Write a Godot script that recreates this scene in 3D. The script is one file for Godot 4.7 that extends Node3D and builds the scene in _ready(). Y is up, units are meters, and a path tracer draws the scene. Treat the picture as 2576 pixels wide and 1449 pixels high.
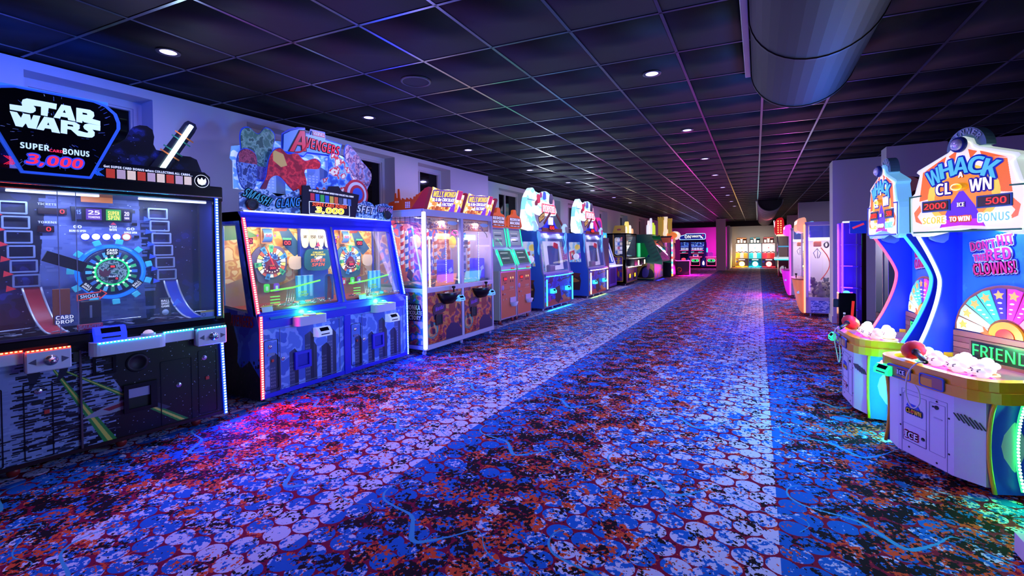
extends Node3D

var mats := {}
var meshes := {}
var rng := RandomNumberGenerator.new()

# ---------------------------------------------------------------- scene
func _ready() -> void:
	rng.seed = 7
	var cam := Camera3D.new()
	cam.name = "camera"
	cam.near = 0.05
	cam.far = 80.0
	cam.projection = Camera3D.PROJECTION_FRUSTUM
	cam.size = 0.05 * 1449.0 / 1125.01
	cam.frustum_offset = Vector2(0, -0.05 * 86.23 / 1125.01)
	cam.position = Vector3(0, 1.6, 0)
	cam.rotation = Vector3(-0.0129042, 0.5038682, -0.0130743)
	add_child(cam)
	cam.current = true
	var env := Environment.new()
	env.background_mode = Environment.BG_COLOR
	env.background_color = Color("02030a")
	env.tonemap_mode = Environment.TONE_MAPPER_LINEAR
	env.tonemap_exposure = 1.0
	env.sdfgi_enabled = true
	env.ssao_enabled = true
	env.ssil_enabled = true
	var we := WorldEnvironment.new()
	we.name = "environment"
	we.environment = env
	add_child(we)
	build_room()
	build_ceiling()
	build_left()
	build_back()
	build_right()

# ---------------------------------------------------------------- materials
func mt(col, rough := 0.5, metal := 0.0, glow := 0.0) -> StandardMaterial3D:
	var key := "%s|%s|%s|%s" % [col, rough, metal, glow]
	if not mats.has(key):
		var m := StandardMaterial3D.new()
		m.albedo_color = Color(col)
		m.roughness = rough
		m.metallic = metal
		if glow > 0.0:
			m.emission_enabled = true
			m.emission = Color(col)
			m.emission_energy_multiplier = glow
		mats[key] = m
	return mats[key]

func coat(col, rough := 0.4) -> StandardMaterial3D:
	var key := "coat%s%s" % [col, rough]
	if not mats.has(key):
		var m := StandardMaterial3D.new()
		m.albedo_color = Color(col)
		m.roughness = rough
		m.clearcoat_enabled = true
		m.clearcoat = 0.6
		m.clearcoat_roughness = 0.08
		mats[key] = m
	return mats[key]

func glass(a := 0.06, col = "dfe8ff") -> StandardMaterial3D:
	var key := "glass%s%s" % [a, col]
	if not mats.has(key):
		var m := StandardMaterial3D.new()
		m.albedo_color = Color(Color(col), a)
		m.roughness = 0.02
		m.transparency = BaseMaterial3D.TRANSPARENCY_ALPHA
		mats[key] = m
	return mats[key]

func pic(im: Image, rough := 0.35, glow := 0.0) -> StandardMaterial3D:
	var m := StandardMaterial3D.new()
	var t := ImageTexture.create_from_image(im)
	m.albedo_texture = t
	m.roughness = rough
	m.texture_repeat = false
	if glow > 0.0:
		m.emission_enabled = true
		m.emission = Color.BLACK
		m.emission_texture = t
		m.emission_energy_multiplier = glow
	return m

# ---------------------------------------------------------------- nodes
func thing(called: String, label: String, cat: String, at := Vector3.ZERO, turn := 0.0, group := "") -> Node3D:
	var o := Node3D.new()
	o.name = called
	add_child(o, true)
	o.position = at
	o.rotation_degrees.y = turn
	return tag(o, label, cat, group)

func tag(o, label: String, cat: String, group := ""):
	o.set_meta("label", label)
	o.set_meta("category", cat)
	if group:
		o.set_meta("group", group)
	return o

func add(parent: Node, called: String, mesh: Mesh, m: Material, at := Vector3.ZERO, rot := Vector3.ZERO, sc := Vector3.ONE) -> MeshInstance3D:
	var o := MeshInstance3D.new()
	o.name = called
	o.mesh = mesh
	o.material_override = m
	o.position = at
	o.rotation_degrees = rot
	o.scale = sc
	parent.add_child(o, true)
	return o

func struct(called: String, mesh: Mesh, m: Material, at := Vector3.ZERO, rot := Vector3.ZERO) -> MeshInstance3D:
	var o := add(self, called, mesh, m, at, rot)
	o.set_meta("kind", "structure")
	return o

func copy_of(o: Node3D, at: Vector3, label: String) -> Node3D:
	var c: Node3D = o.duplicate()
	add_child(c, true)
	c.position = at
	c.set_meta("label", label)
	return c

# light shining along dir (parent space) from a w x h panel
func area(parent: Node, at: Vector3, dir: Vector3, w: float, h: float, col, energy: float, up := Vector3.UP) -> void:
	var l := AreaLight3D.new()
	l.name = "panel_light"
	l.area_size = Vector2(w, h)
	l.light_color = Color(col)
	l.light_energy = energy
	l.area_range = 14.0
	l.shadow_enabled = true
	parent.add_child(l, true)
	l.position = at
	if absf(dir.normalized().dot(up)) > 0.95:
		up = Vector3.RIGHT
	l.basis = Basis.looking_at(dir, up)

func omni(parent: Node, at: Vector3, col, energy: float, size := 0.05) -> void:
	var l := OmniLight3D.new()
	l.name = "bulb_light"
	l.light_color = Color(col)
	l.light_energy = energy
	l.light_size = size
	l.omni_range = 10.0
	l.omni_attenuation = 2.0
	l.shadow_enabled = true
	parent.add_child(l, true)
	l.position = at

# row of glowing beads on a strip, from a to b, facing n; with its own light
func led(parent: Node, a: Vector3, b: Vector3, n: Vector3, col, glow := 3.0, energy := 0.0, w := 0.022, step := 0.03, bead = "") -> void:
	var d := b - a
	var ln := d.length()
	var y := d / ln
	var z := (n - y * n.dot(y)).normalized()
	var x := y.cross(z)
	var o := add(parent, "led_strip", box(w, ln, 0.008), mt(col, 0.4, 0.0, glow))
	o.transform = Transform3D(Basis(x, y, z), (a + b) / 2.0)
	var list := []
	var k := int(ln / step)
	for i in k:
		list.append([box(w * 0.55, step * 0.55, 0.006), Transform3D(Basis(), Vector3(0, (i + 0.5) * ln / k - ln / 2.0, 0.006))])
	if k > 0:
		add(o, "led_bead", join(list), mt(bead if bead else Color(col).lerp(Color.WHITE, 0.75), 0.4, 0.0, glow * 1.5))
	if energy > 0.0:
		area(parent, (a + b) / 2.0 + z * 0.02, z, w, ln, col, energy, y)

# ---------------------------------------------------------------- shapes
func box(w: float, h: float, d: float, b := 0.0) -> ArrayMesh:
	var key := "b%.4f,%.4f,%.4f,%.4f" % [w, h, d, b]
	if meshes.has(key):
		return meshes[key]
	var st := SurfaceTool.new()
	st.begin(Mesh.PRIMITIVE_TRIANGLES)
	st.set_smooth_group(-1)
	var hx := w / 2
	var hy := h / 2
	var hz := d / 2
	for ax in 3:
		for s in [-1.0, 1.0]:
			var c := []
			for q in [[-1, -1], [1, -1], [1, 1], [-1, 1]]:
				var v := Vector3.ZERO
				v[ax] = s * [hx, hy, hz][ax]
				v[(ax + 1) % 3] = q[0] * ([hx, hy, hz][(ax + 1) % 3] - b)
				v[(ax + 2) % 3] = q[1] * ([hx, hy, hz][(ax + 2) % 3] - b)
				c.append(v)
			quad(st, c[0], c[1], c[2], c[3], Vector3.ZERO)
	if b > 0.0:
		for ax in 3:
			var p := (ax + 1) % 3
			var r := (ax + 2) % 3
			var hs := [hx, hy, hz]
			for s1 in [-1.0, 1.0]:
				for s2 in [-1.0, 1.0]:
					var c := []
					for e in [[-1, 0], [1, 0], [1, 1], [-1, 1]]:
						var v := Vector3.ZERO
						v[ax] = e[0] * (hs[ax] - b)
						v[p] = s1 * (hs[p] - (b if e[1] == 1 else 0.0))
						v[r] = s2 * (hs[r] - (b if e[1] == 0 else 0.0))
						c.append(v)
					quad(st, c[0], c[1], c[2], c[3], Vector3.ZERO)
		for sx in [-1.0, 1.0]:
			for sy in [-1.0, 1.0]:
				for sz in [-1.0, 1.0]:
					tri(st, Vector3(sx * hx, sy * (hy - b), sz * (hz - b)), Vector3(sx * (hx - b), sy * hy, sz * (hz - b)), Vector3(sx * (hx - b), sy * (hy - b), sz * hz), Vector3.ZERO)
	st.generate_normals()
	meshes[key] = st.commit()
	return meshes[key]

# triangle facing away from point c
func tri(st: SurfaceTool, p: Vector3, q: Vector3, r: Vector3, c: Vector3) -> void:
	if (q - p).cross(r - p).dot((p + q + r) / 3.0 - c) > 0.0:
		var t := q
		q = r
		r = t
	for v in [p, q, r]:
		st.add_vertex(v)

func quad(st: SurfaceTool, p: Vector3, q: Vector3, r: Vector3, s: Vector3, c: Vector3) -> void:
	tri(st, p, q, r, c)
	tri(st, p, r, s, c)

func pv(a: Array) -> PackedVector2Array:
	var r := PackedVector2Array()
	for i in a.size() / 2:
		r.append(Vector2(a[2 * i], a[2 * i + 1]))
	return r

func area2(p: PackedVector2Array) -> float:
	var s := 0.0
	for i in p.size():
		s += p[i].cross(p[(i + 1) % p.size()])
	return s / 2

# flat outline (x, y pairs) pulled back by depth along -z; holes as further lists; uv over its bounding box
func prism(a: Array, depth: float, holes: Array = []) -> ArrayMesh:
	var key := "p%s|%s|%s" % [a, depth, holes]
	if meshes.has(key):
		return meshes[key]
	var outer := pv(a)
	if area2(outer) < 0:
		outer.reverse()
	var rings := [outer]
	var whole := outer.duplicate()
	for h in holes:
		var r := pv(h)
		if area2(r) > 0:
			r.reverse()
		rings.append(r)
		var bi := 0
		var bj := 0
		var best := 1e9
		for i in whole.size():
			for j in r.size():
				var dd: float = whole[i].distance_squared_to(r[j])
				if dd < best:
					best = dd
					bi = i
					bj = j
		var merged := PackedVector2Array()
		for i in bi + 1:
			merged.append(whole[i])
		for j in r.size() + 1:
			merged.append(r[(bj + j) % r.size()])
		for i in range(bi, whole.size()):
			merged.append(whole[i])
		whole = merged
	var bb := Rect2(outer[0], Vector2.ZERO)
	for v in outer:
		bb = bb.expand(v)
	var idx := Geometry2D.triangulate_polygon(whole)
	if idx.is_empty():
		print("NOTRI ", a.slice(0, 8), holes.size())
	var st := SurfaceTool.new()
	st.begin(Mesh.PRIMITIVE_TRIANGLES)
	for side in 2:
		var zz := -depth * side
		st.set_normal(Vector3(0, 0, 1 - 2 * side))
		for i in idx.size() / 3:
			var t := [whole[idx[3 * i]], whole[idx[3 * i + 1]], whole[idx[3 * i + 2]]]
			if ((t[1] - t[0]).cross(t[2] - t[0]) > 0.0) == (side == 0):
				t.reverse()
			for v in t:
				st.set_uv(Vector2((v.x - bb.position.x) / bb.size.x, 1.0 - (v.y - bb.position.y) / bb.size.y))
				st.add_vertex(Vector3(v.x, v.y, zz))
	for r in rings:
		for i in r.size():
			var p: Vector2 = r[i]
			var q: Vector2 = r[(i + 1) % r.size()]
			var n := Vector3((q - p).y, -(q - p).x, 0).normalized()
			st.set_normal(n)
			st.set_uv(Vector2((p.x - bb.position.x) / bb.size.x, 1.0 - (p.y - bb.position.y) / bb.size.y))
			for v in [Vector3(p.x, p.y, 0), Vector3(q.x, q.y, -depth), Vector3(p.x, p.y, -depth), Vector3(p.x, p.y, 0), Vector3(q.x, q.y, 0), Vector3(q.x, q.y, -depth)]:
				st.add_vertex(v)
	meshes[key] = st.commit()
	return meshes[key]

func rr(x0: float, y0: float, x1: float, y1: float, r: float, n := 4) -> Array:
	var o := []
	for c in [[x1 - r, y1 - r, 0], [x0 + r, y1 - r, 1], [x0 + r, y0 + r, 2], [x1 - r, y0 + r, 3]]:
		for i in n + 1:
			var t: float = (c[2] + float(i) / n) * PI / 2
			o.append_array([c[0] + r * cos(t), c[1] + r * sin(t)])
	return o

func circ(x: float, y: float, r: float, n := 24, r2 := -1.0, a0 := 0.0) -> Array:
	var o := []
	for i in n:
		var t := TAU * i / n + a0
		var q := r if r2 < 0.0 or i % 2 == 0 else r2
		o.append_array([x + q * cos(t), y + q * sin(t)])
	return o

# round bar along points
func tube(pts: Array, r: float, sides := 8) -> ArrayMesh:
	var st := SurfaceTool.new()
	st.begin(Mesh.PRIMITIVE_TRIANGLES)
	var n := pts.size()
	var up := Vector3.UP
	if absf((pts[1] - pts[0]).normalized().dot(up)) > 0.9:
		up = Vector3.RIGHT
	var rings := []
	for i in n:
		var d: Vector3 = (pts[mini(i + 1, n - 1)] - pts[maxi(i - 1, 0)]).normalized()
		var x := up.cross(d).normalized()
		up = d.cross(x).normalized()
		var ring := []
		for k in sides:
			var t := TAU * k / sides
			ring.append(pts[i] + (x * cos(t) + up * sin(t)) * r)
		rings.append(ring)
	for i in n - 1:
		var c: Vector3 = (pts[i] + pts[i + 1]) / 2
		for k in sides:
			var k2 := (k + 1) % sides
			quad(st, rings[i][k], rings[i][k2], rings[i + 1][k2], rings[i + 1][k], c)
	for e in [0, n - 1]:
		for k in range(1, sides - 1):
			tri(st, rings[e][0], rings[e][k], rings[e][k + 1], pts[1] if e == 0 else pts[n - 2])
	st.generate_normals()
	return st.commit()

# turned shape: (radius, height) pairs
func lathe(a: Array, seg := 20, arc := TAU) -> ArrayMesh:
	var key := "l%s|%s|%s" % [a, seg, arc]
	if meshes.has(key):
		return meshes[key]
	var st := SurfaceTool.new()
	st.begin(Mesh.PRIMITIVE_TRIANGLES)
	var n := a.size() / 2
	var mid := Vector3.ZERO
	for i in n - 1:
		var r0: float = a[2 * i]
		var y0: float = a[2 * i + 1]
		var r1: float = a[2 * i + 2]
		var y1: float = a[2 * i + 3]
		var nn := Vector2(y1 - y0, r0 - r1).normalized()
		for k in seg:
			var t0 := arc * k / seg
			var t1 := arc * (k + 1) / seg
			var p := Vector3(r0 * cos(t0), y0, r0 * sin(t0))
			var q := Vector3(r0 * cos(t1), y0, r0 * sin(t1))
			var r := Vector3(r1 * cos(t1), y1, r1 * sin(t1))
			var s := Vector3(r1 * cos(t0), y1, r1 * sin(t0))
			var tm := (t0 + t1) / 2
			var c := (p + q + r + s) / 4 - Vector3(nn.x * cos(tm), nn.y, nn.x * sin(tm))
			quad(st, p, q, r, s, c)
	st.generate_normals()
	st.index()
	meshes[key] = st.commit()
	return meshes[key]

func ball(r: float, sy := 1.0, seg := 16) -> Mesh:
	var key := "s%s|%s|%s" % [r, sy, seg]
	if not meshes.has(key):
		var s := SphereMesh.new()
		s.radius = r
		s.height = 2 * r * sy
		s.radial_segments = seg
		s.rings = seg / 2
		meshes[key] = s
	return meshes[key]

func join(list: Array) -> ArrayMesh:
	var st := SurfaceTool.new()
	st.begin(Mesh.PRIMITIVE_TRIANGLES)
	for e in list:
		st.append_from(e[0], 0, e[1] if e[1] is Transform3D else Transform3D(Basis(), e[1]))
	return st.commit()

func T(at: Vector3, rot := Vector3.ZERO, sc := Vector3.ONE) -> Transform3D:
	return Transform3D(Basis.from_euler(rot * PI / 180.0) * Basis.from_scale(sc), at)

# lettering that fills w x h, centred; slant leans it, grow thickens it for an outline behind
func text(s: String, w: float, h: float, depth := 0.004, slant := 0.0, grow := 0.0, bold := true) -> Mesh:
	var key := "t%s|%s|%s|%s|%s|%s" % [s, w, h, depth, slant, grow]
	if meshes.has(key):
		return meshes[key]
	var t := TextMesh.new()
	t.text = s
	var f := SystemFont.new()
	f.font_names = PackedStringArray(["Droid Sans"])
	f.font_weight = 700 if bold else 400
	t.font = f
	t.font_size = 48
	t.pixel_size = 0.01
	t.curve_step = 2.0
	t.depth = 0.05
	var bb := t.get_aabb()
	var arr := ArrayMesh.new()
	arr.add_surface_from_arrays(Mesh.PRIMITIVE_TRIANGLES, t.get_mesh_arrays())
	var sx := w / maxf(bb.size.x, 0.001)
	var sy := h / maxf(bb.size.y, 0.001)
	var ce := bb.get_center()
	var base := Transform3D(Basis(Vector3(sx, 0, 0), Vector3(slant * sy, sy, 0), Vector3(0, 0, depth / 0.05)), Vector3.ZERO) * Transform3D(Basis(), -ce)
	var list := []
	if grow > 0.0:
		for i in 8:
			list.append([arr, Transform3D(Basis(), Vector3(cos(TAU * i / 8), sin(TAU * i / 8), 0) * grow) * base])
	else:
		list.append([arr, base])
	meshes[key] = join(list)
	return meshes[key]

# lettering plus a darker rim behind it, both as parts
func sign_text(parent: Node, s: String, x: float, y: float, z: float, w: float, h: float, m: Material, rim: Material = null, grow := 0.006, slant := 0.0, turn := 0.0, called := "lettering") -> void:
	if rim:
		add(parent, called + "_rim", text(s, w, h, 0.004, slant, grow), rim, Vector3(x, y, z), Vector3(0, 0, turn))
	add(parent, called, text(s, w, h, 0.004, slant), m, Vector3(x, y, z + (0.004 if rim else 0.0)), Vector3(0, 0, turn))

# ---------------------------------------------------------------- prints (0..1 coordinates, y down)
func img(w: int, h: int, col) -> Image:
	var im := Image.create(w, h, false, Image.FORMAT_RGB8)
	im.fill(Color(col))
	return im

func fill(im: Image, a: Array, col) -> void:
	var w := im.get_width()
	var h := im.get_height()
	var p := pv(a)
	var lo := 1e9
	var hi := -1e9
	for i in p.size():
		p[i] = Vector2(p[i].x * w, p[i].y * h)
		lo = minf(lo, p[i].y)
		hi = maxf(hi, p[i].y)
	for y in range(maxi(0, int(lo)), mini(h, int(hi) + 1)):
		var xs := []
		for i in p.size():
			var q := p[i]
			var r := p[(i + 1) % p.size()]
			if (q.y <= y + 0.5) != (r.y <= y + 0.5):
				xs.append(q.x + (y + 0.5 - q.y) * (r.x - q.x) / (r.y - q.y))
		xs.sort()
		for i in xs.size() / 2:
			var x0 := clampi(roundi(xs[2 * i]), 0, w)
			var x1 := clampi(roundi(xs[2 * i + 1]), 0, w)
			if x1 > x0:
				im.fill_rect(Rect2i(x0, y, x1 - x0, 1), Color(col))

func specks(im: Image, n: int, x0: float, y0: float, x1: float, y1: float, cols: Array, smin := 1, smax := 3, wide := 1.0) -> void:
	var w := im.get_width()
	var h := im.get_height()
	for i in n:
		var s := rng.randi_range(smin, smax)
		im.fill_rect(Rect2i(int(rng.randf_range(x0, x1) * w), int(rng.randf_range(y0, y1) * h), int(s * wide) + 1, s), Color(cols[rng.randi() % cols.size()]))

# soft-edged irregular colour fields (a printed abstract), from layered noise
func blots(im: Image, cols: Array, freq: float, sd: int, x0 := 0.0, y0 := 0.0, x1 := 1.0, y1 := 1.0, lo := -0.45, hi := 0.45) -> void:
	var n := FastNoiseLite.new()
	n.seed = sd
	n.frequency = freq
	n.fractal_octaves = 3
	var w := im.get_width()
	var h := im.get_height()
	for y in range(int(y0 * h), int(y1 * h)):
		for x in range(int(x0 * w), int(x1 * w)):
			var v := (n.get_noise_2d(x, y) - lo) / (hi - lo)
			im.set_pixel(x, y, Color(cols[clampi(int(v * cols.size()), 0, cols.size() - 1)]))

# side profile of (z, y) pairs, w wide, centred on x
func prof(a: Array, w: float, holes: Array = []) -> ArrayMesh:
	var key := "f%s|%s|%s" % [a, w, holes]
	if not meshes.has(key):
		meshes[key] = join([[prism(a, w, holes), Transform3D(Basis(Vector3(0, 0, 1), Vector3(0, 1, 0), Vector3(-1, 0, 0)), Vector3(-w / 2, 0, 0))]])
	return meshes[key]

# closed rounded outline through the given (x, y) pairs
func soft(a: Array, n := 4) -> Array:
	var p := pv(a)
	var o := []
	var k := p.size()
	for i in k:
		for q in n:
			var v: Vector2 = p[i].cubic_interpolate(p[(i + 1) % k], p[posmod(i - 1, k)], p[(i + 2) % k], float(q) / n)
			o.append_array([v.x, v.y])
	return o

# a printed cut-out board with a thin lit edge behind it
func cutout(t: Node3D, called: String, a: Array, z: float, m: Material, edge: Material = null, grow := 1.05) -> MeshInstance3D:
	var o := add(t, called, prism(a, 0.008), m, Vector3(0, 0, z))
	if edge:
		var c := Vector2.ZERO
		for i in a.size() / 2:
			c += Vector2(a[2 * i], a[2 * i + 1])
		c /= a.size() / 2
		var b := []
		for i in a.size() / 2:
			b.append_array([c.x + (a[2 * i] - c.x) * grow, c.y + (a[2 * i + 1] - c.y) * grow])
		add(o, "board_edge", prism(b, 0.004), edge, Vector3(0, 0, -0.006))
	return o

# flat slab from an (x, z) outline, its top at y = 0 and d thick
func slab(a: Array, d: float, holes: Array = []) -> ArrayMesh:
	var f := func(q: Array) -> Array:
		var o := []
		for i in q.size() / 2:
			o.append_array([q[2 * i], -q[2 * i + 1]])
		return o
	var hs := []
	for h in holes:
		hs.append(f.call(h))
	return join([[prism(f.call(a), d, hs), T(Vector3.ZERO, Vector3(-90, 0, 0))]])

# ---------------------------------------------------------------- room
func carpet() -> StandardMaterial3D:
	var n := 1024
	var f := []
	for k in 5:
		var q := FastNoiseLite.new()
		q.seed = 31 + k
		q.noise_type = FastNoiseLite.TYPE_SIMPLEX
		q.fractal_octaves = 3
		q.fractal_gain = 0.6
		q.frequency = [0.006, 0.008, 0.009, 0.011, 0.05][k]
		f.append(q.get_seamless_image(n, n, false, false, 0.12, true).get_data())
	var nx := 15
	var ny := 18
	var cx := PackedFloat32Array()
	var cy := PackedFloat32Array()
	var cv := PackedFloat32Array()
	for j in ny:
		for i in nx:
			cx.append((i + 0.5 * (j % 2) + rng.randf_range(-0.07, 0.07)) * n / nx)
			cy.append((j + rng.randf_range(-0.07, 0.07)) * n / ny)
			cv.append(rng.randf_range(-0.26, 0.26))
	# share of white, orange and dark across the repeat, from one sharp edge to the next
	var us := [0.0, 0.08, 0.16, 0.24, 0.34, 0.46, 0.54, 0.62, 0.74, 0.82, 0.92, 1.01]
	var wh := [0.06, 0.05, 0.05, 0.1, 0.12, 0.3, 0.62, 0.4, 0.2, 0.48, 0.85, 0.97]
	var og := [0.0, 0.0, 0.08, 0.36, 0.55, 0.62, 0.32, 0.06, 0.0, 0.0, 0.0, 0.0]
	var dk := [0.06, 0.16, 0.5, 0.6, 0.46, 0.38, 0.26, 0.12, 0.05, 0.08, 0.12, 0.03]
	var out := PackedByteArray()
	out.resize(n * n * 3)
	var pal := [Color("c4c6e0"), Color("1660b8"), Color("d84c28"), Color("1c1018"), Color("7c0e34")]
	for y in n:
		var rj := int(floor(float(y) * ny / n))
		for x in n:
			var at := y * n + x
			var u: float = float(x) / n
			var big: float = (f[0][at] - 128) / 128.0
			var uu := clampf(u + 0.05 * (f[4][at] / 255.0 - 0.5) * (1.0 if u > 0.03 and u < 0.97 else 0.0) + (0.3 * big * (1.0 - pow(absf(2.0 * u - 1.0), 6.0))), 0.0, 1.0)
			var k := 0
			while us[k + 1] < uu:
				k += 1
			var t: float = (uu - us[k]) / (us[k + 1] - us[k])
			var best := 1e9
			var cell := 0
			for dj in [0, 1]:
				var j: int = (rj + dj) % ny
				var yy: float = absf(y - cy[j * nx])
				var i0 := int(floor(float(x) * nx / n - 0.5 * (j % 2) + 0.5))
				var c := j * nx + posmod(i0, nx)
				var dx: float = absf(x - cx[c])
				dx = minf(dx, n - dx)
				yy = absf(y - cy[c])
				yy = minf(yy, n - yy) * 1.1
				var d2 := dx * dx + yy * yy
				if d2 < best:
					best = d2
					cell = c
			var b: float = cv[cell]
			var s1: float = (f[1][at] + 1.3 * f[4][at]) / 586.5
			var s2: float = (f[2][at] + 1.3 * f[4][(at + 341 * n) % (n * n)]) / 586.5
			var s3: float = (f[3][at] + 1.3 * f[4][(at + 683 * n) % (n * n)]) / 586.5
			var dd: float = lerpf(dk[k], dk[k + 1], t) + b * 0.4
			var ci := 1
			if (s1 - 0.5) * 2.3 + 0.5 < dd:
				ci = 3
			elif (s2 - 0.5) * 2.3 + 0.5 < lerpf(og[k], og[k + 1], t) + b * 0.3:
				ci = 2
			elif (s3 - 0.5) * 2.3 + 0.5 < lerpf(wh[k], wh[k + 1], t) + b:
				ci = 0
			if best > 33.5 * 33.5 and not (ci == 3 and s1 < 0.36) and not (ci == 2 and s2 < 0.4):
				ci = 4
			var c: Color = pal[ci]
			out[at * 3] = c.r8
			out[at * 3 + 1] = c.g8
			out[at * 3 + 2] = c.b8
	var im := Image.create_from_data(n, n, false, Image.FORMAT_RGB8, out)
	# looping pale blue lines, four to the repeat
	var base := [-2.02, -3.52, -2.15, -3.45, -2.175, -3.33, -2.12, -3.25, -2.03, -3.22, -1.84, -3.19, -1.75, -3.1, -1.68, -3.02, -1.62, -3.03, -1.5, -3.15, -1.42, -3.25, -1.36, -3.23, -1.28, -3.14, -1.14, -3.08, -0.98, -3.11, -0.92, -3.05, -0.97, -2.95]
	var thick := [1, 2, 3, 3, 4, 5, 6, 7, 6, 3, 2, 1, 2, 2, 1, 1, 1]
	var line := Color("3f9ac4")
	for rep in [[0.0, 0.0], [1.165, 0.03], [0.0, 1.155], [1.165, 1.12]]:
		var p := pv(base)
		for i in p.size() - 1:
			for q in 40:
				var t := q / 40.0
				var w := p[i].cubic_interpolate(p[i + 1], p[maxi(i - 1, 0)], p[mini(i + 2, p.size() - 1)], t)
				var r := roundi(lerpf(thick[i], thick[i + 1], t) * 1.5)
				var ix := int(fposmod((w.x + rep[0] + 2.24) / 2.33, 1.0) * n)
				var iy := int(fposmod((w.y + rep[1]) / 2.31, 1.0) * n)
				im.fill_rect(Rect2i(ix - r / 2, iy - r / 2, r, r), line)
	var m := StandardMaterial3D.new()
	m.albedo_texture = ImageTexture.create_from_image(im)
	m.roughness = 0.95
	m.metallic_specular = 0.2
	m.uv1_triplanar = true
	m.uv1_world_triplanar = true
	m.uv1_scale = Vector3(1 / 2.33, 1 / 2.33, 1 / 2.31)
	m.uv1_offset = Vector3(-0.09 / 2.33, 0, 0)
	return m

func wall_box(called: String, x0: float, x1: float, y0: float, y1: float, z0: float, z1: float, m: Material) -> MeshInstance3D:
	return struct(called, box(absf(x1 - x0), y1 - y0, absf(z1 - z0)), m, Vector3((x0 + x1) / 2, (y0 + y1) / 2, (z0 + z1) / 2))

# wall along z with recesses: openings as [z_near, z_far, y_low, y_high]
func pierced(called: String, x: float, z0: float, z1: float, thick: float, openings: Array, m: Material) -> MeshInstance3D:
	var holes := []
	for o in openings:
		holes.append([-o[0], o[2], -o[1], o[2], -o[1], o[3], -o[0], o[3]])
	var w := struct(called, prism([-z0, 0.0, -z1, 0.0, -z1, 3.28, -z0, 3.28], thick, holes), m, Vector3(x, 0, 0), Vector3(0, 90, 0))
	return w

func window(num: int, x: float, o: Array, bars: Array, m: Material) -> void:
	# frame, sashes and dark panes set back in the recess
	var w := Node3D.new()
	w.name = "window_%d" % num
	w.set_meta("kind", "structure")
	add_child(w)
	w.position = Vector3(x - 0.24, 0, (o[0] + o[1]) / 2)
	w.rotation_degrees.y = 90
	var hw: float = (o[0] - o[1]) / 2
	var y0: float = o[2]
	var y1: float = o[3]
	add(w, "frame", prism([-hw, y0, hw, y0, hw, y1, -hw, y1], 0.05, [[-hw + 0.1, y0 + 0.1, hw - 0.1, y0 + 0.1, hw - 0.1, y1 - 0.1, -hw + 0.1, y1 - 0.1]]), m)
	add(w, "casing", prism([-hw + 0.05, y0 + 0.05, hw - 0.05, y0 + 0.05, hw - 0.05, y1 - 0.05, -hw + 0.05, y1 - 0.05], 0.02, [[-hw + 0.08, y0 + 0.08, hw - 0.08, y0 + 0.08, hw - 0.08, y1 - 0.08, -hw + 0.08, y1 - 0.08]]), m, Vector3(0, 0, 0.02))
	var xs := [-hw + 0.1]
	for b in bars:
		add(w, "muntin", box(0.035, y1 - y0 - 0.2, 0.04, 0.004), m, Vector3(b, (y0 + y1) / 2, -0.02))
		xs.append(b)
	xs.append(hw - 0.1)
	for yb in [y0 + (y1 - y0) * 0.6]:
		add(w, "muntin", box(2 * hw - 0.2, 0.03, 0.035, 0.004), m, Vector3(0, yb, -0.02))
	for i in xs.size() - 1:
		add(w, "pane", box(xs[i + 1] - xs[i], y1 - y0 - 0.2, 0.006), mt("05060b", 0.05), Vector3((xs[i] + xs[i + 1]) / 2, (y0 + y1) / 2, -0.04))

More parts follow.
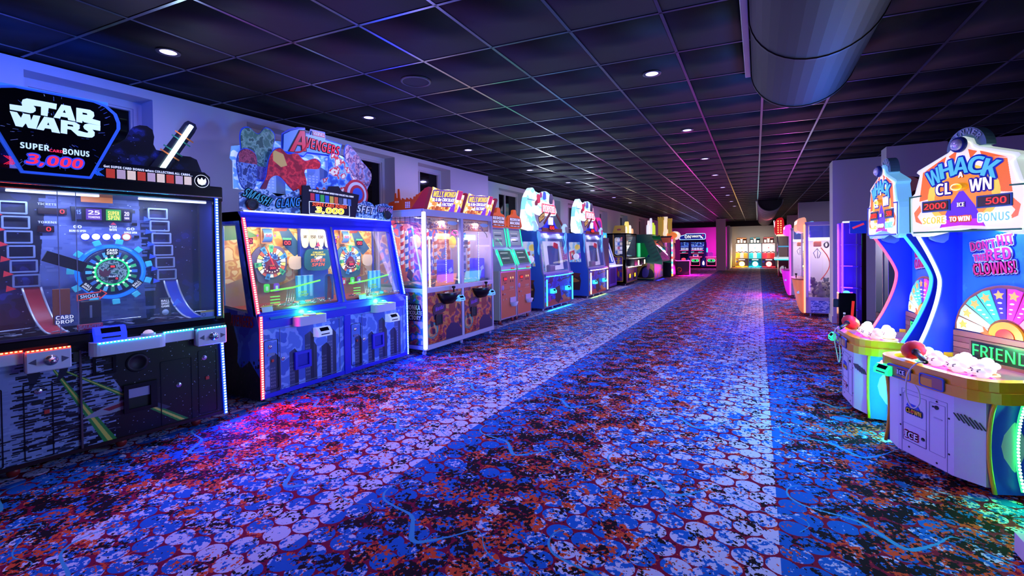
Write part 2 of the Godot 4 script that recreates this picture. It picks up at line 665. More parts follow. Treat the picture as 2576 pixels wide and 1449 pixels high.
func build_room() -> void:
	var paint := mt("c8c2c8", 0.85)
	var floor_o := struct("floor", box(13.0, 0.2, 42.0), carpet(), Vector3(0, -0.1, -16.5))
	floor_o.set_meta("label", "patterned carpet of pebble shapes in blue, white, orange and dark stripes with pale loops")
	var w1 := [-1.366, -2.3, 1.0, 3.19]
	var w2 := [-3.28, -5.84, 1.0, 3.2]
	var w3 := [-6.45, -7.44, 1.0, 3.21]
	pierced("wall_left", -5.52, 4.0, -8.9, 0.32, [w1, w2, w3], paint)
	window(1, -5.52, w1, [0.0], paint)
	window(2, -5.52, w2, [-0.45, 0.45], paint)
	window(3, -5.52, w3, [-0.18], paint)
	wall_box("wall_left_return", -6.2, -5.841, 0, 3.28, -8.7, -8.9, paint)
	var far := [[-10.0, -11.5, 1.0, 3.16], [-13.3, -14.1, 1.0, 3.16], [-14.8, -16.2, 1.0, 3.16], [-18.4, -19.5, 1.0, 3.16], [-21.6, -23.0, 1.0, 3.16], [-25.5, -27.0, 1.0, 3.16]]
	pierced("wall_left_rear", -5.88, -8.9, -37.0, 0.3, far, paint)
	for i in far.size():
		window(4 + i, -5.88, far[i], [0.0], paint)
	wall_box("wall_near", -6.2, 6.2, 0, 3.28, 4.2, 4.0, paint)
	wall_box("wall_right_return", 2.75, 6.2, 0, 3.28, -10.1, -10.34, paint)
	wall_box("wall_back", -6.2, 3.0, 0, 3.28, -37.0, -37.2, paint)
	wall_box("wall_right_near", 6.0, 6.2, 0, 3.28, 4.0, -10.3, paint)
	wall_box("wall_right", 2.75, 2.95, 0, 3.28, -10.34, -37.0, paint)
	wall_box("wall_alcove", -1.86, -1.7, 0, 2.9, -33.2, -36.99, paint)
	wall_box("trim_bulkhead", -5.87, 2.74, 2.88, 3.25, -34.4, -34.55, mt("08080b", 0.6))
	# pilasters down the right side
	wall_box("pillar_1", 1.31, 2.74, 0, 3.27, -11.0, -11.45, paint)
	wall_box("baseboard_1", 1.29, 2.74, 0, 0.14, -10.98, -11.47, paint)
	wall_box("pillar_2", 1.95, 2.74, 0, 3.27, -9.95, -10.33, paint)
	wall_box("pillar_3", 1.42, 2.74, 0, 3.27, -21.3, -21.7, paint)
	wall_box("pillar_4", 1.46, 2.74, 0, 3.27, -30.3, -30.7, paint)
	wall_box("pillar_5", 1.185, 1.5, 0, 3.27, -2.6, -3.2, paint)
	wall_box("baseboard_5", 1.15, 1.53, 0, 0.1, -2.55, -3.25, paint)
	wall_box("pillar_6", -2.36, -1.83, 0, 3.27, -31.2, -31.75, paint)
	wall_box("baseboard_6", -2.38, -1.81, 0, 0.12, -31.18, -31.77, paint)

func build_ceiling() -> void:
	var tilem := StandardMaterial3D.new()
	var nz := NoiseTexture2D.new()
	nz.width = 256
	nz.height = 256
	nz.seamless = true
	nz.noise = FastNoiseLite.new()
	nz.noise.frequency = 0.2
	var ramp := Gradient.new()
	ramp.set_color(0, Color("0e0e14"))
	ramp.set_color(1, Color("191921"))
	nz.color_ramp = ramp
	tilem.albedo_texture = nz
	tilem.roughness = 0.75
	tilem.metallic_specular = 0.3
	tilem.uv1_triplanar = true
	tilem.uv1_world_triplanar = true
	tilem.uv1_scale = Vector3(2, 2, 2)
	var slab := struct("ceiling", box(13.0, 0.2, 42.0), mt("121218", 0.9), Vector3(0, 3.42, -16.5))
	slab.set_meta("label", "dark suspended ceiling of square tiles in a thin metal grid")
	var o := Vector3(-4.6126, 0, -0.6925)
	var du := Vector3(0.669, 0, -0.0714)
	var dv := Vector3(-0.0038, 0, -0.7505)
	var bar := mt("56566c", 0.28, 0.8)
	var g := 0.022
	var st := SurfaceTool.new()
	st.begin(Mesh.PRIMITIVE_TRIANGLES)
	var c := [Vector3.ZERO + du * g + dv * g, du * (1 - g) + dv * g, du * (1 - g) + dv * (1 - g), du * g + dv * (1 - g)]
	var h := Vector3(0, 0.012, 0)
	var mid: Vector3 = (c[0] + c[2]) / 2 + h * 0.5
	quad(st, c[0], c[1], c[2], c[3], mid)
	for i in 4:
		quad(st, c[i], c[(i + 1) % 4], c[(i + 1) % 4] + h, c[i] + h, mid)
	st.generate_normals()
	var tile := st.commit()
	var rest := []
	var n := 0
	for j in range(-6, 49):
		for i in range(-2, 16):
			var p := o + du * i + dv * j
			if p.x < -5.85 or p.x > 5.6 or (p.x > 2.6 and p.z < -9.6) or p.z > 3.2:
				continue
			var seen: bool = p.z < -0.4 and p.x > -5.6 and (p.x < 0.62 * -p.z + 0.3)
			if seen and n < 298:
				add(slab, "ceiling_tile", tile, tilem, p + Vector3(0, 3.283 - 3.42, 16.5))
				n += 1
			else:
				rest.append([tile, p + Vector3(0, 3.283 - 3.42, 16.5)])
	var r := add(slab, "ceiling_tiles_far", join(rest), tilem)
	r.set_meta("kind", "stuff")
	# tee bars: the long ones and the cross ones
	for i in range(-1, 16):
		var a := o + du * i - dv * 4
		var far: float = 46.0 if a.x < 2.4 else 12.0
		var b := o + du * i + dv * far
		bar_between(slab, a, b, bar, 0.024)
	for j in range(-4, 46):
		var a := o + dv * j + du * -1.3
		var b := o + dv * j + du * (11.0 if j > 12 else 15.5)
		bar_between(slab, a, b, bar, 0.022)
	# recessed downlights in two rows
	var k := 0
	for z in [-1.92, -4.12, -6.34, -8.68, -10.9, -12.86, -15.1, -17.3]:
		downlight(Vector3(-4.32, 3.28, z), ["nearest downlight over the left row of machines", "second downlight along the left row, above the comic topper", "third downlight along the left row, over the candy themed pusher", "fourth downlight of the left row", "fifth downlight of the left row", "sixth downlight of the left row", "seventh downlight of the left row", "eighth downlight of the left row, far down the hall"][k])
		k += 1
	k = 0
	for z in [-4.5, -6.95, -9.41, -11.73, -14.35, -16.7, -19.1, -21.6]:
		downlight(Vector3(-0.9, 3.28, z), ["nearest visible downlight over the walkway", "second visible downlight over the walkway", "third visible downlight over the walkway", "fourth visible downlight over the walkway", "fifth visible downlight over the walkway", "sixth visible downlight over the walkway", "seventh visible downlight over the walkway", "farthest downlight over the walkway"][k])
		k += 1
	var sp := thing("ceiling_speaker", "round dark speaker grille flush in a ceiling tile above the walkway", "speaker", Vector3(-2.99, 3.279, -3.48))
	add(sp, "rim", lathe([0.15, 0.0, 0.15, -0.008, 0.13, -0.012, 0.128, 0.0], 32), mt("1a1a22", 0.5))
	add(sp, "grille", lathe([0.0, -0.006, 0.128, -0.006], 32), mt("101016", 0.9))
	# round ducts hanging half below the grid
	duct(-0.05, 0.41, 0.385, 3.6, -5.0, "big dark half-round duct hanging from the near ceiling", "120f10")
	duct(-0.03, 0.42, 0.42, -19.4, -34.3, "pale ribbed half-round duct over the far end of the hall", "77727c")

func bar_between(slab: Node, a: Vector3, b: Vector3, m: Material, w: float) -> void:
	var d := b - a
	var x := add(slab, "ceiling_grid_bar", box(w, 0.014, d.length()), m)
	x.transform = Transform3D(Basis.looking_at(d.normalized()), (a + b) / 2 + Vector3(0, 3.286 - 3.42, 16.5))

func downlight(at: Vector3, label: String) -> void:
	var t := thing("downlight", label, "light", at, 0.0, "recessed downlights")
	add(t, "trim_ring", lathe([0.058, 0.0, 0.088, -0.003, 0.085, -0.009, 0.06, -0.006], 24), mt("3a3a44", 0.4, 0.3))
	add(t, "lamp", lathe([0.0, -0.004, 0.06, -0.004], 20), mt("b4a8ff", 0.5, 0.0, 3.0))
	area(t, Vector3(0, -0.012, 0), Vector3.DOWN, 0.1, 0.1, "b4a8ff", 1.9)

func duct(x: float, r: float, drop: float, z0: float, z1: float, label: String, col) -> void:
	var t := thing("air_duct", label, "duct", Vector3(x + r, 3.275, z1))
	var ln := z0 - z1
	var a := []
	var b := []
	for i in 21:
		var q := PI + PI * i / 20
		a.append_array([r * cos(q), drop * sin(q)])
	for i in 21:
		var q := TAU - PI * i / 20
		a.append_array([(r - 0.015) * cos(q), (drop - 0.015) * sin(q)])
	add(t, "shell", prism(a, ln), mt(col, 0.7, 0.1), Vector3(0, 0, ln))
	var c := []
	for i in 21:
		var q := PI + PI * i / 20
		c.append_array([(r - 0.004) * cos(q), (drop - 0.004) * sin(q)])
	for zz in [0.02, ln - 0.12]:
		add(t, "end_cap", prism(c, 0.02), mt("0c0c12", 0.8), Vector3(0, 0, zz))
	var band := []
	for i in 21:
		var q := PI + PI * i / 20
		band.append_array([(r + 0.008) * cos(q), (drop + 0.008) * sin(q)])
	for i in 21:
		var q := TAU - PI * i / 20
		band.append_array([(r - 0.01) * cos(q), (drop - 0.01) * sin(q)])
	var k := int(ln / 1.2)
	for i in k + 1:
		add(t, "seam_band", prism(band, 0.03), mt(col, 0.6, 0.2), Vector3(0, 0, 0.03 + (ln - 0.03) * i / k))
	add(t, "side_flange", box(0.05, 0.03, ln, 0.004), mt("8a8a98", 0.4, 0.5), Vector3(-r - 0.03, -0.016, ln / 2))

# ---------------------------------------------------------------- bits that many machines share
func lock(p: Node, x: float, y: float, z: float, r := 0.022) -> void:
	add(p, "lock", lathe([0.0, 0.008, r * 0.45, 0.008, r * 0.55, 0.004, r * 0.8, 0.006, r, 0.0], 18), mt("c9ccd6", 0.2, 0.9), Vector3(x, y, z), Vector3(90, 0, 0))

func frame(a: Array, inset: Array, d := 0.006) -> ArrayMesh:
	return prism(a, d, [inset])

func rframe(x0: float, y0: float, x1: float, y1: float, t: float, d := 0.006, r := 0.01) -> ArrayMesh:
	return prism(rr(x0, y0, x1, y1, r), d, [rr(x0 + t, y0 + t, x1 - t, y1 - t, maxf(r - t, 0.002))])

func digits(p: Node, s: String, x: float, y: float, z: float, w: float, h: float, dw := 0.6, off := 0.0) -> void:
	add(p, "digit_display", box(w, h, 0.012, 0.002), mt("2a0306", 0.25), Vector3(x, y, z))
	add(p, "lit_digits", text(s, w * dw, h * 0.66, 0.003, 0.0, 0.0, false), mt("ff2a24", 0.5, 0.0, 2.2), Vector3(x + off, y, z + 0.0075))

# glowing card reader: a clear rounded shell with a dark screen on its top slope
func card_reader(p: Node, at: Vector3, col, w := 0.18, lit := 1.2, power := 0.12) -> void:
	var h := w * 0.55
	var o := add(p, "card_reader", prof([0.0, 0.0, h * 0.9, 0.0, h * 0.9, h * 0.5, h * 0.5, h, 0.0, h], w), mt(col, 0.25, 0.0, lit), at)
	add(o, "reader_screen", box(w * 0.62, h * 0.45, 0.004, 0.001), mt("0a0d14", 0.1), Vector3(0, h * 0.765, h * 0.715), Vector3(-39, 0, 0))
	add(o, "slot", box(w * 0.6, h * 0.12, 0.004), mt("0a0d14", 0.4), Vector3(0, h * 0.25, h * 0.9))
	if power > 0.0:
		area(p, at + Vector3(0, h * 0.4, h + 0.02), Vector3(0, 0, 1), w, h, col, power)

func casters(p: Node, xs: Array, zs: Array, col = "8a1a1a", r := 0.035) -> void:
	for x in xs:
		for z in zs:
			var c := add(p, "caster", join([[lathe([0.0, -0.012, r, -0.012, r, 0.012, 0.0, 0.012], 14), T(Vector3(0, r, 0), Vector3(90, 0, 0))]]), mt(col, 0.4), Vector3(x, 0, z))
			add(c, "fork", box(r * 1.3, r * 0.7, 0.034, 0.003), mt("9a9ca6", 0.3, 0.8), Vector3(0, r * 1.75, 0))

func dome_button(p: Node, at: Vector3, col, r := 0.05, rim = "dfe2ea", lit := 1.6, power := 0.0) -> void:
	add(p, "button_rim", lathe([r * 0.8, 0.0, r * 1.25, 0.0, r * 1.2, 0.014, r * 0.9, 0.018], 20), mt(rim, 0.3), at)
	add(p, "button", lathe([0.0, 0.045, r * 0.5, 0.04, r * 0.85, 0.026, r * 0.92, 0.012], 20), mt(col, 0.3, 0.0, lit), at)
	if power > 0.0:
		omni(p, at + Vector3(0, 0.09, 0), col, power, 0.03)

func screwed_panel(p: Node, called: String, x0: float, y0: float, x1: float, y1: float, z: float, m: Material) -> void:
	add(p, called, prism([x0, y0, x1, y0, x1, y1, x0, y1], 0.006), m, Vector3(0, 0, z))

# abstract skyline print: sky blotches with flat tower blocks
func city(w: int, h: int, sky: Array, towers: Array, sd: int, n := 7) -> Image:
	var im := img(w, h, sky[0])
	blots(im, sky, 0.02 * 128.0 / h, sd)
	for i in n:
		var x := rng.randf_range(0.0, 0.9)
		var tw := rng.randf_range(0.08, 0.17)
		var top := rng.randf_range(0.15, 0.6)
		var c := Color(towers[i % towers.size()])
		fill(im, [x, top, x + tw * 0.6, top - 0.05, x + tw, top + 0.03, x + tw, 1.0, x, 1.0], c)
		fill(im, [x + tw * 0.6, top - 0.05, x + tw, top + 0.03, x + tw, 1.0, x + tw * 0.6, 1.0], c.darkened(0.35))
		for r in range(3, 14):
			for q in 3:
				var yy := top + r * 0.055
				if yy < 0.9:
					fill(im, [x + tw * (0.08 + 0.17 * q), yy, x + tw * (0.18 + 0.17 * q), yy, x + tw * (0.18 + 0.17 * q), yy + 0.025, x + tw * (0.08 + 0.17 * q), yy + 0.025], c.lightened(0.3))
	return im

func build_left() -> void:
	space_machine()
	pusher_machine()
	candy_machine()
	redeemers()
	sea_cranes()
	far_left()


# ---------------------------------------------------------------- black space themed ball shooter
func space_machine() -> void:
	var t := thing("space_arcade_machine", "long black space themed arcade machine with a slanted white light tube on top", "arcade machine", Vector3(-4.447, 0, -2.385), 82.5)
	var blk := mt("08080d", 0.35)
	var satin := mt("101016", 0.25, 0.3)
	casters(t, [-2.0, -1.35, -0.75, -0.22], [-0.08, -0.5])
	add(t, "cabinet", box(2.2, 0.84, 0.6, 0.006), blk, Vector3(-1.1, 0.5, -0.302))
	add(t, "kick_rail", box(2.2, 0.03, 0.02, 0.003), mt("3a2024", 0.3, 0.4), Vector3(-1.1, 0.09, 0.006))
	# printed front: plating on one side, starry black on the other, green beams across
	var im := img(768, 320, "06070f")
	specks(im, 260, 0.5, 0, 1, 1, ["dfe6ff", "6f7cc0", "a0a8d8"], 1, 2)
	fill(im, [0, 0, 0.47, 0, 0.62, 0.28, 0.66, 0.5, 0.64, 0.72, 0.55, 0.95, 0.5, 1, 0, 1], "8d9bc6")
	specks(im, 500, 0.0, 0, 0.6, 1, ["8492c0", "9aa8d2", "7685b4"], 3, 8, 4.0)
	specks(im, 420, 0.36, 0, 0.62, 0.9, ["0b0d18", "05060c", "20263c"], 2, 6, 5.0)
	specks(im, 160, 0.1, 0.7, 0.55, 1.0, ["0b0d18", "2c3450"], 2, 5, 5.0)
	fill(im, [0, 0.8, 0.3, 0.78, 0.34, 1, 0, 1], "3f4a78")
	for b in [[0.465, 0.15, 0.62, 1.0], [0.475, 0.15, 0.86, 0.98]]:
		fill(im, [b[0] - 0.003, b[1], b[0] + 0.004, b[1], b[2] + 0.022, b[3], b[2] - 0.018, b[3]], "2f8f3c")
		fill(im, [b[0], b[1], b[0] + 0.002, b[1], b[2] + 0.009, b[3], b[2] - 0.006, b[3]], "e3d05a")
	# plain wedge shaped craft
	fill(im, [0.53, 0.72, 0.6, 0.64, 0.7, 0.58, 0.74, 0.6, 0.73, 0.68, 0.62, 0.72], "9a9cae")
	fill(im, [0.6, 0.66, 0.7, 0.61, 0.71, 0.64, 0.62, 0.69], "8c2a32")
	fill(im, [0.72, 0.62, 0.82, 0.8, 0.8, 0.81, 0.7, 0.67], "3c4056")
	fill(im, [0.4, 0.1, 0.43, 0.02, 0.435, 0.2, 0.41, 0.34], "1c2134")
	fill(im, [0.495, 0.02, 0.52, 0.06, 0.5, 0.24, 0.475, 0.3], "1c2134")
	fill(im, [0.43, 0.13, 0.5, 0.1, 0.5, 0.15, 0.44, 0.17], "4a5172")
	add(t, "front_print", prism([-2.1, 0.1, -0.06, 0.1, -0.06, 0.87, -2.1, 0.87], 0.004), pic(im, 0.3), Vector3(0, 0, 0.004))
	for q in [[-1.3, 0.11, -1.15, 0.66], [-0.5, 0.1, -0.27, 0.66], [-0.22, 0.12, -0.07, 0.7], [-1.62, 0.11, -1.4, 0.66]]:
		add(t, "service_door", rframe(q[0], q[1], q[2], q[3], 0.005, 0.006, 0.012), mt("151823", 0.3, 0.5), Vector3(0, 0, 0.009))
	lock(t, -1.225, 0.6, 0.008)
	lock(t, -0.37, 0.43, 0.008)
	lock(t, -0.17, 0.63, 0.008)
	lock(t, -1.46, 0.5, 0.008)
	add(t, "coin_slot", prism(rr(-1.26, 0.505, -1.2, 0.53, 0.012), 0.01), mt("14151c", 0.4), Vector3(0, 0, 0.012))
	for x in [-1.185, -0.15]:
		add(t, "reject_button", box(0.03, 0.03, 0.01, 0.003), mt("c8382e", 0.4), Vector3(x, 0.44, 0.01))
	add(t, "divider_post", box(0.014, 0.76, 0.016, 0.003), mt("6b5f68", 0.3, 0.7), Vector3(-1.0, 0.48, 0.014))
	add(t, "screen_bezel", rframe(-0.93, 0.64, -0.79, 0.79, 0.02, 0.012), satin, Vector3(0, 0, 0.016))
	add(t, "bass_grille", lathe([0.0, 0.004, 0.05, 0.004, 0.055, 0.012, 0.07, 0.012, 0.078, 0.0], 28), mt("0c0c12", 0.6), Vector3(-0.655, 0.69, 0.006), Vector3(90, 0, 0))
	var ch := add(t, "prize_chute", prism([-0.75, 0.29, -0.53, 0.29, -0.53, 0.52, -0.75, 0.52], 0.03, [[-0.72, 0.32, -0.575, 0.32, -0.575, 0.485, -0.72, 0.485]]), satin, Vector3(0, 0, 0.034))
	add(ch, "chute_flap", box(0.14, 0.075, 0.004), mt("a8acc2", 0.25, 0.4), Vector3(-0.648, 0.445, -0.02))
	add(ch, "chute_back", box(0.15, 0.17, 0.004), mt("020203", 0.6), Vector3(-0.648, 0.4, -0.026))
	# control shelf with its lit white boxes
	add(t, "control_shelf", prof([-0.6, 0.92, 0.0, 0.92, 0.03, 0.9, 0.03, 0.93, -0.02, 1.0, -0.6, 1.0], 2.2), satin, Vector3(-1.1, 0, 0))
	var wht := mt("d9dcec", 0.35)
	for s in [[-1.06, -1.295, "ff3018", "ffb070"], [-0.255, -0.012, "10c8ff", "b8f4ff"]]:
		var xm: float = (s[0] + s[1]) / 2
		var bx := add(t, "plunger_box", box(0.235, 0.15, 0.1, 0.008), wht, Vector3(xm, 0.83, 0.052))
		add(bx, "plunger", lathe([0.0, 0.07, 0.016, 0.07, 0.018, 0.06, 0.014, 0.05, 0.014, 0.02, 0.034, 0.012, 0.04, 0.0], 18), mt("b8bac6", 0.2, 0.9), Vector3(0.01, 0, 0.05), Vector3(90, 0, 0))
		for d in [-1.0, 1.0]:
			add(bx, "arrow_mark", prism([-0.02 * d, 0.022, -0.02 * d, -0.022, 0.02 * d, 0.0], 0.003), mt("5a5470", 0.5), Vector3(0.085 * d, 0, 0.052))
		led(t, Vector3(xm - 0.115, 0.908, 0.095), Vector3(xm + 0.115, 0.908, 0.095), Vector3(0, 0.6, 1), s[2], 2.5, 0.2, 0.014, 0.022, s[3])
	add(t, "side_rail", box(0.23, 0.085, 0.05, 0.006), wht, Vector3(-0.372, 0.865, 0.027))
	led(t, Vector3(-0.485, 0.912, 0.05), Vector3(-0.262, 0.912, 0.05), Vector3(0, 0.6, 1), "10c8ff", 2.5, 0.25, 0.014, 0.022, "b8f4ff")
	add(t, "side_rail", box(0.5, 0.085, 0.05, 0.006), wht, Vector3(-1.545, 0.865, 0.027))
	led(t, Vector3(-1.79, 0.912, 0.05), Vector3(-1.3, 0.912, 0.05), Vector3(0, 0.6, 1), "ff3018", 2.5, 0.35, 0.014, 0.022, "ffb070")
	add(t, "centre_console", prism(rr(-0.955, -0.13, -0.482, 0.02, 0.05), 0.105), wht, Vector3(0, 0.912, 0), Vector3(-90, 0, 0))
	led(t, Vector3(-0.92, 0.905, 0.134), Vector3(-0.52, 0.905, 0.134), Vector3(0, 0.5, 1), "10b8ff", 2.5, 0.3, 0.012, 0.022, "b8f4ff")
	card_reader(t, Vector3(-0.83, 0.915, 0.0), "2438ff", 0.19, 1.3, 0.15)
	dome_button(t, Vector3(-0.59, 0.914, 0.06), "e8c8d8", 0.04, "c8ccd8", 0.5)
	add(t, "notice_plate", prism(rr(-1.04, 0.775, -1.01, 0.85, 0.006), 0.006), mt("1c1c24", 0.4), Vector3(0, 0, 0.03))
	# glazed upper part
	for x in [-2.16, -0.035]:
		add(t, "side_post", box(0.07, 1.12, 0.05, 0.004), satin, Vector3(x, 1.53, -0.015))
	add(t, "end_panel", box(0.02, 1.2, 0.5, 0.003), blk, Vector3(-0.011, 1.56, -0.3))
	add(t, "end_panel", box(0.02, 1.2, 0.5, 0.003), blk, Vector3(-2.19, 1.56, -0.3))
	add(t, "front_glass", box(2.06, 1.1, 0.006), glass(0.05), Vector3(-1.1, 1.53, -0.005))
	add(t, "glass_seam", box(0.004, 1.1, 0.008), mt("aab4d8", 0.2, 0.3), Vector3(-1.0, 1.53, -0.004))
	add(t, "glass_seam", box(0.004, 1.1, 0.008), mt("aab4d8", 0.2, 0.3), Vector3(-1.1, 1.53, -0.004))
	led(t, Vector3(-0.045, 1.0, 0.02), Vector3(-0.05, 2.1, 0.02), Vector3(0.25, 0, 1), "1030ff", 3.0, 4.5, 0.03, 0.025, "9fe6ff")
	led(t, Vector3(-0.006, 0.07, 0.02), Vector3(-0.03, 0.78, 0.02), Vector3(0.25, 0, 1), "1030ff", 3.0, 4.0, 0.03, 0.025, "9fe6ff")
	space_inside(t)
	# header and title sign
	add(t, "header", box(2.22, 0.14, 0.56, 0.008), satin, Vector3(-1.1, 2.14, -0.27))
	add(t, "header_trim", box(2.2, 0.012, 0.01, 0.002), mt("b7b2b8", 0.2, 0.9), Vector3(-1.1, 2.108, 0.014))
	add(t, "lamp_board", box(2.0, 0.03, 0.05, 0.004), satin, Vector3(-1.1, 2.085, -0.03))
	var sgn := rr(-1.5, 2.18, -0.7, 2.79, 0.05)
	sgn = [-1.285, 2.18, -0.915, 2.18, -0.735, 2.6, -0.735, 2.65, -0.755, 2.715, -0.81, 2.765, -0.88, 2.785, -1.32, 2.785, -1.39, 2.765, -1.445, 2.715, -1.465, 2.65, -1.465, 2.6]
	add(t, "title_rim", prism(sgn, 0.05), mt("2f62ff", 0.3, 0.0, 0.5), Vector3(0, 0, 0.045))
	add(t, "extra_glow", box(0.6, 0.02, 0.02, 0.004), mt("2050ff", 0.3, 0.0, 2.0), Vector3(-1.1, 2.79, 0.005))  # added glow bar on top of the title sign, to tint the wall behind
	area(t, Vector3(-1.1, 2.81, -0.02), Vector3(0, 0.5, -1), 0.6, 0.03, "1c50ff", 1.6)  # added blue wash thrown up and back onto the wall
	var si := img(512, 400, "05060f")
	for i in 90:
		var a := rng.randf() * TAU
		var r0 := rng.randf_range(0.15, 0.6)
		var r1 := r0 + rng.randf_range(0.01, 0.06)
		var c := Vector2(cos(a), sin(a))
		var q := Vector2(-c.y, c.x) * 0.003
		fill(si, [0.5 + c.x * r0 + q.x, 0.5 + c.y * r0 + q.y, 0.5 + c.x * r0 - q.x, 0.5 + c.y * r0 - q.y, 0.5 + c.x * r1 - q.x, 0.5 + c.y * r1 - q.y, 0.5 + c.x * r1 + q.x, 0.5 + c.y * r1 + q.y], ["6a86d8", "3e5cc0", "cdd9ff"][i % 3])
	var inner := []
	for i in sgn.size() / 2:
		inner.append_array([-1.1 + (sgn[2 * i] + 1.1) * 0.93, 2.478 + (sgn[2 * i + 1] - 2.478) * 0.95])
	add(t, "title_face", prism(inner, 0.01), pic(si, 0.15), Vector3(0, 0, 0.055))
	var lw := mt("bfe0ff", 0.4, 0.0, 1.05)
	var let := add(t, "title_letters", join([
		[prism([-1.332, 2.647, -1.274, 2.649, -1.272, 2.654, -1.275, 2.673, -1.269, 2.695, -1.249, 2.708, -1.098, 2.707, -1.102, 2.666, -1.141, 2.668, -1.148, 2.605, -1.181, 2.607, -1.179, 2.667, -1.219, 2.666, -1.207, 2.65, -1.207, 2.63, -1.219, 2.614, -1.235, 2.608, -1.331, 2.611], 0.006), Vector3.ZERO],
		[prism([-1.074, 2.709, -1.025, 2.708, -1.0, 2.601, -1.039, 2.603, -1.042, 2.619, -1.078, 2.62, -1.083, 2.603, -1.117, 2.604], 0.006, [[-1.057, 2.676, -1.05, 2.65, -1.068, 2.651]]), Vector3.ZERO],
		[prism([-0.993, 2.705, -0.917, 2.706, -0.896, 2.693, -0.893, 2.665, -0.905, 2.64, -0.859, 2.632, -0.86, 2.599, -0.951, 2.605, -0.961, 2.617, -0.963, 2.597, -0.995, 2.599], 0.006, [[-0.96, 2.678, -0.934, 2.677, -0.932, 2.663, -0.96, 2.662]]), Vector3.ZERO],
		[prism([-1.332, 2.6, -1.298, 2.598, -1.28, 2.563, -1.269, 2.597, -1.236, 2.596, -1.231, 2.554, -1.219, 2.597, -1.184, 2.598, -1.207, 2.5, -1.246, 2.501, -1.257, 2.532, -1.273, 2.5, -1.306, 2.502], 0.006), Vector3.ZERO],
		[prism([-1.165, 2.598, -1.115, 2.597, -1.085, 2.493, -1.127, 2.495, -1.131, 2.516, -1.162, 2.516, -1.169, 2.498, -1.205, 2.5], 0.006, [[-1.144, 2.563, -1.138, 2.541, -1.152, 2.541]]), Vector3.ZERO],
		[prism([-1.078, 2.595, -1.003, 2.594, -0.978, 2.578, -0.978, 2.55, -0.989, 2.535, -0.95, 2.527, -0.934, 2.526, -0.929, 2.538, -0.952, 2.555, -0.957, 2.572, -0.949, 2.589, -0.927, 2.599, -0.859, 2.597, -0.861, 2.557, -0.907, 2.559, -0.893, 2.538, -0.895, 2.512, -0.908, 2.496, -0.932, 2.492, -0.989, 2.494, -1.025, 2.533, -1.046, 2.534, -1.047, 2.496, -1.081, 2.497], 0.006, [[-1.044, 2.571, -1.014, 2.57, -1.011, 2.557, -1.044, 2.555]]), Vector3.ZERO]]), lw, Vector3(0, 0, 0.062))
	let.set_meta("label", "glowing white title letters")
	sign_text(t, "SUPER", -1.215, 2.372, 0.058, 0.145, 0.042, lw, mt("2a3030", 0.5), 0.004)
	sign_text(t, "BONUS", -1.0, 2.364, 0.058, 0.145, 0.042, lw, mt("2a3030", 0.5), 0.004)
	sign_text(t, "CARD", -1.108, 2.358, 0.064, 0.07, 0.02, mt("ff3060", 0.5, 0.0, 0.8))
	sign_text(t, "3,000", -1.112, 2.276, 0.058, 0.29, 0.082, mt("ff2a4a", 0.5, 0.0, 1.0), mt("3a50e0", 0.5, 0.0, 0.6), 0.011, 0.2)
	# starry cut-out boards on either side of the title
	var bd := [-0.871, 2.2, -0.871, 2.328, -0.807, 2.456, -0.738, 2.49, -0.679, 2.547, -0.653, 2.62, -0.629, 2.656, -0.585, 2.681, -0.535, 2.684, -0.498, 2.66, -0.486, 2.6, -0.494, 2.535, -0.475, 2.491, -0.429, 2.487, -0.402, 2.527, -0.26, 2.776, -0.238, 2.793, -0.181, 2.773, -0.17, 2.737, -0.189, 2.691, -0.328, 2.491, -0.314, 2.469, -0.223, 2.471, -0.172, 2.45, -0.12, 2.3, -0.12, 2.2]
	var bi := img(400, 340, "0a0c24")
	blots(bi, ["070818", "0a0d2a", "121a4e", "1c2a78"], 0.012, 5, 0, 0, 1, 1, -0.3, 0.7)
	specks(bi, 90, 0, 0, 1, 1, ["e8eeff", "8fa4ff", "5a70e0"], 1, 3)
	add(t, "topper_board", prism(bd, 0.012), pic(bi, 0.3), Vector3(0, 0, -0.06))
	var mir := []
	for i in bd.size() / 2:
		mir.append_array([-2.2 - bd[2 * i], bd[2 * i + 1]])
	add(t, "topper_board", prism(mir, 0.012), pic(bi, 0.3), Vector3(0, 0, -0.06))
	add(t, "light_tube_board", prism([-0.523, 2.341, -0.26, 2.776, -0.238, 2.793, -0.181, 2.773, -0.17, 2.737, -0.189, 2.691, -0.392, 2.335], 0.01), mt("10122a", 0.3), Vector3(0, 0, -0.046))
	for q in [[0.06, "e07838"], [0.1, "2c7a66"], [0.2, "2c7a66"], [0.24, "e07838"]]:
		add(t, "band_print", box(0.16, 0.012, 0.003), mt(q[1], 0.4), Vector3(-0.42 + q[0] * 0.62, 2.4 + q[0] * 1.0, -0.043), Vector3(0, 0, -31))
	add(t, "light_tube", tube([Vector3(-0.445, 2.33, -0.02), Vector3(-0.222, 2.745, -0.02)], 0.019, 12), mt("d4fbff", 0.3, 0.0, 3.0))
	area(t, Vector3(-0.333, 2.54, 0.004), Vector3(0, 0, 1), 0.04, 0.46, "c8f4ff", 0.5, Vector3(0.47, 0.88, 0))
	var strip := [-0.938, 2.186, -0.103, 2.182, -0.101, 2.29, -0.145, 2.327, -0.871, 2.328, -0.887, 2.315, -0.905, 2.208]
	add(t, "card_strip", prism(strip, 0.02), mt("080a18", 0.25), Vector3(0, 0, 0.03))
	add(t, "lettering", text("Get SUPER CARD BONUS when COLLECTING ALL CARDS...", 0.6, 0.02, 0.003), mt("d8e2ff", 0.5, 0.0, 0.8), Vector3(-0.54, 2.29, 0.032))
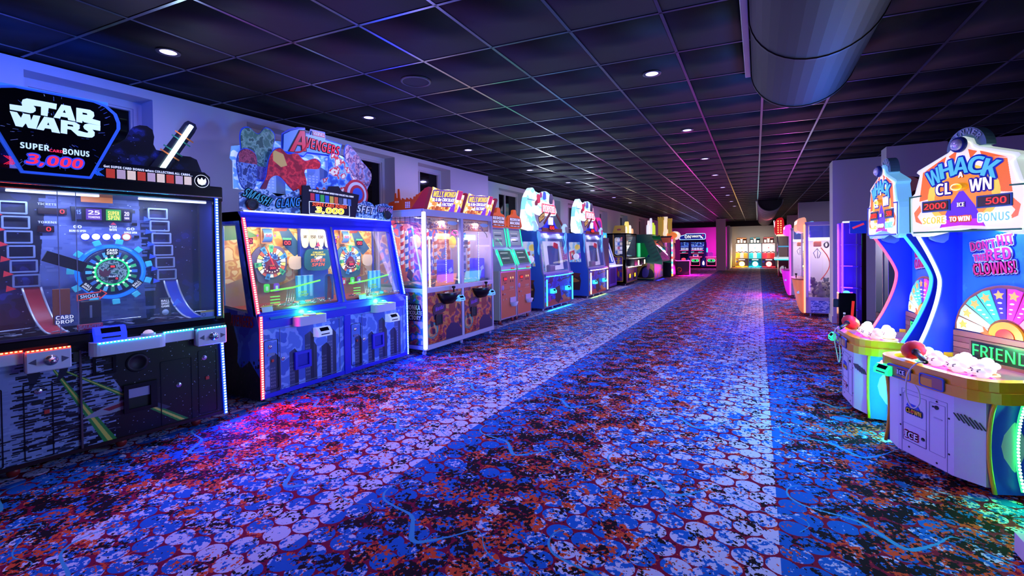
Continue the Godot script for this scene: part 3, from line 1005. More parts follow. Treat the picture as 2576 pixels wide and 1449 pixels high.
	for i in 4:
		add(t, "chevron", prism([0.0, 0.03, -0.035, 0.0, 0.0, -0.03, 0.006, -0.03, -0.028, 0.0, 0.006, 0.03], 0.003), mt("1f66ff", 0.4, 0.0, 0.8), Vector3(-0.878 + 0.012 * i, 2.24, 0.033))
		add(t, "chevron", prism([0.0, 0.03, 0.035, 0.0, 0.0, -0.03, -0.006, -0.03, 0.028, 0.0, -0.006, 0.03], 0.003), mt("ff2040", 0.4, 0.0, 0.9), Vector3(-1.36 + 0.012 * i, 2.26, 0.033))
	for i in 9:
		var ci := img(24, 32, ["c83c28", "e8e4ea", "e07a40", "b83c9c", "5048c8", "d8c8a0", "e0eaf4", "c87858", "e04c9c"][i])
		blots(ci, [["401018", "c83c28", "f0a040"], ["e8e4ea", "c0a8b8", "484060"], ["e07a40", "f4dcc0", "783010"]][i % 3], 0.08, 40 + i)
		add(t, "collector_card", box(0.054, 0.072, 0.004, 0.001), pic(ci, 0.4, 0.5), Vector3(-0.8 + i * 0.0655, 2.236, 0.034))
	var em := add(t, "round_emblem", lathe([0.0, 0.006, 0.05, 0.006, 0.058, 0.0], 28), mt("08090f", 0.3), Vector3(-0.17, 2.243, 0.032), Vector3(90, 0, 0))
	add(em, "emblem_ring", lathe([0.054, 0.008, 0.058, 0.008], 28), mt("e8f0ff", 0.4, 0.0, 1.0))
	add(em, "emblem_mark", prism([-0.03, 0.03, -0.014, 0.01, 0.0, 0.034, 0.014, 0.01, 0.03, 0.03, 0.036, 0.0, 0.026, -0.026, 0.0, -0.036, -0.026, -0.026, -0.036, 0.0], 0.003), mt("e8f0ff", 0.4, 0.0, 1.0), Vector3(0, 0.009, 0), Vector3(-90, 0, 0))

func space_inside(t: Node3D) -> void:
	var zb := -0.44
	var im := img(640, 352, "0d1238")
	blots(im, ["080c2a", "0c1440", "16206a", "2a3aa0"], 0.01, 3, 0, 0, 1, 1, -0.2, 0.8)
	fill(im, [0.5, 0.0, 0.78, 0.0, 0.8, 1.0, 0.46, 1.0], "6f7cba")
	specks(im, 220, 0.48, 0, 0.8, 1, ["5f6cb0", "7f8cc8", "56629e"], 3, 9, 3.0)
	specks(im, 160, 0, 0, 1, 1, ["dfe6ff", "7f92f0"], 1, 2)
	add(t, "back_panel", prism([-2.15, 0.98, -0.05, 0.98, -0.05, 2.1, -2.15, 2.1], 0.01), pic(im, 0.4), Vector3(0, 0, zb))
	add(t, "playfield", box(2.1, 0.02, 0.44), mt("4a5078", 0.2, 0.5), Vector3(-1.1, 0.99, -0.22))
	add(t, "inner_wall", box(0.012, 1.1, 0.42), mt("1c2464", 0.5), Vector3(-0.03, 1.53, -0.22))
	for x in [-1.85, -1.1, -0.35]:
		add(t, "lamp_tube", box(0.5, 0.016, 0.03, 0.003), mt("cfdcff", 0.4, 0.0, 2.0), Vector3(x, 2.06, -0.08))
		area(t, Vector3(x, 2.045, -0.08), Vector3(0, -1, -0.35), 0.5, 0.05, "a8bcff", 0.55)
	# ladder of lit target windows and curved ball lanes at each end
	for s in [[-1.3, "c83038"], [-0.4, "2f50e0"], [-1.8, "2f50e0"]]:
		var x: float = s[0]
		for i in 6:
			var y := 1.96 - i * 0.113
			add(t, "target_window", rframe(-0.075, -0.05, 0.075, 0.05, 0.012, 0.02, 0.008), mt("9fb0e0", 0.3, 0.3), Vector3(x + i * 0.012 + 0.015, y, zb + 0.06))
			add(t, "target_arrow", prism([-0.03, 0.02, 0.02, -0.01, -0.035, -0.028], 0.006), mt(s[1], 0.4, 0.0, 0.4), Vector3(x - 0.06 + i * 0.012, y - 0.05, zb + 0.07))
			if x > -1.5:
				add(t, "count_window", box(0.035, 0.026, 0.006), mt("1c0608", 0.3), Vector3(x - 0.16 + i * 0.012, y + 0.01, zb + 0.02))
		var pts := []
		for i in 9:
			var q := i / 8.0
			pts.append(Vector3(x + 0.05 + 0.1 * q, 1.34 - 0.34 * sin(q * PI / 2), zb + 0.05 + 0.34 * (1 - cos(q * PI / 2))))
		add(t, "lane_rail", tube(pts, 0.008, 6), mt("e4e8f6", 0.25, 0.3))
		var pt2 := []
		for p in pts:
			pt2.append(p + Vector3(0.1, 0.0, 0))
		add(t, "lane_rail", tube(pt2, 0.008, 6), mt("e4e8f6", 0.25, 0.3))
		var st := SurfaceTool.new()
		st.begin(Mesh.PRIMITIVE_TRIANGLES)
		for i in 8:
			quad(st, pts[i], pt2[i], pt2[i + 1], pts[i + 1], pts[i] - Vector3(0, 1, 0))
		st.generate_normals()
		add(t, "ball_lane", st.commit(), mt(s[1], 0.4))
	# counters
	add(t, "lettering", text("TICKETS", 0.105, 0.018, 0.003), mt("cfd6f4", 0.5, 0.0, 0.5), Vector3(-1.1, 2.0, zb + 0.03))
	digits(t, "0", -1.07, 1.945, zb + 0.03, 0.165, 0.05, 0.16, 0.055)
	add(t, "lettering", text("TOKENS", 0.105, 0.018, 0.003), mt("cfd6f4", 0.5, 0.0, 0.5), Vector3(-1.1, 1.855, zb + 0.03))
	digits(t, "0", -1.11, 1.8, zb + 0.03, 0.095, 0.05, 0.28, 0.015)
	# prize reel
	add(t, "reel_case", prism([-0.96, 1.87, -0.58, 1.87, -0.57, 1.99, -0.97, 1.99], 0.03), mt("07080e", 0.3), Vector3(0, 0, zb + 0.07))
	for q in [[-0.83, "25", "TOKENS", "50247c", "e8d8ff", 0.1], [-0.703, "SUPER", "SPIN", "3aa030", "ffe050", 0.1], [-0.615, "20", "TOKENS", "28123c", "e8d8ff", 0.045], [-0.925, "15", "", "14184a", "6f88ff", 0.04]]:
		var c := add(t, "reel_card", box(q[5], 0.095, 0.006, 0.002), mt(q[3], 0.4, 0.0, 0.5), Vector3(q[0], 1.93, zb + 0.075))
		add(c, "lettering", text(q[1], q[5] * 0.75, 0.035, 0.002), mt(q[4], 0.5, 0.0, 0.8), Vector3(0, 0.015, 0.005))
		if q[2]:
			add(c, "lettering", text(q[2], q[5] * 0.75, 0.018 if q[2] == "TOKENS" else 0.035, 0.002), mt(q[4], 0.5, 0.0, 0.8), Vector3(0, -0.024, 0.005))
	for q in [["GO", -0.925, 1.825, 0.05, 0.024], ["BONUS SPIN", -0.925, 1.79, 0.1, 0.018], ["YOU", -0.7, 1.83, 0.05, 0.02], ["WIN", -0.7, 1.805, 0.05, 0.02], ["GO", -0.58, 1.815, 0.055, 0.024], ["SUPER SPIN", -0.58, 1.782, 0.09, 0.018]]:
		add(t, "lettering", text(q[0], q[3], q[4], 0.003), mt("eef2ff", 0.5, 0.0, 0.7), Vector3(q[1], q[2], zb + 0.03))
	add(t, "win_arrow", prism([-0.02, 0.0, 0.02, 0.0, 0.0, 0.022], 0.005), mt("e04a6a", 0.4, 0.0, 0.5), Vector3(-0.7, 1.848, zb + 0.05))
	for i in 5:
		add(t, "ball_lamp", lathe([0.0, 0.008, 0.02, 0.008, 0.026, 0.004, 0.029, 0.0], 20), mt("f4f6ff", 0.4, 0.0, 1.1 if i < 4 else 0.5), Vector3(-0.88 + 0.0675 * i, 1.742, zb + 0.03), Vector3(90, 0, 0))
		add(t, "lamp_bezel", lathe([0.027, 0.006, 0.034, 0.006, 0.034, 0.0], 20), mt("2038d8" if i < 4 else "c84a3a", 0.4, 0.0, 0.4), Vector3(-0.88 + 0.0675 * i, 1.742, zb + 0.03), Vector3(90, 0, 0))
	# big token wheel
	var cw := Vector3(-0.72, 1.44, zb + 0.05)
	add(t, "wheel_disc", lathe([0.0, 0.02, 0.19, 0.02, 0.2, 0.012, 0.2, 0.0], 48), mt("1c2c50", 0.3), cw, Vector3(90, 0, 0))
	var gi := img(128, 128, "3a5048")
	blots(gi, ["304a58", "7fa8a0", "b4c8c4", "2c6a50"], 0.03, 77)
	add(t, "wheel_face", prism(circ(0, 0, 0.1, 32), 0.004), pic(gi, 0.4, 0.15), cw + Vector3(0, 0, 0.026))
	add(t, "wheel_ring", lathe([0.205, 0.0, 0.235, 0.0, 0.235, 0.012, 0.205, 0.012], 48), mt("1878ff", 0.3, 0.0, 0.9), cw, Vector3(90, 0, 0))
	add(t, "wheel_glow_ring", lathe([0.105, 0.0, 0.118, 0.0, 0.118, 0.008, 0.105, 0.008], 40), mt("28e07a", 0.4, 0.0, 0.9), cw + Vector3(0, 0, 0.022), Vector3(90, 0, 0))
	for i in 20:
		var a := TAU * i / 20.0
		add(t, "score_card", box(0.026, 0.04, 0.004, 0.001), mt(["3a70c8", "48c878", "58b8e0", "2c8858"][i % 4], 0.4, 0.0, 0.5), cw + Vector3(cos(a) * 0.152, sin(a) * 0.152, 0.024), Vector3(0, 0, rad_to_deg(a) - 90))
		add(t, "score_lamp", ball(0.009, 1.0, 10), mt("d8ffe8" if i != 14 else "ffffff", 0.3, 0.0, 0.9), cw + Vector3(cos(a) * 0.122, sin(a) * 0.122, 0.03))
	for i in 11:
		var a := TAU * (i + 0.4) / 11.0
		add(t, "card_gate", box(0.05, 0.045, 0.02, 0.004), mt("46c8e8", 0.3, 0.0, 0.35), cw + Vector3(cos(a) * 0.262, sin(a) * 0.262, 0.02), Vector3(0, 0, rad_to_deg(a) - 90))
	for q in [["CARD", 0.0, 0.185], ["DROP", 0.0, 0.16]]:
		add(t, "lettering", text(q[0], 0.07, 0.02, 0.003), mt("f4f6ff", 0.5, 0.0, 0.8), cw + Vector3(q[1], q[2], 0.036))
	for q in [[-0.165, -0.12, -45.0], [0.165, -0.12, 45.0]]:
		var b := add(t, "hub_plate", box(0.085, 0.05, 0.006, 0.002), mt("0a0c14", 0.4), cw + Vector3(q[0], q[1], 0.03), Vector3(0, 0, q[2]))
		add(b, "lettering", text("BALL", 0.06, 0.018, 0.002), mt("f4f6ff", 0.5, 0.0, 0.7), Vector3(0, 0.011, 0.004))
		add(b, "lettering", text("SHOOT", 0.06, 0.014, 0.002), mt("f4f6ff", 0.5, 0.0, 0.7), Vector3(0, -0.012, 0.004))
	add(t, "hub_plate", box(0.09, 0.058, 0.006, 0.002), mt("0a0c14", 0.4), cw + Vector3(0, 0.172, 0.03))
	digits(t, "--", cw.x, cw.y + 0.045, cw.z + 0.034, 0.045, 0.022, 0.6)
	digits(t, "0", cw.x + 0.005, cw.y - 0.06, cw.z + 0.034, 0.07, 0.024, 0.2, 0.02)
	add(t, "lettering", text("PLAYS", 0.06, 0.014, 0.002), mt("cfd6f4", 0.5, 0.0, 0.5), cw + Vector3(0.005, -0.04, 0.034))
	add(t, "wheel_emblem", prism([-0.055, 0.03, -0.03, 0.005, -0.018, 0.032, 0.0, 0.005, 0.012, 0.028, 0.02, 0.0, 0.005, -0.035, -0.03, -0.045, -0.055, -0.02], 0.003), mt("7a3a40", 0.5), cw + Vector3(-0.03, 0.0, 0.03))
	# shoot arrow, card drop plate and ball game plate
	var sh := add(t, "shoot_arrow", prism([-0.09, 0.022, 0.05, 0.036, 0.05, 0.055, 0.095, 0.018, 0.045, -0.03, 0.045, -0.008, -0.09, -0.03], 0.01), mt("1c1430", 0.3), Vector3(-0.885, 1.25, -0.2))
	add(sh, "arrow_edge", prism([-0.09, 0.022, 0.05, 0.036, 0.05, 0.055, 0.095, 0.018, 0.045, -0.03, 0.045, -0.008, -0.09, -0.03], 0.006, [[-0.084, 0.016, 0.056, 0.03, 0.056, 0.044, 0.085, 0.017, 0.051, -0.016, 0.05, -0.002, -0.084, -0.022]]), mt("e04a3a", 0.4, 0.0, 0.7), Vector3(0, 0, 0.005))
	add(sh, "lettering", text("SHOOT", 0.11, 0.026, 0.003), mt("aac8ff", 0.5, 0.0, 0.8), Vector3(-0.015, 0.004, 0.003), Vector3(0, 0, 3))
	add(t, "arm_plate", box(0.26, 0.085, 0.01, 0.003), mt("0a0c16", 0.3), Vector3(-1.02, 1.535, -0.3), Vector3(0, 0, -24))
	add(t, "launcher", box(0.13, 0.2, 0.03, 0.008), mt("07080e", 0.3), Vector3(-0.9, 1.12, -0.18))
	add(t, "launcher_slot", box(0.015, 0.1, 0.004, 0.002), mt("aab0c8", 0.3, 0.5), Vector3(-0.9, 1.13, -0.163))
	var ci := img(64, 96, "d89a58")
	blots(ci, ["3a62c8", "d8a860", "8a4a28", "f0d088"], 0.04, 12)
	add(t, "card_drop_plate", box(0.1, 0.27, 0.008, 0.003), pic(ci, 0.4, 0.1), Vector3(-1.06, 1.19, -0.22))
	for q in [["CARD", 1.1], ["DROP", 1.065]]:
		sign_text(t, q[0], -1.045, q[1], -0.212, 0.1, 0.028, mt("f0f4ff", 0.5, 0.0, 0.6), mt("1c50c8", 0.5), 0.006)
	var gp := add(t, "ball_game_plate", box(0.085, 0.17, 0.008, 0.003), mt("090a10", 0.4), Vector3(-0.38, 1.1, -0.26))
	for q in [["BALL", 0.06], ["SHOOT", 0.035], ["GAME", 0.01]]:
		add(gp, "lettering", text(q[0], 0.06, 0.019, 0.002), mt("f0f4ff", 0.5, 0.0, 0.5), Vector3(0, q[1], 0.005))
	add(gp, "ball_print", lathe([0.0, 0.004, 0.024, 0.004, 0.026, 0.0], 20), mt("f0f4ff", 0.4), Vector3(0, -0.045, 0.004), Vector3(90, 0, 0))
	add(gp, "ball_arrow", prism([0.04, 0.0, 0.075, 0.05, 0.11, 0.005, 0.085, 0.01, 0.065, -0.01, 0.04, -0.015], 0.004), mt("2f6ae8", 0.4, 0.0, 0.4), Vector3(0.02, 0.02, 0))
	var st2 := add(t, "notice_sticker", box(0.11, 0.1, 0.002), mt("7f90d0", 0.5), Vector3(-0.13, 1.01, -0.012))
	add(st2, "sticker_band", box(0.11, 0.018, 0.002), mt("d8c048", 0.5), Vector3(0, 0.041, 0.001))
	add(st2, "sticker_mark", lathe([0.012, 0.001, 0.016, 0.001], 16), mt("2c3878", 0.5), Vector3(-0.03, 0.012, 0.002), Vector3(90, 0, 0))
	add(t, "side_sign", box(0.2, 0.07, 0.006, 0.002), mt("d87a30", 0.4, 0.0, 0.3), Vector3(-0.82, 2.06, -0.3))
	var fac := add(t, "faction_sign", box(0.15, 0.085, 0.02, 0.004), mt("8a1830", 0.4, 0.0, 0.3), Vector3(-0.92, 1.0, -0.09))
	add(fac, "lettering", text("GALACTIC", 0.125, 0.026, 0.003), mt("b8b4d8", 0.5), Vector3(0, 0.02, 0.011))
	add(fac, "lettering", text("EMPIRE", 0.125, 0.03, 0.003), mt("b8b4d8", 0.5), Vector3(0, -0.02, 0.011))
	# collected cards lying on the playfield edge
	var list := []
	for i in 60:
		list.append([box(0.035, 0.003, 0.05), T(Vector3(rng.randf_range(-2.0, -0.1), 1.003 + 0.003 * (i % 4), rng.randf_range(-0.36, -0.08)), Vector3(rng.randf_range(-8, 8), rng.randf() * 180, rng.randf_range(-8, 8)))])
	var cd := add(t, "card_spill", join(list), mt("c8cce0", 0.25, 0.4))
	cd.set_meta("kind", "stuff")
	for i in 4:
		add(t, "pusher_bar", box(0.4, 0.012, 0.02, 0.003), mt("c0c6e8", 0.15, 0.9), Vector3(-1.75 + 0.5 * i, 1.03, -0.3), Vector3(0, 25 - 15 * i, 0))

# ---------------------------------------------------------------- blue two-player coin pusher
func pusher_machine() -> void:
	var t := thing("coin_pusher", "blue two-player coin pusher with colourful comic cut-out boards on top", "arcade machine", Vector3(-4.538, 0, -2.778), 90)
	var W := 2.23
	var blue := coat("1420d8", 0.4)
	var sky := city(420, 300, ["5d86e0", "88b0f4", "4468cc"], ["39456e", "525f8c", "2c3658"], 21, 7)
	casters(t, [0.12, 1.1, 2.1], [-0.08, -0.7], "9a9aa4")
	add(t, "cabinet", prof([-0.85, 0.05, 0.0, 0.05, 0.0, 0.8, -0.02, 0.93, -0.85, 0.93], W - 0.03), blue, Vector3(W / 2, 0, 0))
	add(t, "kick_rail", box(W, 0.05, 0.02, 0.004), blue, Vector3(W / 2, 0.075, 0.008))
	# side walls with a window
	var sp := [0.0, 0.04, 0.0, 0.8, -0.046, 0.93, -0.285, 1.965, -0.34, 2.03, -0.85, 2.03, -0.85, 0.04]
	var hole := [-0.66, 1.0, -0.2, 0.96, -0.385, 1.88, -0.66, 1.885]
	var pan := img(200, 320, "2d6ad8")
	blots(pan, ["1a3ccc", "2d6ad8", "4f94e8"], 0.01, 8)
	fill(pan, [0, 1, 0, 0.8, 0.15, 0.76, 0.3, 0.84, 0.45, 0.78, 0.6, 0.85, 0.8, 0.8, 1, 0.88, 1, 1], "14121e")
	fill(pan, [0.2, 0.56, 0.4, 0.55, 0.55, 0.72, 0.5, 0.95, 0.25, 1.0, 0.15, 0.8], "2a1c28")
	specks(pan, 120, 0.0, 0.78, 1.0, 1.0, ["241c2c", "3a2c38", "0c0a12"], 2, 6)
	for x in [0.015, W - 0.015]:
		var sd := add(t, "side_wall", prof(sp, 0.03, [hole]), pic(pan, 0.4) if x < 1 else blue, Vector3(x, 0, 0))
		add(sd, "side_window", prof(hole, 0.004), glass(0.05))
		add(sd, "window_trim", prof([-0.675, 0.985, -0.185, 0.943, -0.372, 1.895, -0.675, 1.9], 0.036, [hole]), mt("8fa2c8", 0.3, 0.7))
	var sl := Vector3(-0.002, 0.855, -0.3)
	for q in [["AVENGERS", 0.0, 0.41, 0.12, "c0202c"], ["MARVEL", 0.085, 0.14, 0.034, "c8d0ea"]]:
		add(t, "side_lettering", text(q[0], q[2], q[3], 0.003, 0.1, 0.0), mt(q[4], 0.4), sl + Vector3(0, q[1], 0), Vector3(0, -90, 0))
	# printed lower doors
	for s in [[0.03, 1.07], [1.17, 2.19]]:
		var x0: float = s[0]
		var x1: float = s[1]
		add(t, "lower_print", prism([x0, 0.1, x1, 0.1, x1, 0.78, x0, 0.78], 0.008), pic(sky, 0.3), Vector3(0, 0, 0.008))
		add(t, "cabinet_door", rframe(x0 + 0.19, 0.115, x1 - 0.06, 0.765, 0.006, 0.006, 0.01), mt("8090c0", 0.3, 0.7), Vector3(0, 0, 0.014))
		add(t, "service_door", rframe(x0 + 0.01, 0.13, x0 + 0.17, 0.66, 0.005, 0.006, 0.02), mt("10142c", 0.3, 0.5), Vector3(0, 0, 0.014))
		lock(t, x0 + 0.08, 0.585, 0.01)
		lock(t, x0 + 0.225, 0.43, 0.01)
		add(t, "coin_slot", prism(rr(x0 + 0.05, 0.49, x0 + 0.13, 0.52, 0.012), 0.01), mt("8a94b8", 0.3, 0.7), Vector3(0, 0, 0.016))
		add(t, "reject_button", box(0.025, 0.03, 0.01, 0.003), mt("c83a34", 0.4), Vector3(x0 + 0.105, 0.435, 0.014))
		var ch := add(t, "prize_chute", prism([x0 + 0.355, 0.275, x0 + 0.56, 0.275, x0 + 0.56, 0.47, x0 + 0.355, 0.47], 0.03, [[x0 + 0.385, 0.305, x0 + 0.53, 0.305, x0 + 0.53, 0.44, x0 + 0.385, 0.44]]), blue, Vector3(0, 0, 0.036))
		add(ch, "chute_flap", box(0.14, 0.13, 0.006), mt("3c48c8", 0.2, 0.4), Vector3(x0 + 0.458, 0.372, -0.022))
		card_reader(t, Vector3(x0 + 0.7, 0.6, 0.01), "b8c8ff", 0.19, 0.5, 0.0)
		# white button box with a glowing dome
		var bx := add(t, "button_box", prism(rr(x0 + 0.345, -0.12, x0 + 0.72, 0.02, 0.035), 0.1), mt("ccd0e6", 0.35), Vector3(0, 0.865, 0), Vector3(-90, 0, 0))
		add(bx, "button_plate", prism(rr(x0 + 0.36, -0.112, x0 + 0.705, 0.01, 0.03), 0.004), mt("e09a30", 0.4), Vector3(0, 0, 0.004))
		dome_button(t, Vector3(x0 + 0.53, 0.87, 0.05), "40ffb0", 0.055, "e8f4ff", 1.6, 0.25)
	add(t, "mid_post", box(0.1, 0.74, 0.03, 0.004), blue, Vector3(1.12, 0.42, 0.01))
	add(t, "control_band", prof([-0.1, 0.785, 0.01, 0.785, 0.012, 0.86, -0.03, 0.945, -0.1, 0.945], W - 0.04), blue, Vector3(W / 2, 0, 0))
	add(t, "band_trim", box(1.0, 0.03, 0.006, 0.002), mt("3f86e0", 0.25, 0.6), Vector3(0.62, 0.885, 0.003), Vector3(-25, 0, 0))
	# sloping glazed front
	var up := Vector3(0, 1.03, -0.235).normalized()
	var nn := Vector3(0, 0.235, 1.03).normalized()
	var slope := Transform3D(Basis(Vector3.RIGHT, up, nn), Vector3(W / 2, 1.44, -0.172))
	var fr := add(t, "glass_frame", join([
		[prism([-W / 2, -0.53, 0.005, -0.53, 0.005, 0.54, -W / 2, 0.54], 0.03, [rr(-W / 2 + 0.05, -0.5, -0.05, 0.44, 0.03)]), Vector3.ZERO],
		[prism([0.005, -0.53, W / 2, -0.53, W / 2, 0.54, 0.005, 0.54], 0.03, [rr(0.06, -0.5, W / 2 - 0.06, 0.44, 0.03)]), Vector3.ZERO]]), blue)
	fr.transform = slope
	var gl := add(t, "front_glass", box(W - 0.1, 1.0, 0.005), glass(0.04))
	gl.transform = slope.translated_local(Vector3(0, 0, -0.02))
	add(fr, "post_trim", box(0.03, 0.98, 0.008, 0.002), mt("a8b8ea", 0.2, 0.8), Vector3(0.02, -0.02, 0.004))
	add(t, "header", prof([-0.85, 1.93, -0.27, 1.93, -0.29, 2.03, -0.85, 2.03], W), blue, Vector3(W / 2, 0, 0))
	led(t, Vector3(0.03, 2.035, -0.28), Vector3(W - 0.03, 2.035, -0.28), Vector3(0, 0.6, 1), "c8d4ff", 1.6, 0.25, 0.016, 0.026, "ffffff")
	for s in [[0.015, "ff2038", "ffb090", 1.8], [W - 0.02, "1028ff", "a8e8ff", 4.0]]:
		led(t, Vector3(s[0], 0.945, -0.03), Vector3(s[0], 1.96, -0.262), Vector3(0, 0.2, 1), s[1], 3.0, s[3], 0.035, 0.024, s[2])
		led(t, Vector3(s[0], 0.06, 0.02), Vector3(s[0], 0.92, 0.012), Vector3(0, 0, 1), s[1], 3.0, s[3] * 1.2, 0.035, 0.024, s[2])
	pusher_inside(t, W)
	pusher_topper(t, W)

func pusher_inside(t: Node3D, W: float) -> void:
	var zb := -0.62
	var im := img(512, 280, "e0a040")
	blots(im, ["c87828", "e0a040", "f0c468", "d88a38", "f4d890"], 0.014, 14)
	fill(im, [0.0, 0.72, 0.14, 0.62, 0.3, 0.78, 0.4, 0.7, 0.46, 0.82, 0.62, 0.72, 0.75, 0.8, 1, 0.7, 1, 1, 0, 1], "9a7458")
	for s in [0.0, 0.52]:
		fill(im, [s + 0.06, 0.02, s + 0.18, 0.16, s + 0.1, 0.2, s, 0.22, s, 0.05], "4f8a48")
		fill(im, [s + 0.3, 0.06, s + 0.36, 0.05, s + 0.42, 0.22, s + 0.46, 0.32, s + 0.4, 0.42, s + 0.34, 0.3], "2c5a7c")
		fill(im, [s + 0.28, 0.03, s + 0.36, 0.05, s + 0.35, 0.09, s + 0.27, 0.1], "a03828")
	add(t, "back_panel", prism([0.03, 0.95, W - 0.03, 0.95, W - 0.03, 1.94, 0.03, 1.94], 0.01), pic(im, 0.45), Vector3(0, 0, zb - 0.05))
	add(t, "playfield", box(W - 0.07, 0.02, 0.6), mt("a03c38", 0.3), Vector3(W / 2, 0.965, -0.38))
	for x in [0.58, 1.68]:
		add(t, "lamp_tube", box(0.8, 0.016, 0.03, 0.003), mt("ffe8c8", 0.4, 0.0, 2.2), Vector3(x, 1.915, -0.36))
		area(t, Vector3(x, 1.9, -0.36), Vector3(0, -1, -0.5), 0.8, 0.06, "ffe6c4", 0.95)
	for s in [0.0, 1.19]:
		# crested wheel of score fans
		var c := Vector3(0.547 + s, 1.462, zb)
		var crest := soft([-0.2, 0.14, -0.13, 0.19, -0.05, 0.16, 0.06, 0.2, 0.15, 0.17, 0.21, 0.06, 0.19, -0.12, 0.15, -0.24, -0.13, -0.24, -0.19, -0.1, -0.24, 0.05])
		add(t, "wheel_crest", prism(crest, 0.02), mt("5c5876" if s == 0.0 else "3c6a8c", 0.4), c)
		var wi := img(96, 96, "3860b8")
		blots(wi, ["20408c", "4880c8", "7ab0e0", "602838"], 0.035, 60 + int(s))
		add(t, "wheel_face", prism(circ(0, 0, 0.115, 32), 0.006), pic(wi, 0.4, 0.1), c + Vector3(0, 0, 0.01))
		for i in 22:
			var a := TAU * i / 22.0
			var tall := i % 4 == 0
			var fan := add(t, "score_fan", prism([-0.014, -0.025, 0.014, -0.025, 0.022, 0.03, -0.022, 0.03] if not tall else [-0.018, -0.025, 0.018, -0.025, 0.032, 0.06, -0.032, 0.06], 0.006), mt(["48b070", "f0d870", "d86038", "f4f0e0", "3a88c8", "f0d870"][0 if tall and i % 8 == 0 else (4 if tall else 1 + i % 3)], 0.4, 0.0, 0.25), c + Vector3(sin(a) * 0.15, cos(a) * 0.15, 0.012), Vector3(0, 0, -rad_to_deg(a)))
			add(t, "score_lamp", ball(0.008, 1.0, 8), mt("fff4d8", 0.3, 0.0, 0.8), c + Vector3(sin(a) * 0.116, cos(a) * 0.116, 0.018))
			if tall:
				add(fan, "lettering", text("15", 0.03, 0.028, 0.002), mt("182058", 0.5), Vector3(0, 0.03, 0.003))
		var pl := add(t, "hub_mound", prism(soft([-0.09, -0.12, 0.09, -0.12, 0.06, 0.0, 0.0, 0.05, -0.06, 0.0]), 0.008), mt("7a1c20", 0.4), c + Vector3(0, 0, 0.018))
		add(pl, "lettering", text("PLAYS", 0.06, 0.014, 0.002), mt("f0c050", 0.5), Vector3(0, -0.035, 0.003))
		digits(t, "000", c.x, c.y - 0.065, c.z + 0.024, 0.09, 0.045, 0.8)
		if s == 0.0:
			add(t, "neon_pointer", tube([c + Vector3(-0.09, 0.19, 0.05), c + Vector3(0.0, -0.03, 0.05)], 0.006), mt("ff3030", 0.3, 0.0, 1.6))
		# rolling number reel and counters
		var rx: float = 0.49 + s * 0.967
		add(t, "reel_frame", rframe(rx - 0.075, 1.69, rx + 0.075, 1.885, 0.014, 0.02), mt("c08048", 0.3, 0.4), Vector3(0, 0, zb + 0.02))
		var rl := add(t, "number_reel", join([[lathe([0.09, -0.055, 0.09, 0.055], 24), T(Vector3(rx, 1.787, zb - 0.04), Vector3(0, 0, 90))]]), mt("4a78d0", 0.3, 0.0, 0.25))
		add(rl, "lettering", text("50", 0.07, 0.035, 0.002, 0.2), mt("e83828", 0.5, 0.0, 0.6), Vector3(rx, 1.787, zb + 0.053))
		for d in [-1.0, 1.0]:
			add(t, "reel_pointer", prism([0.0, 0.018, 0.0, -0.018, -0.022 * d, 0.0], 0.004), mt("8a3ab0", 0.4, 0.0, 0.4), Vector3(rx + 0.115 * d, 1.785, zb + 0.01))
		add(t, "title_strip", box(0.3, 0.035, 0.006, 0.002), mt("5a2878", 0.4, 0.0, 0.2), Vector3(rx, 1.93, zb + 0.01))
		digits(t, "00", 0.755 + s * 0.97, 1.7, zb + 0.01, 0.115, 0.07, 0.7)
		add(t, "lettering", text("TOKENS", 0.12, 0.022, 0.002, 0.2), mt("58e060", 0.5, 0.0, 0.5), Vector3(0.755 + s * 0.97, 1.75, zb + 0.01))
		digits(t, "00", 0.28 + s * 0.99, 1.72, zb + 0.01, 0.085, 0.07, 0.7)
		add(t, "picture_tile", prism(soft([-0.09, -0.05, -0.08, 0.07, 0.02, 0.08, 0.09, 0.06, 0.085, -0.06, 0.0, -0.09], 3), 0.008), mt("d8c4a8", 0.5), Vector3(0.86 + s * 1.0, 1.45, zb + 0.02))
		# card stands, cut-out posts, neon slide bar and chute
		var st := add(t, "card_stand", box(0.24, 0.3, 0.02, 0.004), mt("4a90d8", 0.3), Vector3(0.775 + s * 0.95, 1.15, -0.32))
		for q in [-0.08, 0.0, 0.08]:
			add(st, "stand_slot", box(0.04, 0.26, 0.02, 0.003), mt("b8d8f8", 0.2), Vector3(q, 0.02, 0.008))
		add(st, "lettering", text("CARD", 0.11, 0.026, 0.003, 0.2), mt("e8d040", 0.5), Vector3(-0.04, -0.05, 0.021))
		add(st, "lettering", text("DROP", 0.11, 0.026, 0.003, 0.2), mt("e8d040", 0.5), Vector3(-0.02, -0.085, 0.021))
		var ci := img(32, 96, ["2c50c0", "343a70"][0 if s == 0.0 else 1])
		fill(ci, [0.3, 0.1, 0.6, 0.08, 0.8, 0.4, 0.7, 1.0, 0.2, 1.0, 0.3, 0.5], "a82030" if s == 0.0 else "2850a8")
		add(t, "standing_board", prism(rr(1.02 + s, 0.96, 1.15 + s, 1.3, 0.04), 0.008), pic(ci, 0.4), Vector3(0, 0, -0.26))
		add(t, "neon_bar", tube([Vector3(0.33 + s * 0.93, 1.15, -0.3), Vector3(0.6 + s * 0.93, 1.165, -0.3), Vector3(0.98 + s * 1.0, 1.225, -0.3)], 0.009), mt("60ff30", 0.3, 0.0, 1.5))
		for i in 3:
			add(t, "neon_rung", box(0.11, 0.008, 0.02, 0.002), mt("60f040", 0.3, 0.0, 1.2), Vector3(0.38 + s * 1.0, 1.01 + i * 0.035, -0.3))
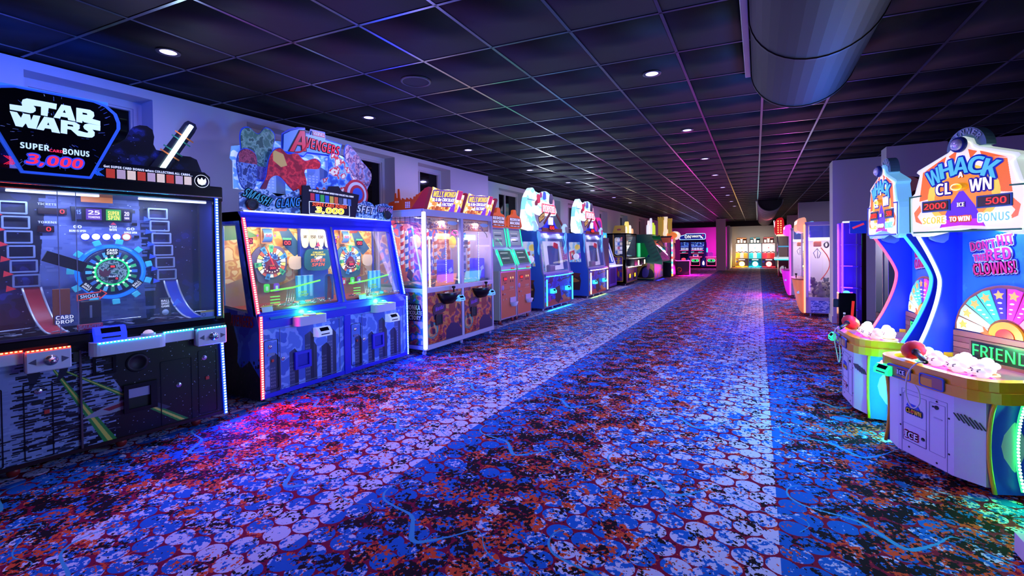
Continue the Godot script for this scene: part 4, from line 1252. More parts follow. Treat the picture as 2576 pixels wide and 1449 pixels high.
		for i in 4:
			add(t, "chrome_rod", tube([Vector3(0.46 + s + i * 0.03, 1.0, -0.22), Vector3(0.62 + s + i * 0.03, 1.14, -0.42)], 0.007, 6), mt("c8c8d0", 0.15, 0.9))
		var tags := [["d02838", 0.23], ["58d838", 0.38], ["8a30c0", 0.5]]
		for q in tags:
			var tg := add(t, "plastic_tag", prism(rr(-0.035, -0.05, 0.035, 0.05, 0.02), 0.008), mt(q[0], 0.3, 0.0, 0.2), Vector3(q[1] + s * 1.05, 1.17, -0.45))
			add(tg, "tag_window", box(0.03, 0.05, 0.003), mt("e8e0d0", 0.4), Vector3(0, -0.005, 0.002))
		var list := []
		for i in 90:
			list.append([lathe([0.0, 0.004, 0.018, 0.004, 0.018, 0.0], 8), T(Vector3(rng.randf_range(0.1, 1.0) + s * 1.05, 0.978 + rng.randf() * 0.025, rng.randf_range(-0.26, -0.08)), Vector3(rng.randf_range(-30, 30), 0, rng.randf_range(-30, 30)))])
		var cs := add(t, "token_spill", join(list), mt("a8b0c4", 0.2, 0.8))
		cs.set_meta("kind", "stuff")
		for q in [["e8a030", 0.28], ["e03848", 0.52], ["3090e0", 0.6], ["e03848", 0.68]]:
			add(t, "prize_keyring", ball(0.035, 0.6, 10), mt(q[0], 0.35), Vector3(q[1] + s * 1.05, 1.0, -0.13))
		var sk := add(t, "notice_sticker", box(0.12, 0.07, 0.002), mt("b8bcd0", 0.5), Vector3(0.13 + s * 1.1, 0.985, -0.055), Vector3(-13, 0, 0))
		add(sk, "sticker_band", box(0.12, 0.014, 0.002), mt("e0b840", 0.5), Vector3(0, 0.028, 0.001))
	# centre column with hanging prize fans
	add(t, "centre_column", box(0.42, 0.96, 0.06, 0.006), mt("2040b8", 0.4), Vector3(1.14, 1.44, zb - 0.01))
	for i in 4:
		var f := add(t, "prize_fan", prism(soft([-0.04, -0.11, 0.04, -0.11, 0.055, 0.1, 0.0, 0.13, -0.055, 0.1], 3), 0.008), mt("f0e0b0", 0.4, 0.0, 0.35), Vector3(0.98 + i * 0.115, 1.77, zb + 0.05))
		add(f, "lettering", text(["W", "150", "130", "1"][i], [0.05, 0.08, 0.08, 0.02][i], 0.04, 0.002, 0.2), mt("302010", 0.5), Vector3(0, 0.01, 0.002))
	add(t, "prize_pointer", prism([-0.03, 0.0, 0.03, 0.0, 0.0, 0.06], 0.006), mt("e84060", 0.4, 0.0, 0.5), Vector3(1.16, 1.655, zb + 0.07))
	add(t, "lettering", text("YOU WIN", 0.13, 0.024, 0.003, 0.2), mt("f0d8c0", 0.5, 0.0, 0.4), Vector3(1.16, 1.625, zb + 0.07))
	var sb := add(t, "rule_board", prism(soft([-0.18, 0.1, -0.1, 0.13, 0.15, 0.12, 0.2, 0.02, 0.16, -0.14, -0.16, -0.14, -0.2, -0.02], 3), 0.012), mt("1c6878", 0.4), Vector3(1.16, 1.49, zb + 0.06))
	for q in [["COLLECT", 0.085, 0.022, 0.16, "f0d850"], ["SIX STONES", 0.055, 0.022, 0.22, "f0d850"], ["TO WIN", 0.025, 0.02, 0.12, "f0d850"], ["SUPER", -0.02, 0.042, 0.22, "f06038"], ["SPIN", -0.075, 0.042, 0.19, "f06038"]]:
		add(sb, "lettering", text(q[0], q[3], q[2], 0.003, 0.2), mt(q[4], 0.5, 0.0, 0.6), Vector3(0, q[1], 0.003))

func pusher_topper(t: Node3D, W: float) -> void:
	var zt := -0.31
	var edge := mt("3060e8", 0.4)
	var ct := city(420, 260, ["8cc4f4", "c4e6fc", "6aa4ec", "e0f4ff"], ["8098cc", "a4b8dc", "6078b0"], 33, 9)
	add(t, "sky_board", prism([-0.03, 2.27, -0.03, 2.56, -0.06, 2.59, -0.04, 2.72, 0.06, 2.75, 0.16, 2.81, 0.5, 2.88, 1.34, 2.87, 1.75, 2.8, 1.8, 2.27], 0.01), pic(ct, 0.4, 0.45), Vector3(0, 0, zt - 0.04))
	area(t, Vector3(0.9, 2.55, zt - 0.02), Vector3(0, 0, 1), 1.2, 0.4, "a8ccff", 0.35)
	var gi := img(128, 160, "6a9c78")
	blots(gi, ["568a68", "78ac88", "94c4a0", "446e56"], 0.03, 4, 0, 0, 1, 0.75)
	blots(gi, ["6a5a9c", "8474b4", "54488a"], 0.03, 5, 0, 0.75, 1, 1)
	cutout(t, "picture_board", soft([0.1, 2.45, 0.05, 2.75, 0.06, 2.9, 0.14, 2.95, 0.24, 2.9, 0.33, 2.99, 0.43, 2.93, 0.4, 2.75, 0.35, 2.45, 0.22, 2.4]), zt - 0.02, pic(gi, 0.4), edge, 1.06).set_meta("label", "rounded green and violet board")
	var hi := img(96, 160, "4a6cb0")
	blots(hi, ["3a5498", "6c90cc", "8cb0dc", "28386c"], 0.03, 9)
	blots(hi, ["a03848", "c05060", "7c2838"], 0.04, 10, 0.1, 0.0, 1.0, 0.35)
	cutout(t, "picture_board", soft([0.04, 2.3, -0.01, 2.52, 0.02, 2.66, 0.1, 2.71, 0.2, 2.65, 0.2, 2.4, 0.16, 2.29]), zt, pic(hi, 0.4), edge)
	var ri := img(256, 200, "c02430")
	blots(ri, ["901820", "c02430", "e03838", "b01c28"], 0.018, 6)
	fill(ri, [0.2, 0.06, 0.36, 0.12, 0.42, 0.36, 0.32, 0.42, 0.2, 0.3], "d8b860")
	fill(ri, [0.0, 0.8, 0.14, 0.72, 0.2, 0.9, 0.1, 1.0, 0, 1], "701428")
	cutout(t, "picture_board", soft([0.22, 2.28, 0.29, 2.42, 0.33, 2.62, 0.38, 2.73, 0.47, 2.785, 0.56, 2.73, 0.68, 2.76, 0.78, 2.69, 0.92, 2.74, 1.0, 2.7, 0.97, 2.62, 0.78, 2.58, 0.8, 2.42, 0.72, 2.27, 0.6, 2.33, 0.45, 2.46, 0.34, 2.42, 0.28, 2.28]), zt + 0.03, pic(ri, 0.35, 0.15), edge, 1.04).set_meta("label", "red and gold cut-out board")
	var li := img(200, 160, "3868c8")
	blots(li, ["2850a8", "3c74d8", "80b0ec", "c04038", "d8e0f0"], 0.02, 16)
	cutout(t, "picture_board", soft([0.96, 2.36, 1.02, 2.49, 1.13, 2.56, 1.14, 2.8, 1.24, 2.85, 1.35, 2.8, 1.44, 2.76, 1.47, 2.64, 1.6, 2.54, 1.66, 2.36, 1.3, 2.3]), zt + 0.02, pic(li, 0.35, 0.12), edge, 1.04).set_meta("label", "blue, white and red cut-out board")
	var oi := img(140, 180, "8890b0")
	blots(oi, ["6c7498", "98a0c0", "b08088", "584c70", "c8b0a8"], 0.025, 18)
	cutout(t, "picture_board", soft([1.42, 2.86, 1.44, 2.99, 1.5, 3.02, 1.62, 2.94, 1.72, 2.84, 1.87, 2.72, 1.88, 2.6, 1.8, 2.45, 1.76, 2.25, 1.62, 2.25, 1.5, 2.6]), zt - 0.01, pic(oi, 0.4), edge, 1.03)
	# title plate
	var red := mt("d02838", 0.4, 0.0, 0.25)
	var lp := [0.52, 2.77, 0.53, 2.96, 0.62, 3.02, 0.73, 3.07, 0.8, 3.085, 0.81, 3.02, 0.895, 3.03, 0.905, 3.085, 1.095, 3.095, 1.1, 3.01, 1.35, 2.995, 1.3, 2.86, 1.24, 2.84, 0.83, 2.81, 0.78, 2.755]
	add(t, "title_edge", prism([0.5, 2.75, 0.51, 2.97, 0.6, 3.04, 0.72, 3.09, 0.82, 3.105, 0.83, 3.04, 0.88, 3.045, 0.89, 3.105, 1.11, 3.115, 1.115, 3.03, 1.375, 3.01, 1.32, 2.84, 1.25, 2.82, 0.84, 2.79, 0.785, 2.735], 0.006), mt("2850d8", 0.4), Vector3(0, 0, zt - 0.006))
	add(t, "title_plate", prism(lp, 0.01), mt("7ab8e8", 0.4), Vector3(0, 0, zt + 0.008))
	var blk := mt("180c14", 0.5)
	sign_text(t, "VENGERS", 1.06, 2.915, zt + 0.01, 0.5, 0.125, red, blk, 0.008, 0.12, -3.0, "title_lettering")
	add(t, "title_initial_rim", prism([0.575, 2.77, 0.655, 2.77, 0.7, 2.86, 0.75, 2.86, 0.75, 2.8, 0.825, 2.81, 0.81, 3.07, 0.73, 3.055], 0.004), blk, Vector3(0, 0, zt + 0.014))
	add(t, "title_initial", prism([0.59, 2.775, 0.645, 2.775, 0.69, 2.87, 0.755, 2.875, 0.758, 2.81, 0.81, 2.815, 0.798, 3.055, 0.735, 3.045], 0.004, [[0.705, 2.905, 0.754, 2.91, 0.755, 2.99]]), red, Vector3(0, 0, zt + 0.019))
	add(t, "title_ring", lathe([0.115, 0.0, 0.135, 0.0, 0.135, 0.004, 0.115, 0.004], 30, PI * 1.25), red, Vector3(0.675, 2.9, zt + 0.012), Vector3(90, 0, 35))
	add(t, "maker_plate", prism([0.91, 3.03, 1.09, 3.035, 1.085, 3.085, 0.91, 3.08], 0.004), mt("c02430", 0.4), Vector3(0, 0, zt + 0.014))
	add(t, "lettering", text("MARVEL", 0.16, 0.036, 0.003), mt("e8e8f4", 0.5), Vector3(0.998, 3.058, zt + 0.016), Vector3(0, 0, 1))
	# ringed round board at the right
	for q in [[0.2, "b83038", 0.0], [0.165, "c8d0e0", 0.006], [0.125, "b83038", 0.012], [0.085, "2c58b8", 0.018]]:
		add(t, "round_board" if q[2] == 0.0 else "round_ring", prism(circ(1.56, 2.36, q[0], 36), 0.006), mt(q[1], 0.35), Vector3(0, 0, zt + 0.05 + q[2]))
	# black card board
	var bp := add(t, "card_board", prism([0.69, 2.04, 0.7, 2.38, 0.8, 2.39, 0.82, 2.35, 1.06, 2.36, 1.08, 2.41, 1.23, 2.43, 1.28, 2.37, 1.57, 2.35, 1.5, 2.04], 0.015), mt("0a0c18", 0.3), Vector3(0, 0, zt + 0.085))
	add(bp, "lettering", text("GET SUPER CARD BONUS WHEN YOU COLLECT ALL CARDS", 0.68, 0.022, 0.003, 0.2), mt("e8ecf8", 0.5, 0.0, 0.5), Vector3(1.13, 2.322, 0.001), Vector3(0, 0, -1.5))
	for i in 9:
		add(bp, "collector_card", box(0.058, 0.088, 0.004, 0.001), mt(["c02838", "3058c0", "38a040", "2c50b0", "c8a838", "d05828", "404860", "8898c0", "3860a8"][i], 0.4, 0.0, 0.3), Vector3(0.835 + i * 0.07, 2.255 - i * 0.003, 0.003))
	add(bp, "bonus_frame", rframe(0.785, 2.045, 1.4, 2.2, 0.008, 0.004), mt("e8ecf8", 0.4, 0.0, 0.5), Vector3(0, 0, 0.004))
	sign_text(bp, "SUPER CARD BONUS", 1.092, 2.168, 0.002, 0.52, 0.045, mt("f05828", 0.5, 0.0, 0.7), mt("501018", 0.5), 0.004, 0.15)
	sign_text(bp, "3,000", 1.09, 2.098, 0.002, 0.42, 0.08, mt("ffd020", 0.5, 0.0, 0.8), mt("fff0c0", 0.5, 0.0, 0.5), 0.007, 0.15)
	# rubble boards with sound words, and round speakers
	var ki := img(160, 80, "5c90c4")
	blots(ki, ["2c4c80", "5c90c4", "a4cce8", "d8f0fc", "3a6498"], 0.03, 26)
	var km := pic(ki, 0.4)
	cutout(t, "rubble_board", [-0.03, 2.04, -0.03, 2.22, 0.06, 2.27, 0.26, 2.29, 0.4, 2.22, 0.5, 2.25, 0.68, 2.34, 0.69, 2.04], zt + 0.06, km)
	cutout(t, "rubble_board", [1.5, 2.04, 1.54, 2.24, 1.7, 2.28, 1.82, 2.26, 1.9, 2.19, 1.92, 2.04], zt + 0.06, km)
	cutout(t, "rubble_board", [1.92, 2.03, 1.9, 2.24, 2.08, 2.28, 2.17, 2.25, 2.25, 2.25, 2.22, 2.03], zt + 0.05, km)
	sign_text(t, "SMASH!", 0.17, 2.19, zt + 0.062, 0.3, 0.1, mt("48c0b8", 0.4), mt("0c1420", 0.5), 0.01, 0.3, -18.0)
	sign_text(t, "CLANG", 0.53, 2.16, zt + 0.062, 0.3, 0.1, mt("3fa8e0", 0.4), mt("0c1420", 0.5), 0.01, 0.3, 8.0)
	sign_text(t, "SFFT", 1.7, 2.16, zt + 0.062, 0.3, 0.1, mt("e8ecf8", 0.4), mt("30204c", 0.5), 0.01, 0.2, -4.0)
	sign_text(t, "FWOOM", 2.08, 2.18, zt + 0.055, 0.28, 0.08, mt("c8a0d0", 0.4), mt("181024", 0.5), 0.01, 0.2, -3.0)
	for x in [0.1, 2.1]:
		add(t, "round_speaker", lathe([0.0, 0.012, 0.02, 0.014, 0.035, 0.008, 0.05, 0.022, 0.062, 0.024, 0.066, 0.0], 28), mt("101218", 0.5), Vector3(x, 2.105, zt + 0.07), Vector3(90, 0, 0))

# ---------------------------------------------------------------- lilac framed candy factory pusher
func striped(t: Node3D, x: float, z: float, y0: float, y1: float, col, r := 0.028) -> void:
	# candy pole: alternating leaning bands
	var list := []
	var other := []
	var n := int((y1 - y0) / 0.06)
	for i in n:
		var y := y0 + (i + 0.5) * (y1 - y0) / n
		var b := lathe([r, -0.016, r, 0.016], 12)
		var tr := Transform3D(Basis(Vector3(1, 0.55, 0), Vector3.UP, Vector3(0, 0, 1)), Vector3(x, y, z))
		(list if i % 2 == 0 else other).append([b, tr.scaled_local(Vector3(1, (y1 - y0) / n / 0.032, 1))])
	var o := add(t, "candy_pole", join(other), mt("f4f0ea", 0.3, 0.0, 0.2))
	add(o, "pole_stripes", join(list), mt(col, 0.3, 0.0, 0.2))

func candy_machine() -> void:
	var t := thing("candy_pusher", "two-player pusher in a lilac frame with orange factory silhouette signs on top", "arcade machine", Vector3(-4.353, 0, -5.184), 90)
	var W := 1.965
	var lil := mt("c4bcd4", 0.3)
	var D := 1.0
	casters(t, [0.05, 1.0, 1.92], [-0.06, -0.85], "c8b8e0", 0.036)
	var pr := img(300, 300, "c8502c")
	blots(pr, ["8c2838", "c8402c", "d86c30", "e08a3c", "a83058", "6c2a50"], 0.012, 41)
	for q in [[0.6, 0.2, 0.3, "e08838"], [0.6, 0.2, 0.24, "c83c34"], [0.6, 0.2, 0.18, "e8a048"], [0.12, 0.75, 0.16, "48988c"], [0.12, 0.75, 0.12, "d8a060"], [0.12, 0.75, 0.07, "b84030"]]:
		fill(pr, circ(q[0], q[1], q[2], 28), q[3])
	fill(pr, [0.5, 1.0, 0.52, 0.8, 0.66, 0.68, 0.88, 0.72, 1.0, 0.86, 1.0, 1.0], "2a2454")
	fill(pr, [0.6, 0.3, 0.78, 0.26, 0.82, 0.46, 0.6, 0.5], "8c2c28")
	for q in [[0.05, 0.55], [0.1, 0.7], [0.14, 0.42], [0.86, 0.3], [0.9, 0.62], [0.3, 0.86]]:
		fill(pr, [q[0], q[1], q[0] + 0.09, q[1] + 0.03, q[0] + 0.1, q[1] + 0.12, q[0] + 0.02, q[1] + 0.13], "30183c")
	for i in 4:
		fill(pr, [0.02, 0.86 + i * 0.04, 0.44, 0.78 + i * 0.05, 0.44, 0.79 + i * 0.05, 0.02, 0.87 + i * 0.04], "c02c28")
	add(t, "cabinet", box(W - 0.04, 0.82, D - 0.04, 0.004), mt("6a2c38", 0.4), Vector3(W / 2, 0.52, -D / 2))
	for x in [0.51, 1.475]:
		add(t, "lower_print", prism([x - 0.43, 0.16, x + 0.43, 0.16, x + 0.43, 0.94, x - 0.43, 0.94], 0.006), pic(pr, 0.35), Vector3(0, 0, -0.004))
	var si := img(180, 160, "c05030")
	blots(si, ["b03c34", "d87838", "3c6c48", "4878c0", "e0b890"], 0.02, 43)
	add(t, "side_print", prof([-0.98, 0.16, -0.03, 0.16, -0.03, 0.95, -0.98, 0.95], 0.006), pic(si, 0.4), Vector3(0.014, 0, 0))
	for q in [["WONKA", 0.72, 0.3, 0.075], ["CHOCOLATE", 0.64, 0.36, 0.06], ["FACTORY", 0.565, 0.32, 0.065]]:
		add(t, "side_lettering_rim", text(q[0], q[2], q[3], 0.004, 0.0, 0.022), mt("20142c", 0.5), Vector3(0.009, q[1], -0.24), Vector3(0, -90, 0))
		add(t, "side_lettering", text(q[0], q[2], q[3], 0.004), mt("e8d498", 0.5), Vector3(0.005, q[1], -0.24), Vector3(0, -90, 0))
	# frame members
	for x in [0.035, 0.985, 1.945]:
		add(t, "frame_post", box(0.07 if x < 1.9 else 0.045, 2.09, 0.05, 0.005), lil, Vector3(x, 1.135, -0.02))
	for x in [0.03, 1.945]:
		add(t, "frame_post", box(0.045, 2.09, 0.05, 0.005), lil, Vector3(x, 1.135, -D + 0.03))
	for y in [0.115, 0.975, 2.15]:
		add(t, "frame_rail", box(W, 0.075 if y < 2 else 0.1, 0.056, 0.005), lil, Vector3(W / 2, y, -0.02))
		add(t, "frame_rail", box(0.045, 0.06 if y < 2 else 0.1, D, 0.005), lil, Vector3(0.03, y, -D / 2))
	add(t, "roof", box(W, 0.02, D, 0.003), lil, Vector3(W / 2, 2.195, -D / 2))
	add(t, "light_column", box(0.05, 2.05, 0.05, 0.008), mt("fff0d8", 0.4, 0.0, 1.7), Vector3(0.0, 1.13, 0.005))
	area(t, Vector3(-0.02, 1.13, 0.045), Vector3(-0.5, 0, 1), 0.06, 2.0, "fff0d8", 0.7)
	for x in [0.5, 1.46]:
		add(t, "front_glass", box(0.86, 1.06, 0.005), glass(0.05), Vector3(x, 1.55, -0.02))
	add(t, "side_glass", box(0.005, 1.06, D - 0.1), glass(0.04), Vector3(0.02, 1.55, -D / 2))
	add(t, "back_wall", box(W, 1.15, 0.02), mt("a89cc0", 0.6), Vector3(W / 2, 1.56, -D + 0.02))
	add(t, "far_wall", box(0.02, 1.15, D), mt("c0b8cc", 0.5), Vector3(W - 0.01, 1.56, -D / 2))
	# black bowls with sticks, readers, chutes
	for s in [0.0, 0.97]:
		var bowl := add(t, "control_bowl", join([[lathe([0.0, -0.19, 0.12, -0.17, 0.2, -0.1, 0.26, 0.0, 0.0, 0.0], 24, PI), T(Vector3(0.56 + s, 0.905, -0.01), Vector3.ZERO, Vector3(1, 1, 0.8))]]), mt("0c0c12", 0.3))
		add(bowl, "joystick", join([[lathe([0.012, 0.0, 0.012, 0.06, 0.03, 0.07, 0.03, 0.1, 0.0, 0.105], 14), Vector3(0.62 + s, 0.905, 0.08)]]), mt("08080c", 0.3))
		add(bowl, "control_plate", join([[lathe([0.0, 0.002, 0.24, 0.002], 20, PI), T(Vector3(0.56 + s, 0.905, -0.01), Vector3.ZERO, Vector3(1, 1, 0.8))]]), mt("6c5c4c", 0.3))
		for i in 2:
			add(bowl, "button", lathe([0.0, 0.012, 0.016, 0.01, 0.02, 0.0], 12), mt("e0d8c8", 0.3), Vector3(0.45 + s + i * 0.05, 0.908, 0.05))
		card_reader(t, Vector3(0.86 + s, 0.74, 0.0), "58a8ff", 0.16, 1.0, 0.1)
		var ch := add(t, "prize_chute", prism(rr(0.25 + s, 0.42, 0.42 + s, 0.59, 0.02), 0.016, [rr(0.27 + s, 0.44, 0.4 + s, 0.575, 0.015)]), mt("16101c", 0.4), Vector3(0, 0, 0.012))
		add(ch, "chute_flap", box(0.13, 0.13, 0.004), mt("1c3030", 0.2), Vector3(0.335 + s, 0.508, -0.008))
		add(t, "picture_plate", prism(soft([0.21 + s, 0.6, 0.22 + s, 0.74, 0.48 + s, 0.745, 0.48 + s, 0.62], 3), 0.006), mt("30203c", 0.4), Vector3(0, 0, 0.006))
		add(t, "lettering", text("Wonka", 0.2, 0.07, 0.003, 0.2), mt("9a60d8", 0.4), Vector3(0.335 + s, 0.685, 0.01), Vector3(0, 0, 8))
		# printed banner across the window top
		var bi := img(180, 48, "a05838")
		fill(bi, [0.02, 0.1, 0.98, 0.1, 0.98, 0.86, 0.75, 0.95, 0.5, 0.86, 0.25, 0.95, 0.02, 0.86], "d8a878")
		specks(bi, 90, 0.06, 0.42, 0.76, 0.8, ["a02c28", "58306c", "d8c0a0", "783020"], 3, 7)
		specks(bi, 50, 0.08, 0.18, 0.7, 0.34, ["5c3820"], 1, 2, 3.0)
		fill(bi, circ(0.84, 0.42, 0.16, 20), "90b8e0")
		add(t, "banner", prism([0.07 + s, 1.91, 0.5 + s, 1.9, 0.94 + s, 1.91, 0.94 + s, 2.11, 0.07 + s, 2.11], 0.006), pic(bi, 0.4, 0.12), Vector3(0, 0, -0.06))
		for d in [0.0, 1.0]:
			add(t, "iron_scroll", tube([Vector3(0.08 + s + 0.84 * d, 1.8, -0.07), Vector3(0.11 + s + 0.78 * d, 1.86, -0.07), Vector3(0.2 + s + 0.6 * d, 1.91, -0.07)], 0.005, 5), mt("14101c", 0.5))
		add(t, "notice_card", box(0.1, 0.14, 0.006, 0.002), mt("5c2448", 0.4), Vector3(0.2 + s, 1.68, -0.05))
		# prizes and playfield
		striped(t, 0.62 + s, -0.45, 1.3, 1.95, "d83838")
		striped(t, 0.68 + s, -0.42, 1.28, 1.88, "3868c8")
		striped(t, 0.73 + s, -0.36, 1.2, 1.8, "e07838")
		add(t, "round_sign", lathe([0.0, 0.01, 0.1, 0.01, 0.11, 0.0], 28), mt("f0c838", 0.4, 0.0, 0.4), Vector3(0.42 + s, 1.72, -0.5), Vector3(90, 0, 0))
		add(t, "neon_loop", tube([Vector3(0.26 + s, 1.87, -0.4), Vector3(0.32 + s, 1.93, -0.4), Vector3(0.42 + s, 1.92, -0.4), Vector3(0.46 + s, 1.86, -0.4), Vector3(0.36 + s, 1.84, -0.4), Vector3(0.26 + s, 1.87, -0.4)], 0.012, 6), mt("ff50a0", 0.3, 0.0, 1.2))
		var tw := add(t, "prize_tower", box(0.09, 0.46, 0.09, 0.006), mt("9098c8", 0.3), Vector3(0.52 + s, 1.42, -0.35))
		for i in 3:
			add(tw, "tower_window", box(0.055, 0.1, 0.004, 0.001), mt("3c4480", 0.2), Vector3(0, -0.14 + 0.15 * i, 0.047))
		var bx := add(t, "glass_drum", prism(rr(0.72 + s, 1.02, 0.92 + s, 1.42, 0.03), 0.2), mt("3028e8", 0.25, 0.0, 0.35), Vector3(0, 0, -0.14))
		add(bx, "drum_card", box(0.1, 0.07, 0.004), mt("a0b0f0", 0.4, 0.0, 0.3), Vector3(0.83 + s, 1.24, 0.004), Vector3(0, 0, 25))
		led(t, Vector3(0.7 + s, 1.03, -0.13), Vector3(0.7 + s, 1.9, -0.13), Vector3(0, 0, 1), "2838ff", 2.0, 0.12, 0.016, 0.03)
		add(t, "track_ramp", box(0.2, 0.012, 0.3, 0.003), mt("c8a878", 0.3), Vector3(0.2 + s, 1.05, -0.2), Vector3(15, 20, 0))
		add(t, "playfield", box(0.9, 0.05, 0.85), mt("1c5038", 0.4), Vector3(0.5 + s, 1.02, -0.5))
		add(t, "prize_box", box(0.16, 0.14, 0.03, 0.004), mt("58202c", 0.4), Vector3(0.14 + s, 1.2, -0.4), Vector3(0, 20, -28))
		add(t, "gum_cluster", join([[ball(0.03, 1.0, 8), Vector3(0.3 + s, 1.12, -0.2)], [ball(0.026, 1.0, 8), Vector3(0.34 + s, 1.15, -0.22)], [ball(0.028, 1.0, 8), Vector3(0.31 + s, 1.18, -0.22)], [ball(0.025, 1.0, 8), Vector3(0.35 + s, 1.2, -0.2)]]), mt("5030c8", 0.25))
		var list := []
		for i in 60:
			list.append([lathe([0.0, 0.004, 0.016, 0.004, 0.016, 0.0], 7), T(Vector3(rng.randf_range(0.1, 0.9) + s, 1.05 + rng.randf() * 0.02, rng.randf_range(-0.5, -0.08)), Vector3(rng.randf_range(-30, 30), 0, rng.randf_range(-30, 30)))])
		add(t, "token_spill", join(list), mt("d8b068", 0.25, 0.7)).set_meta("kind", "stuff")
		add(t, "lamp_tube", box(0.7, 0.016, 0.03, 0.003), mt("fff4f0", 0.4, 0.0, 2.0), Vector3(0.5 + s, 2.09, -0.3))
		area(t, Vector3(0.5 + s, 2.07, -0.3), Vector3(0, -1, -0.1), 0.7, 0.06, "ffe8f0", 1.2)
	striped(t, 0.3, -0.7, 1.3, 1.97, "d83838")
	striped(t, 0.35, -0.65, 1.25, 1.89, "3868c8")
	striped(t, 0.4, -0.58, 1.15, 1.8, "e07838")
	# iron arch on the left window and backdrop pictures
	for q in [2.08, 2.01]:
		add(t, "iron_rail", box(0.006, 0.006, 0.86), mt("14101c", 0.5), Vector3(0.045, q, -0.5))
	for i in 9:
		add(t, "iron_bar", box(0.006, 0.14, 0.006), mt("14101c", 0.5), Vector3(0.045, 2.06, -0.1 - i * 0.1))
	add(t, "iron_arch", tube([Vector3(0.045, 1.86, -0.1), Vector3(0.045, 1.95, -0.16), Vector3(0.045, 2.0, -0.35), Vector3(0.045, 2.0, -0.6), Vector3(0.045, 1.9, -0.88)], 0.005, 5), mt("14101c", 0.5))
	var wi := img(200, 128, "c07858")
	blots(wi, ["a04c38", "c87048", "e8b088", "6048a0", "4068b8", "d84860"], 0.02, 47)
	add(t, "backdrop", prism([0.05, 1.05, W - 0.05, 1.05, W - 0.05, 2.08, 0.05, 2.08], 0.006), pic(wi, 0.5, 0.12), Vector3(0, 0, -D + 0.06))
	# factory signs
	var org := mt("e04c18", 0.4)
	var fac := [-0.72, 2.2, -0.7, 2.33, -0.583, 2.348, -0.573, 2.469, -0.545, 2.469, -0.541, 2.396, -0.515, 2.392, -0.51, 2.53, -0.48, 2.53, -0.467, 2.391, -0.44, 2.35, -0.421, 2.388, -0.355, 2.354, -0.332, 2.387, -0.276, 2.351, -0.263, 2.383, -0.205, 2.346, -0.198, 2.393, -0.152, 2.395, -0.15, 2.42, -0.114, 2.422, 0.033, 2.5, 0.11, 2.5, 0.0, 2.2]
	var wins := []
	for i in 3:
		for j in 4:
			var wx := -0.36 + i * 0.035
			var wy := 2.23 + j * 0.025
			wins.append([wx, wy, wx + 0.025, wy, wx + 0.025, wy + 0.017, wx, wy + 0.017])
	for i in 3:
		wins.append([-0.57 + i * 0.03, 2.32, -0.55 + i * 0.03, 2.32, -0.55 + i * 0.03, 2.345, -0.57 + i * 0.03, 2.345])
	var fs := add(t, "factory_silhouette", prof(fac, 0.012), org, Vector3(0.02, 0, 0))
	for w in wins:
		add(fs, "factory_window", prof(w, 0.016), mt("e8d8dc", 0.5))
	for x in [0.02, 0.975, 1.945]:
		add(t, "sign_divider", prof([-0.25, 2.2, 0.0, 2.2, 0.11, 2.49, 0.1, 2.52, 0.02, 2.5], 0.08), mt("c02430", 0.4), Vector3(x + (0.03 if x < 0.5 else 0.0), 0, 0))
	var gi := img(256, 128, "ffe890")
	blots(gi, ["fff4c8", "ffe070", "ffc850", "ff9838", "fff0b0"], 0.016, 51)
	specks(gi, 26, 0.05, 0.6, 0.7, 1.0, ["c86828", "e88838", "a84c20"], 10, 22)
	fill(gi, [0.62, 1, 0.68, 0.66, 0.78, 0.62, 0.8, 1.0], "7838b0")
	fill(gi, [0.88, 1.0, 0.92, 0.66, 1.0, 0.8, 1.0, 1.0], "7838b0")
	var gm := pic(gi, 0.3, 1.0)
	for s in [0.09, 1.04]:
		var tilt := Transform3D(Basis.from_euler(Vector3(atan2(0.1, 0.29), 0, 0)), Vector3(s + 0.42, 2.335, 0.052))
		var f := add(t, "lit_sign", prism([-0.42, -0.15, 0.42, -0.15, 0.42, 0.15, 0.36, 0.15, 0.35, 0.21, 0.23, 0.21, 0.22, 0.15, 0.15, 0.2, -0.02, 0.2, -0.2, 0.17, -0.4, 0.2], 0.02), gm)
		f.transform = tilt
		add(f, "hat_patch", prism([0.23, 0.06, 0.345, 0.06, 0.35, 0.21, 0.23, 0.21], 0.003), mt("d02868", 0.4, 0.0, 0.6), Vector3(0, 0, 0.003))
		var pu := mt("5a20b0", 0.4, 0.0, 0.5)
		sign_text(f, "WILLY WONKA", -0.1, 0.12, 0.002, 0.56, 0.095, mt("ffd840", 0.4, 0.0, 1.0), pu, 0.018, 0.1, 4.0)
		sign_text(f, "& the CHOCOLATE", -0.06, 0.035, 0.002, 0.46, 0.06, mt("fff8f0", 0.4, 0.0, 1.0), pu, 0.014, 0.1, 3.0)
		sign_text(f, "FACTORY", 0.03, -0.035, 0.002, 0.27, 0.055, mt("fff8f0", 0.4, 0.0, 1.0), pu, 0.014, 0.1, 3.0)
	area(t, Vector3(0.98, 2.35, 0.1), Vector3(0, -0.3, 1), 1.8, 0.28, "ffd890", 0.6)

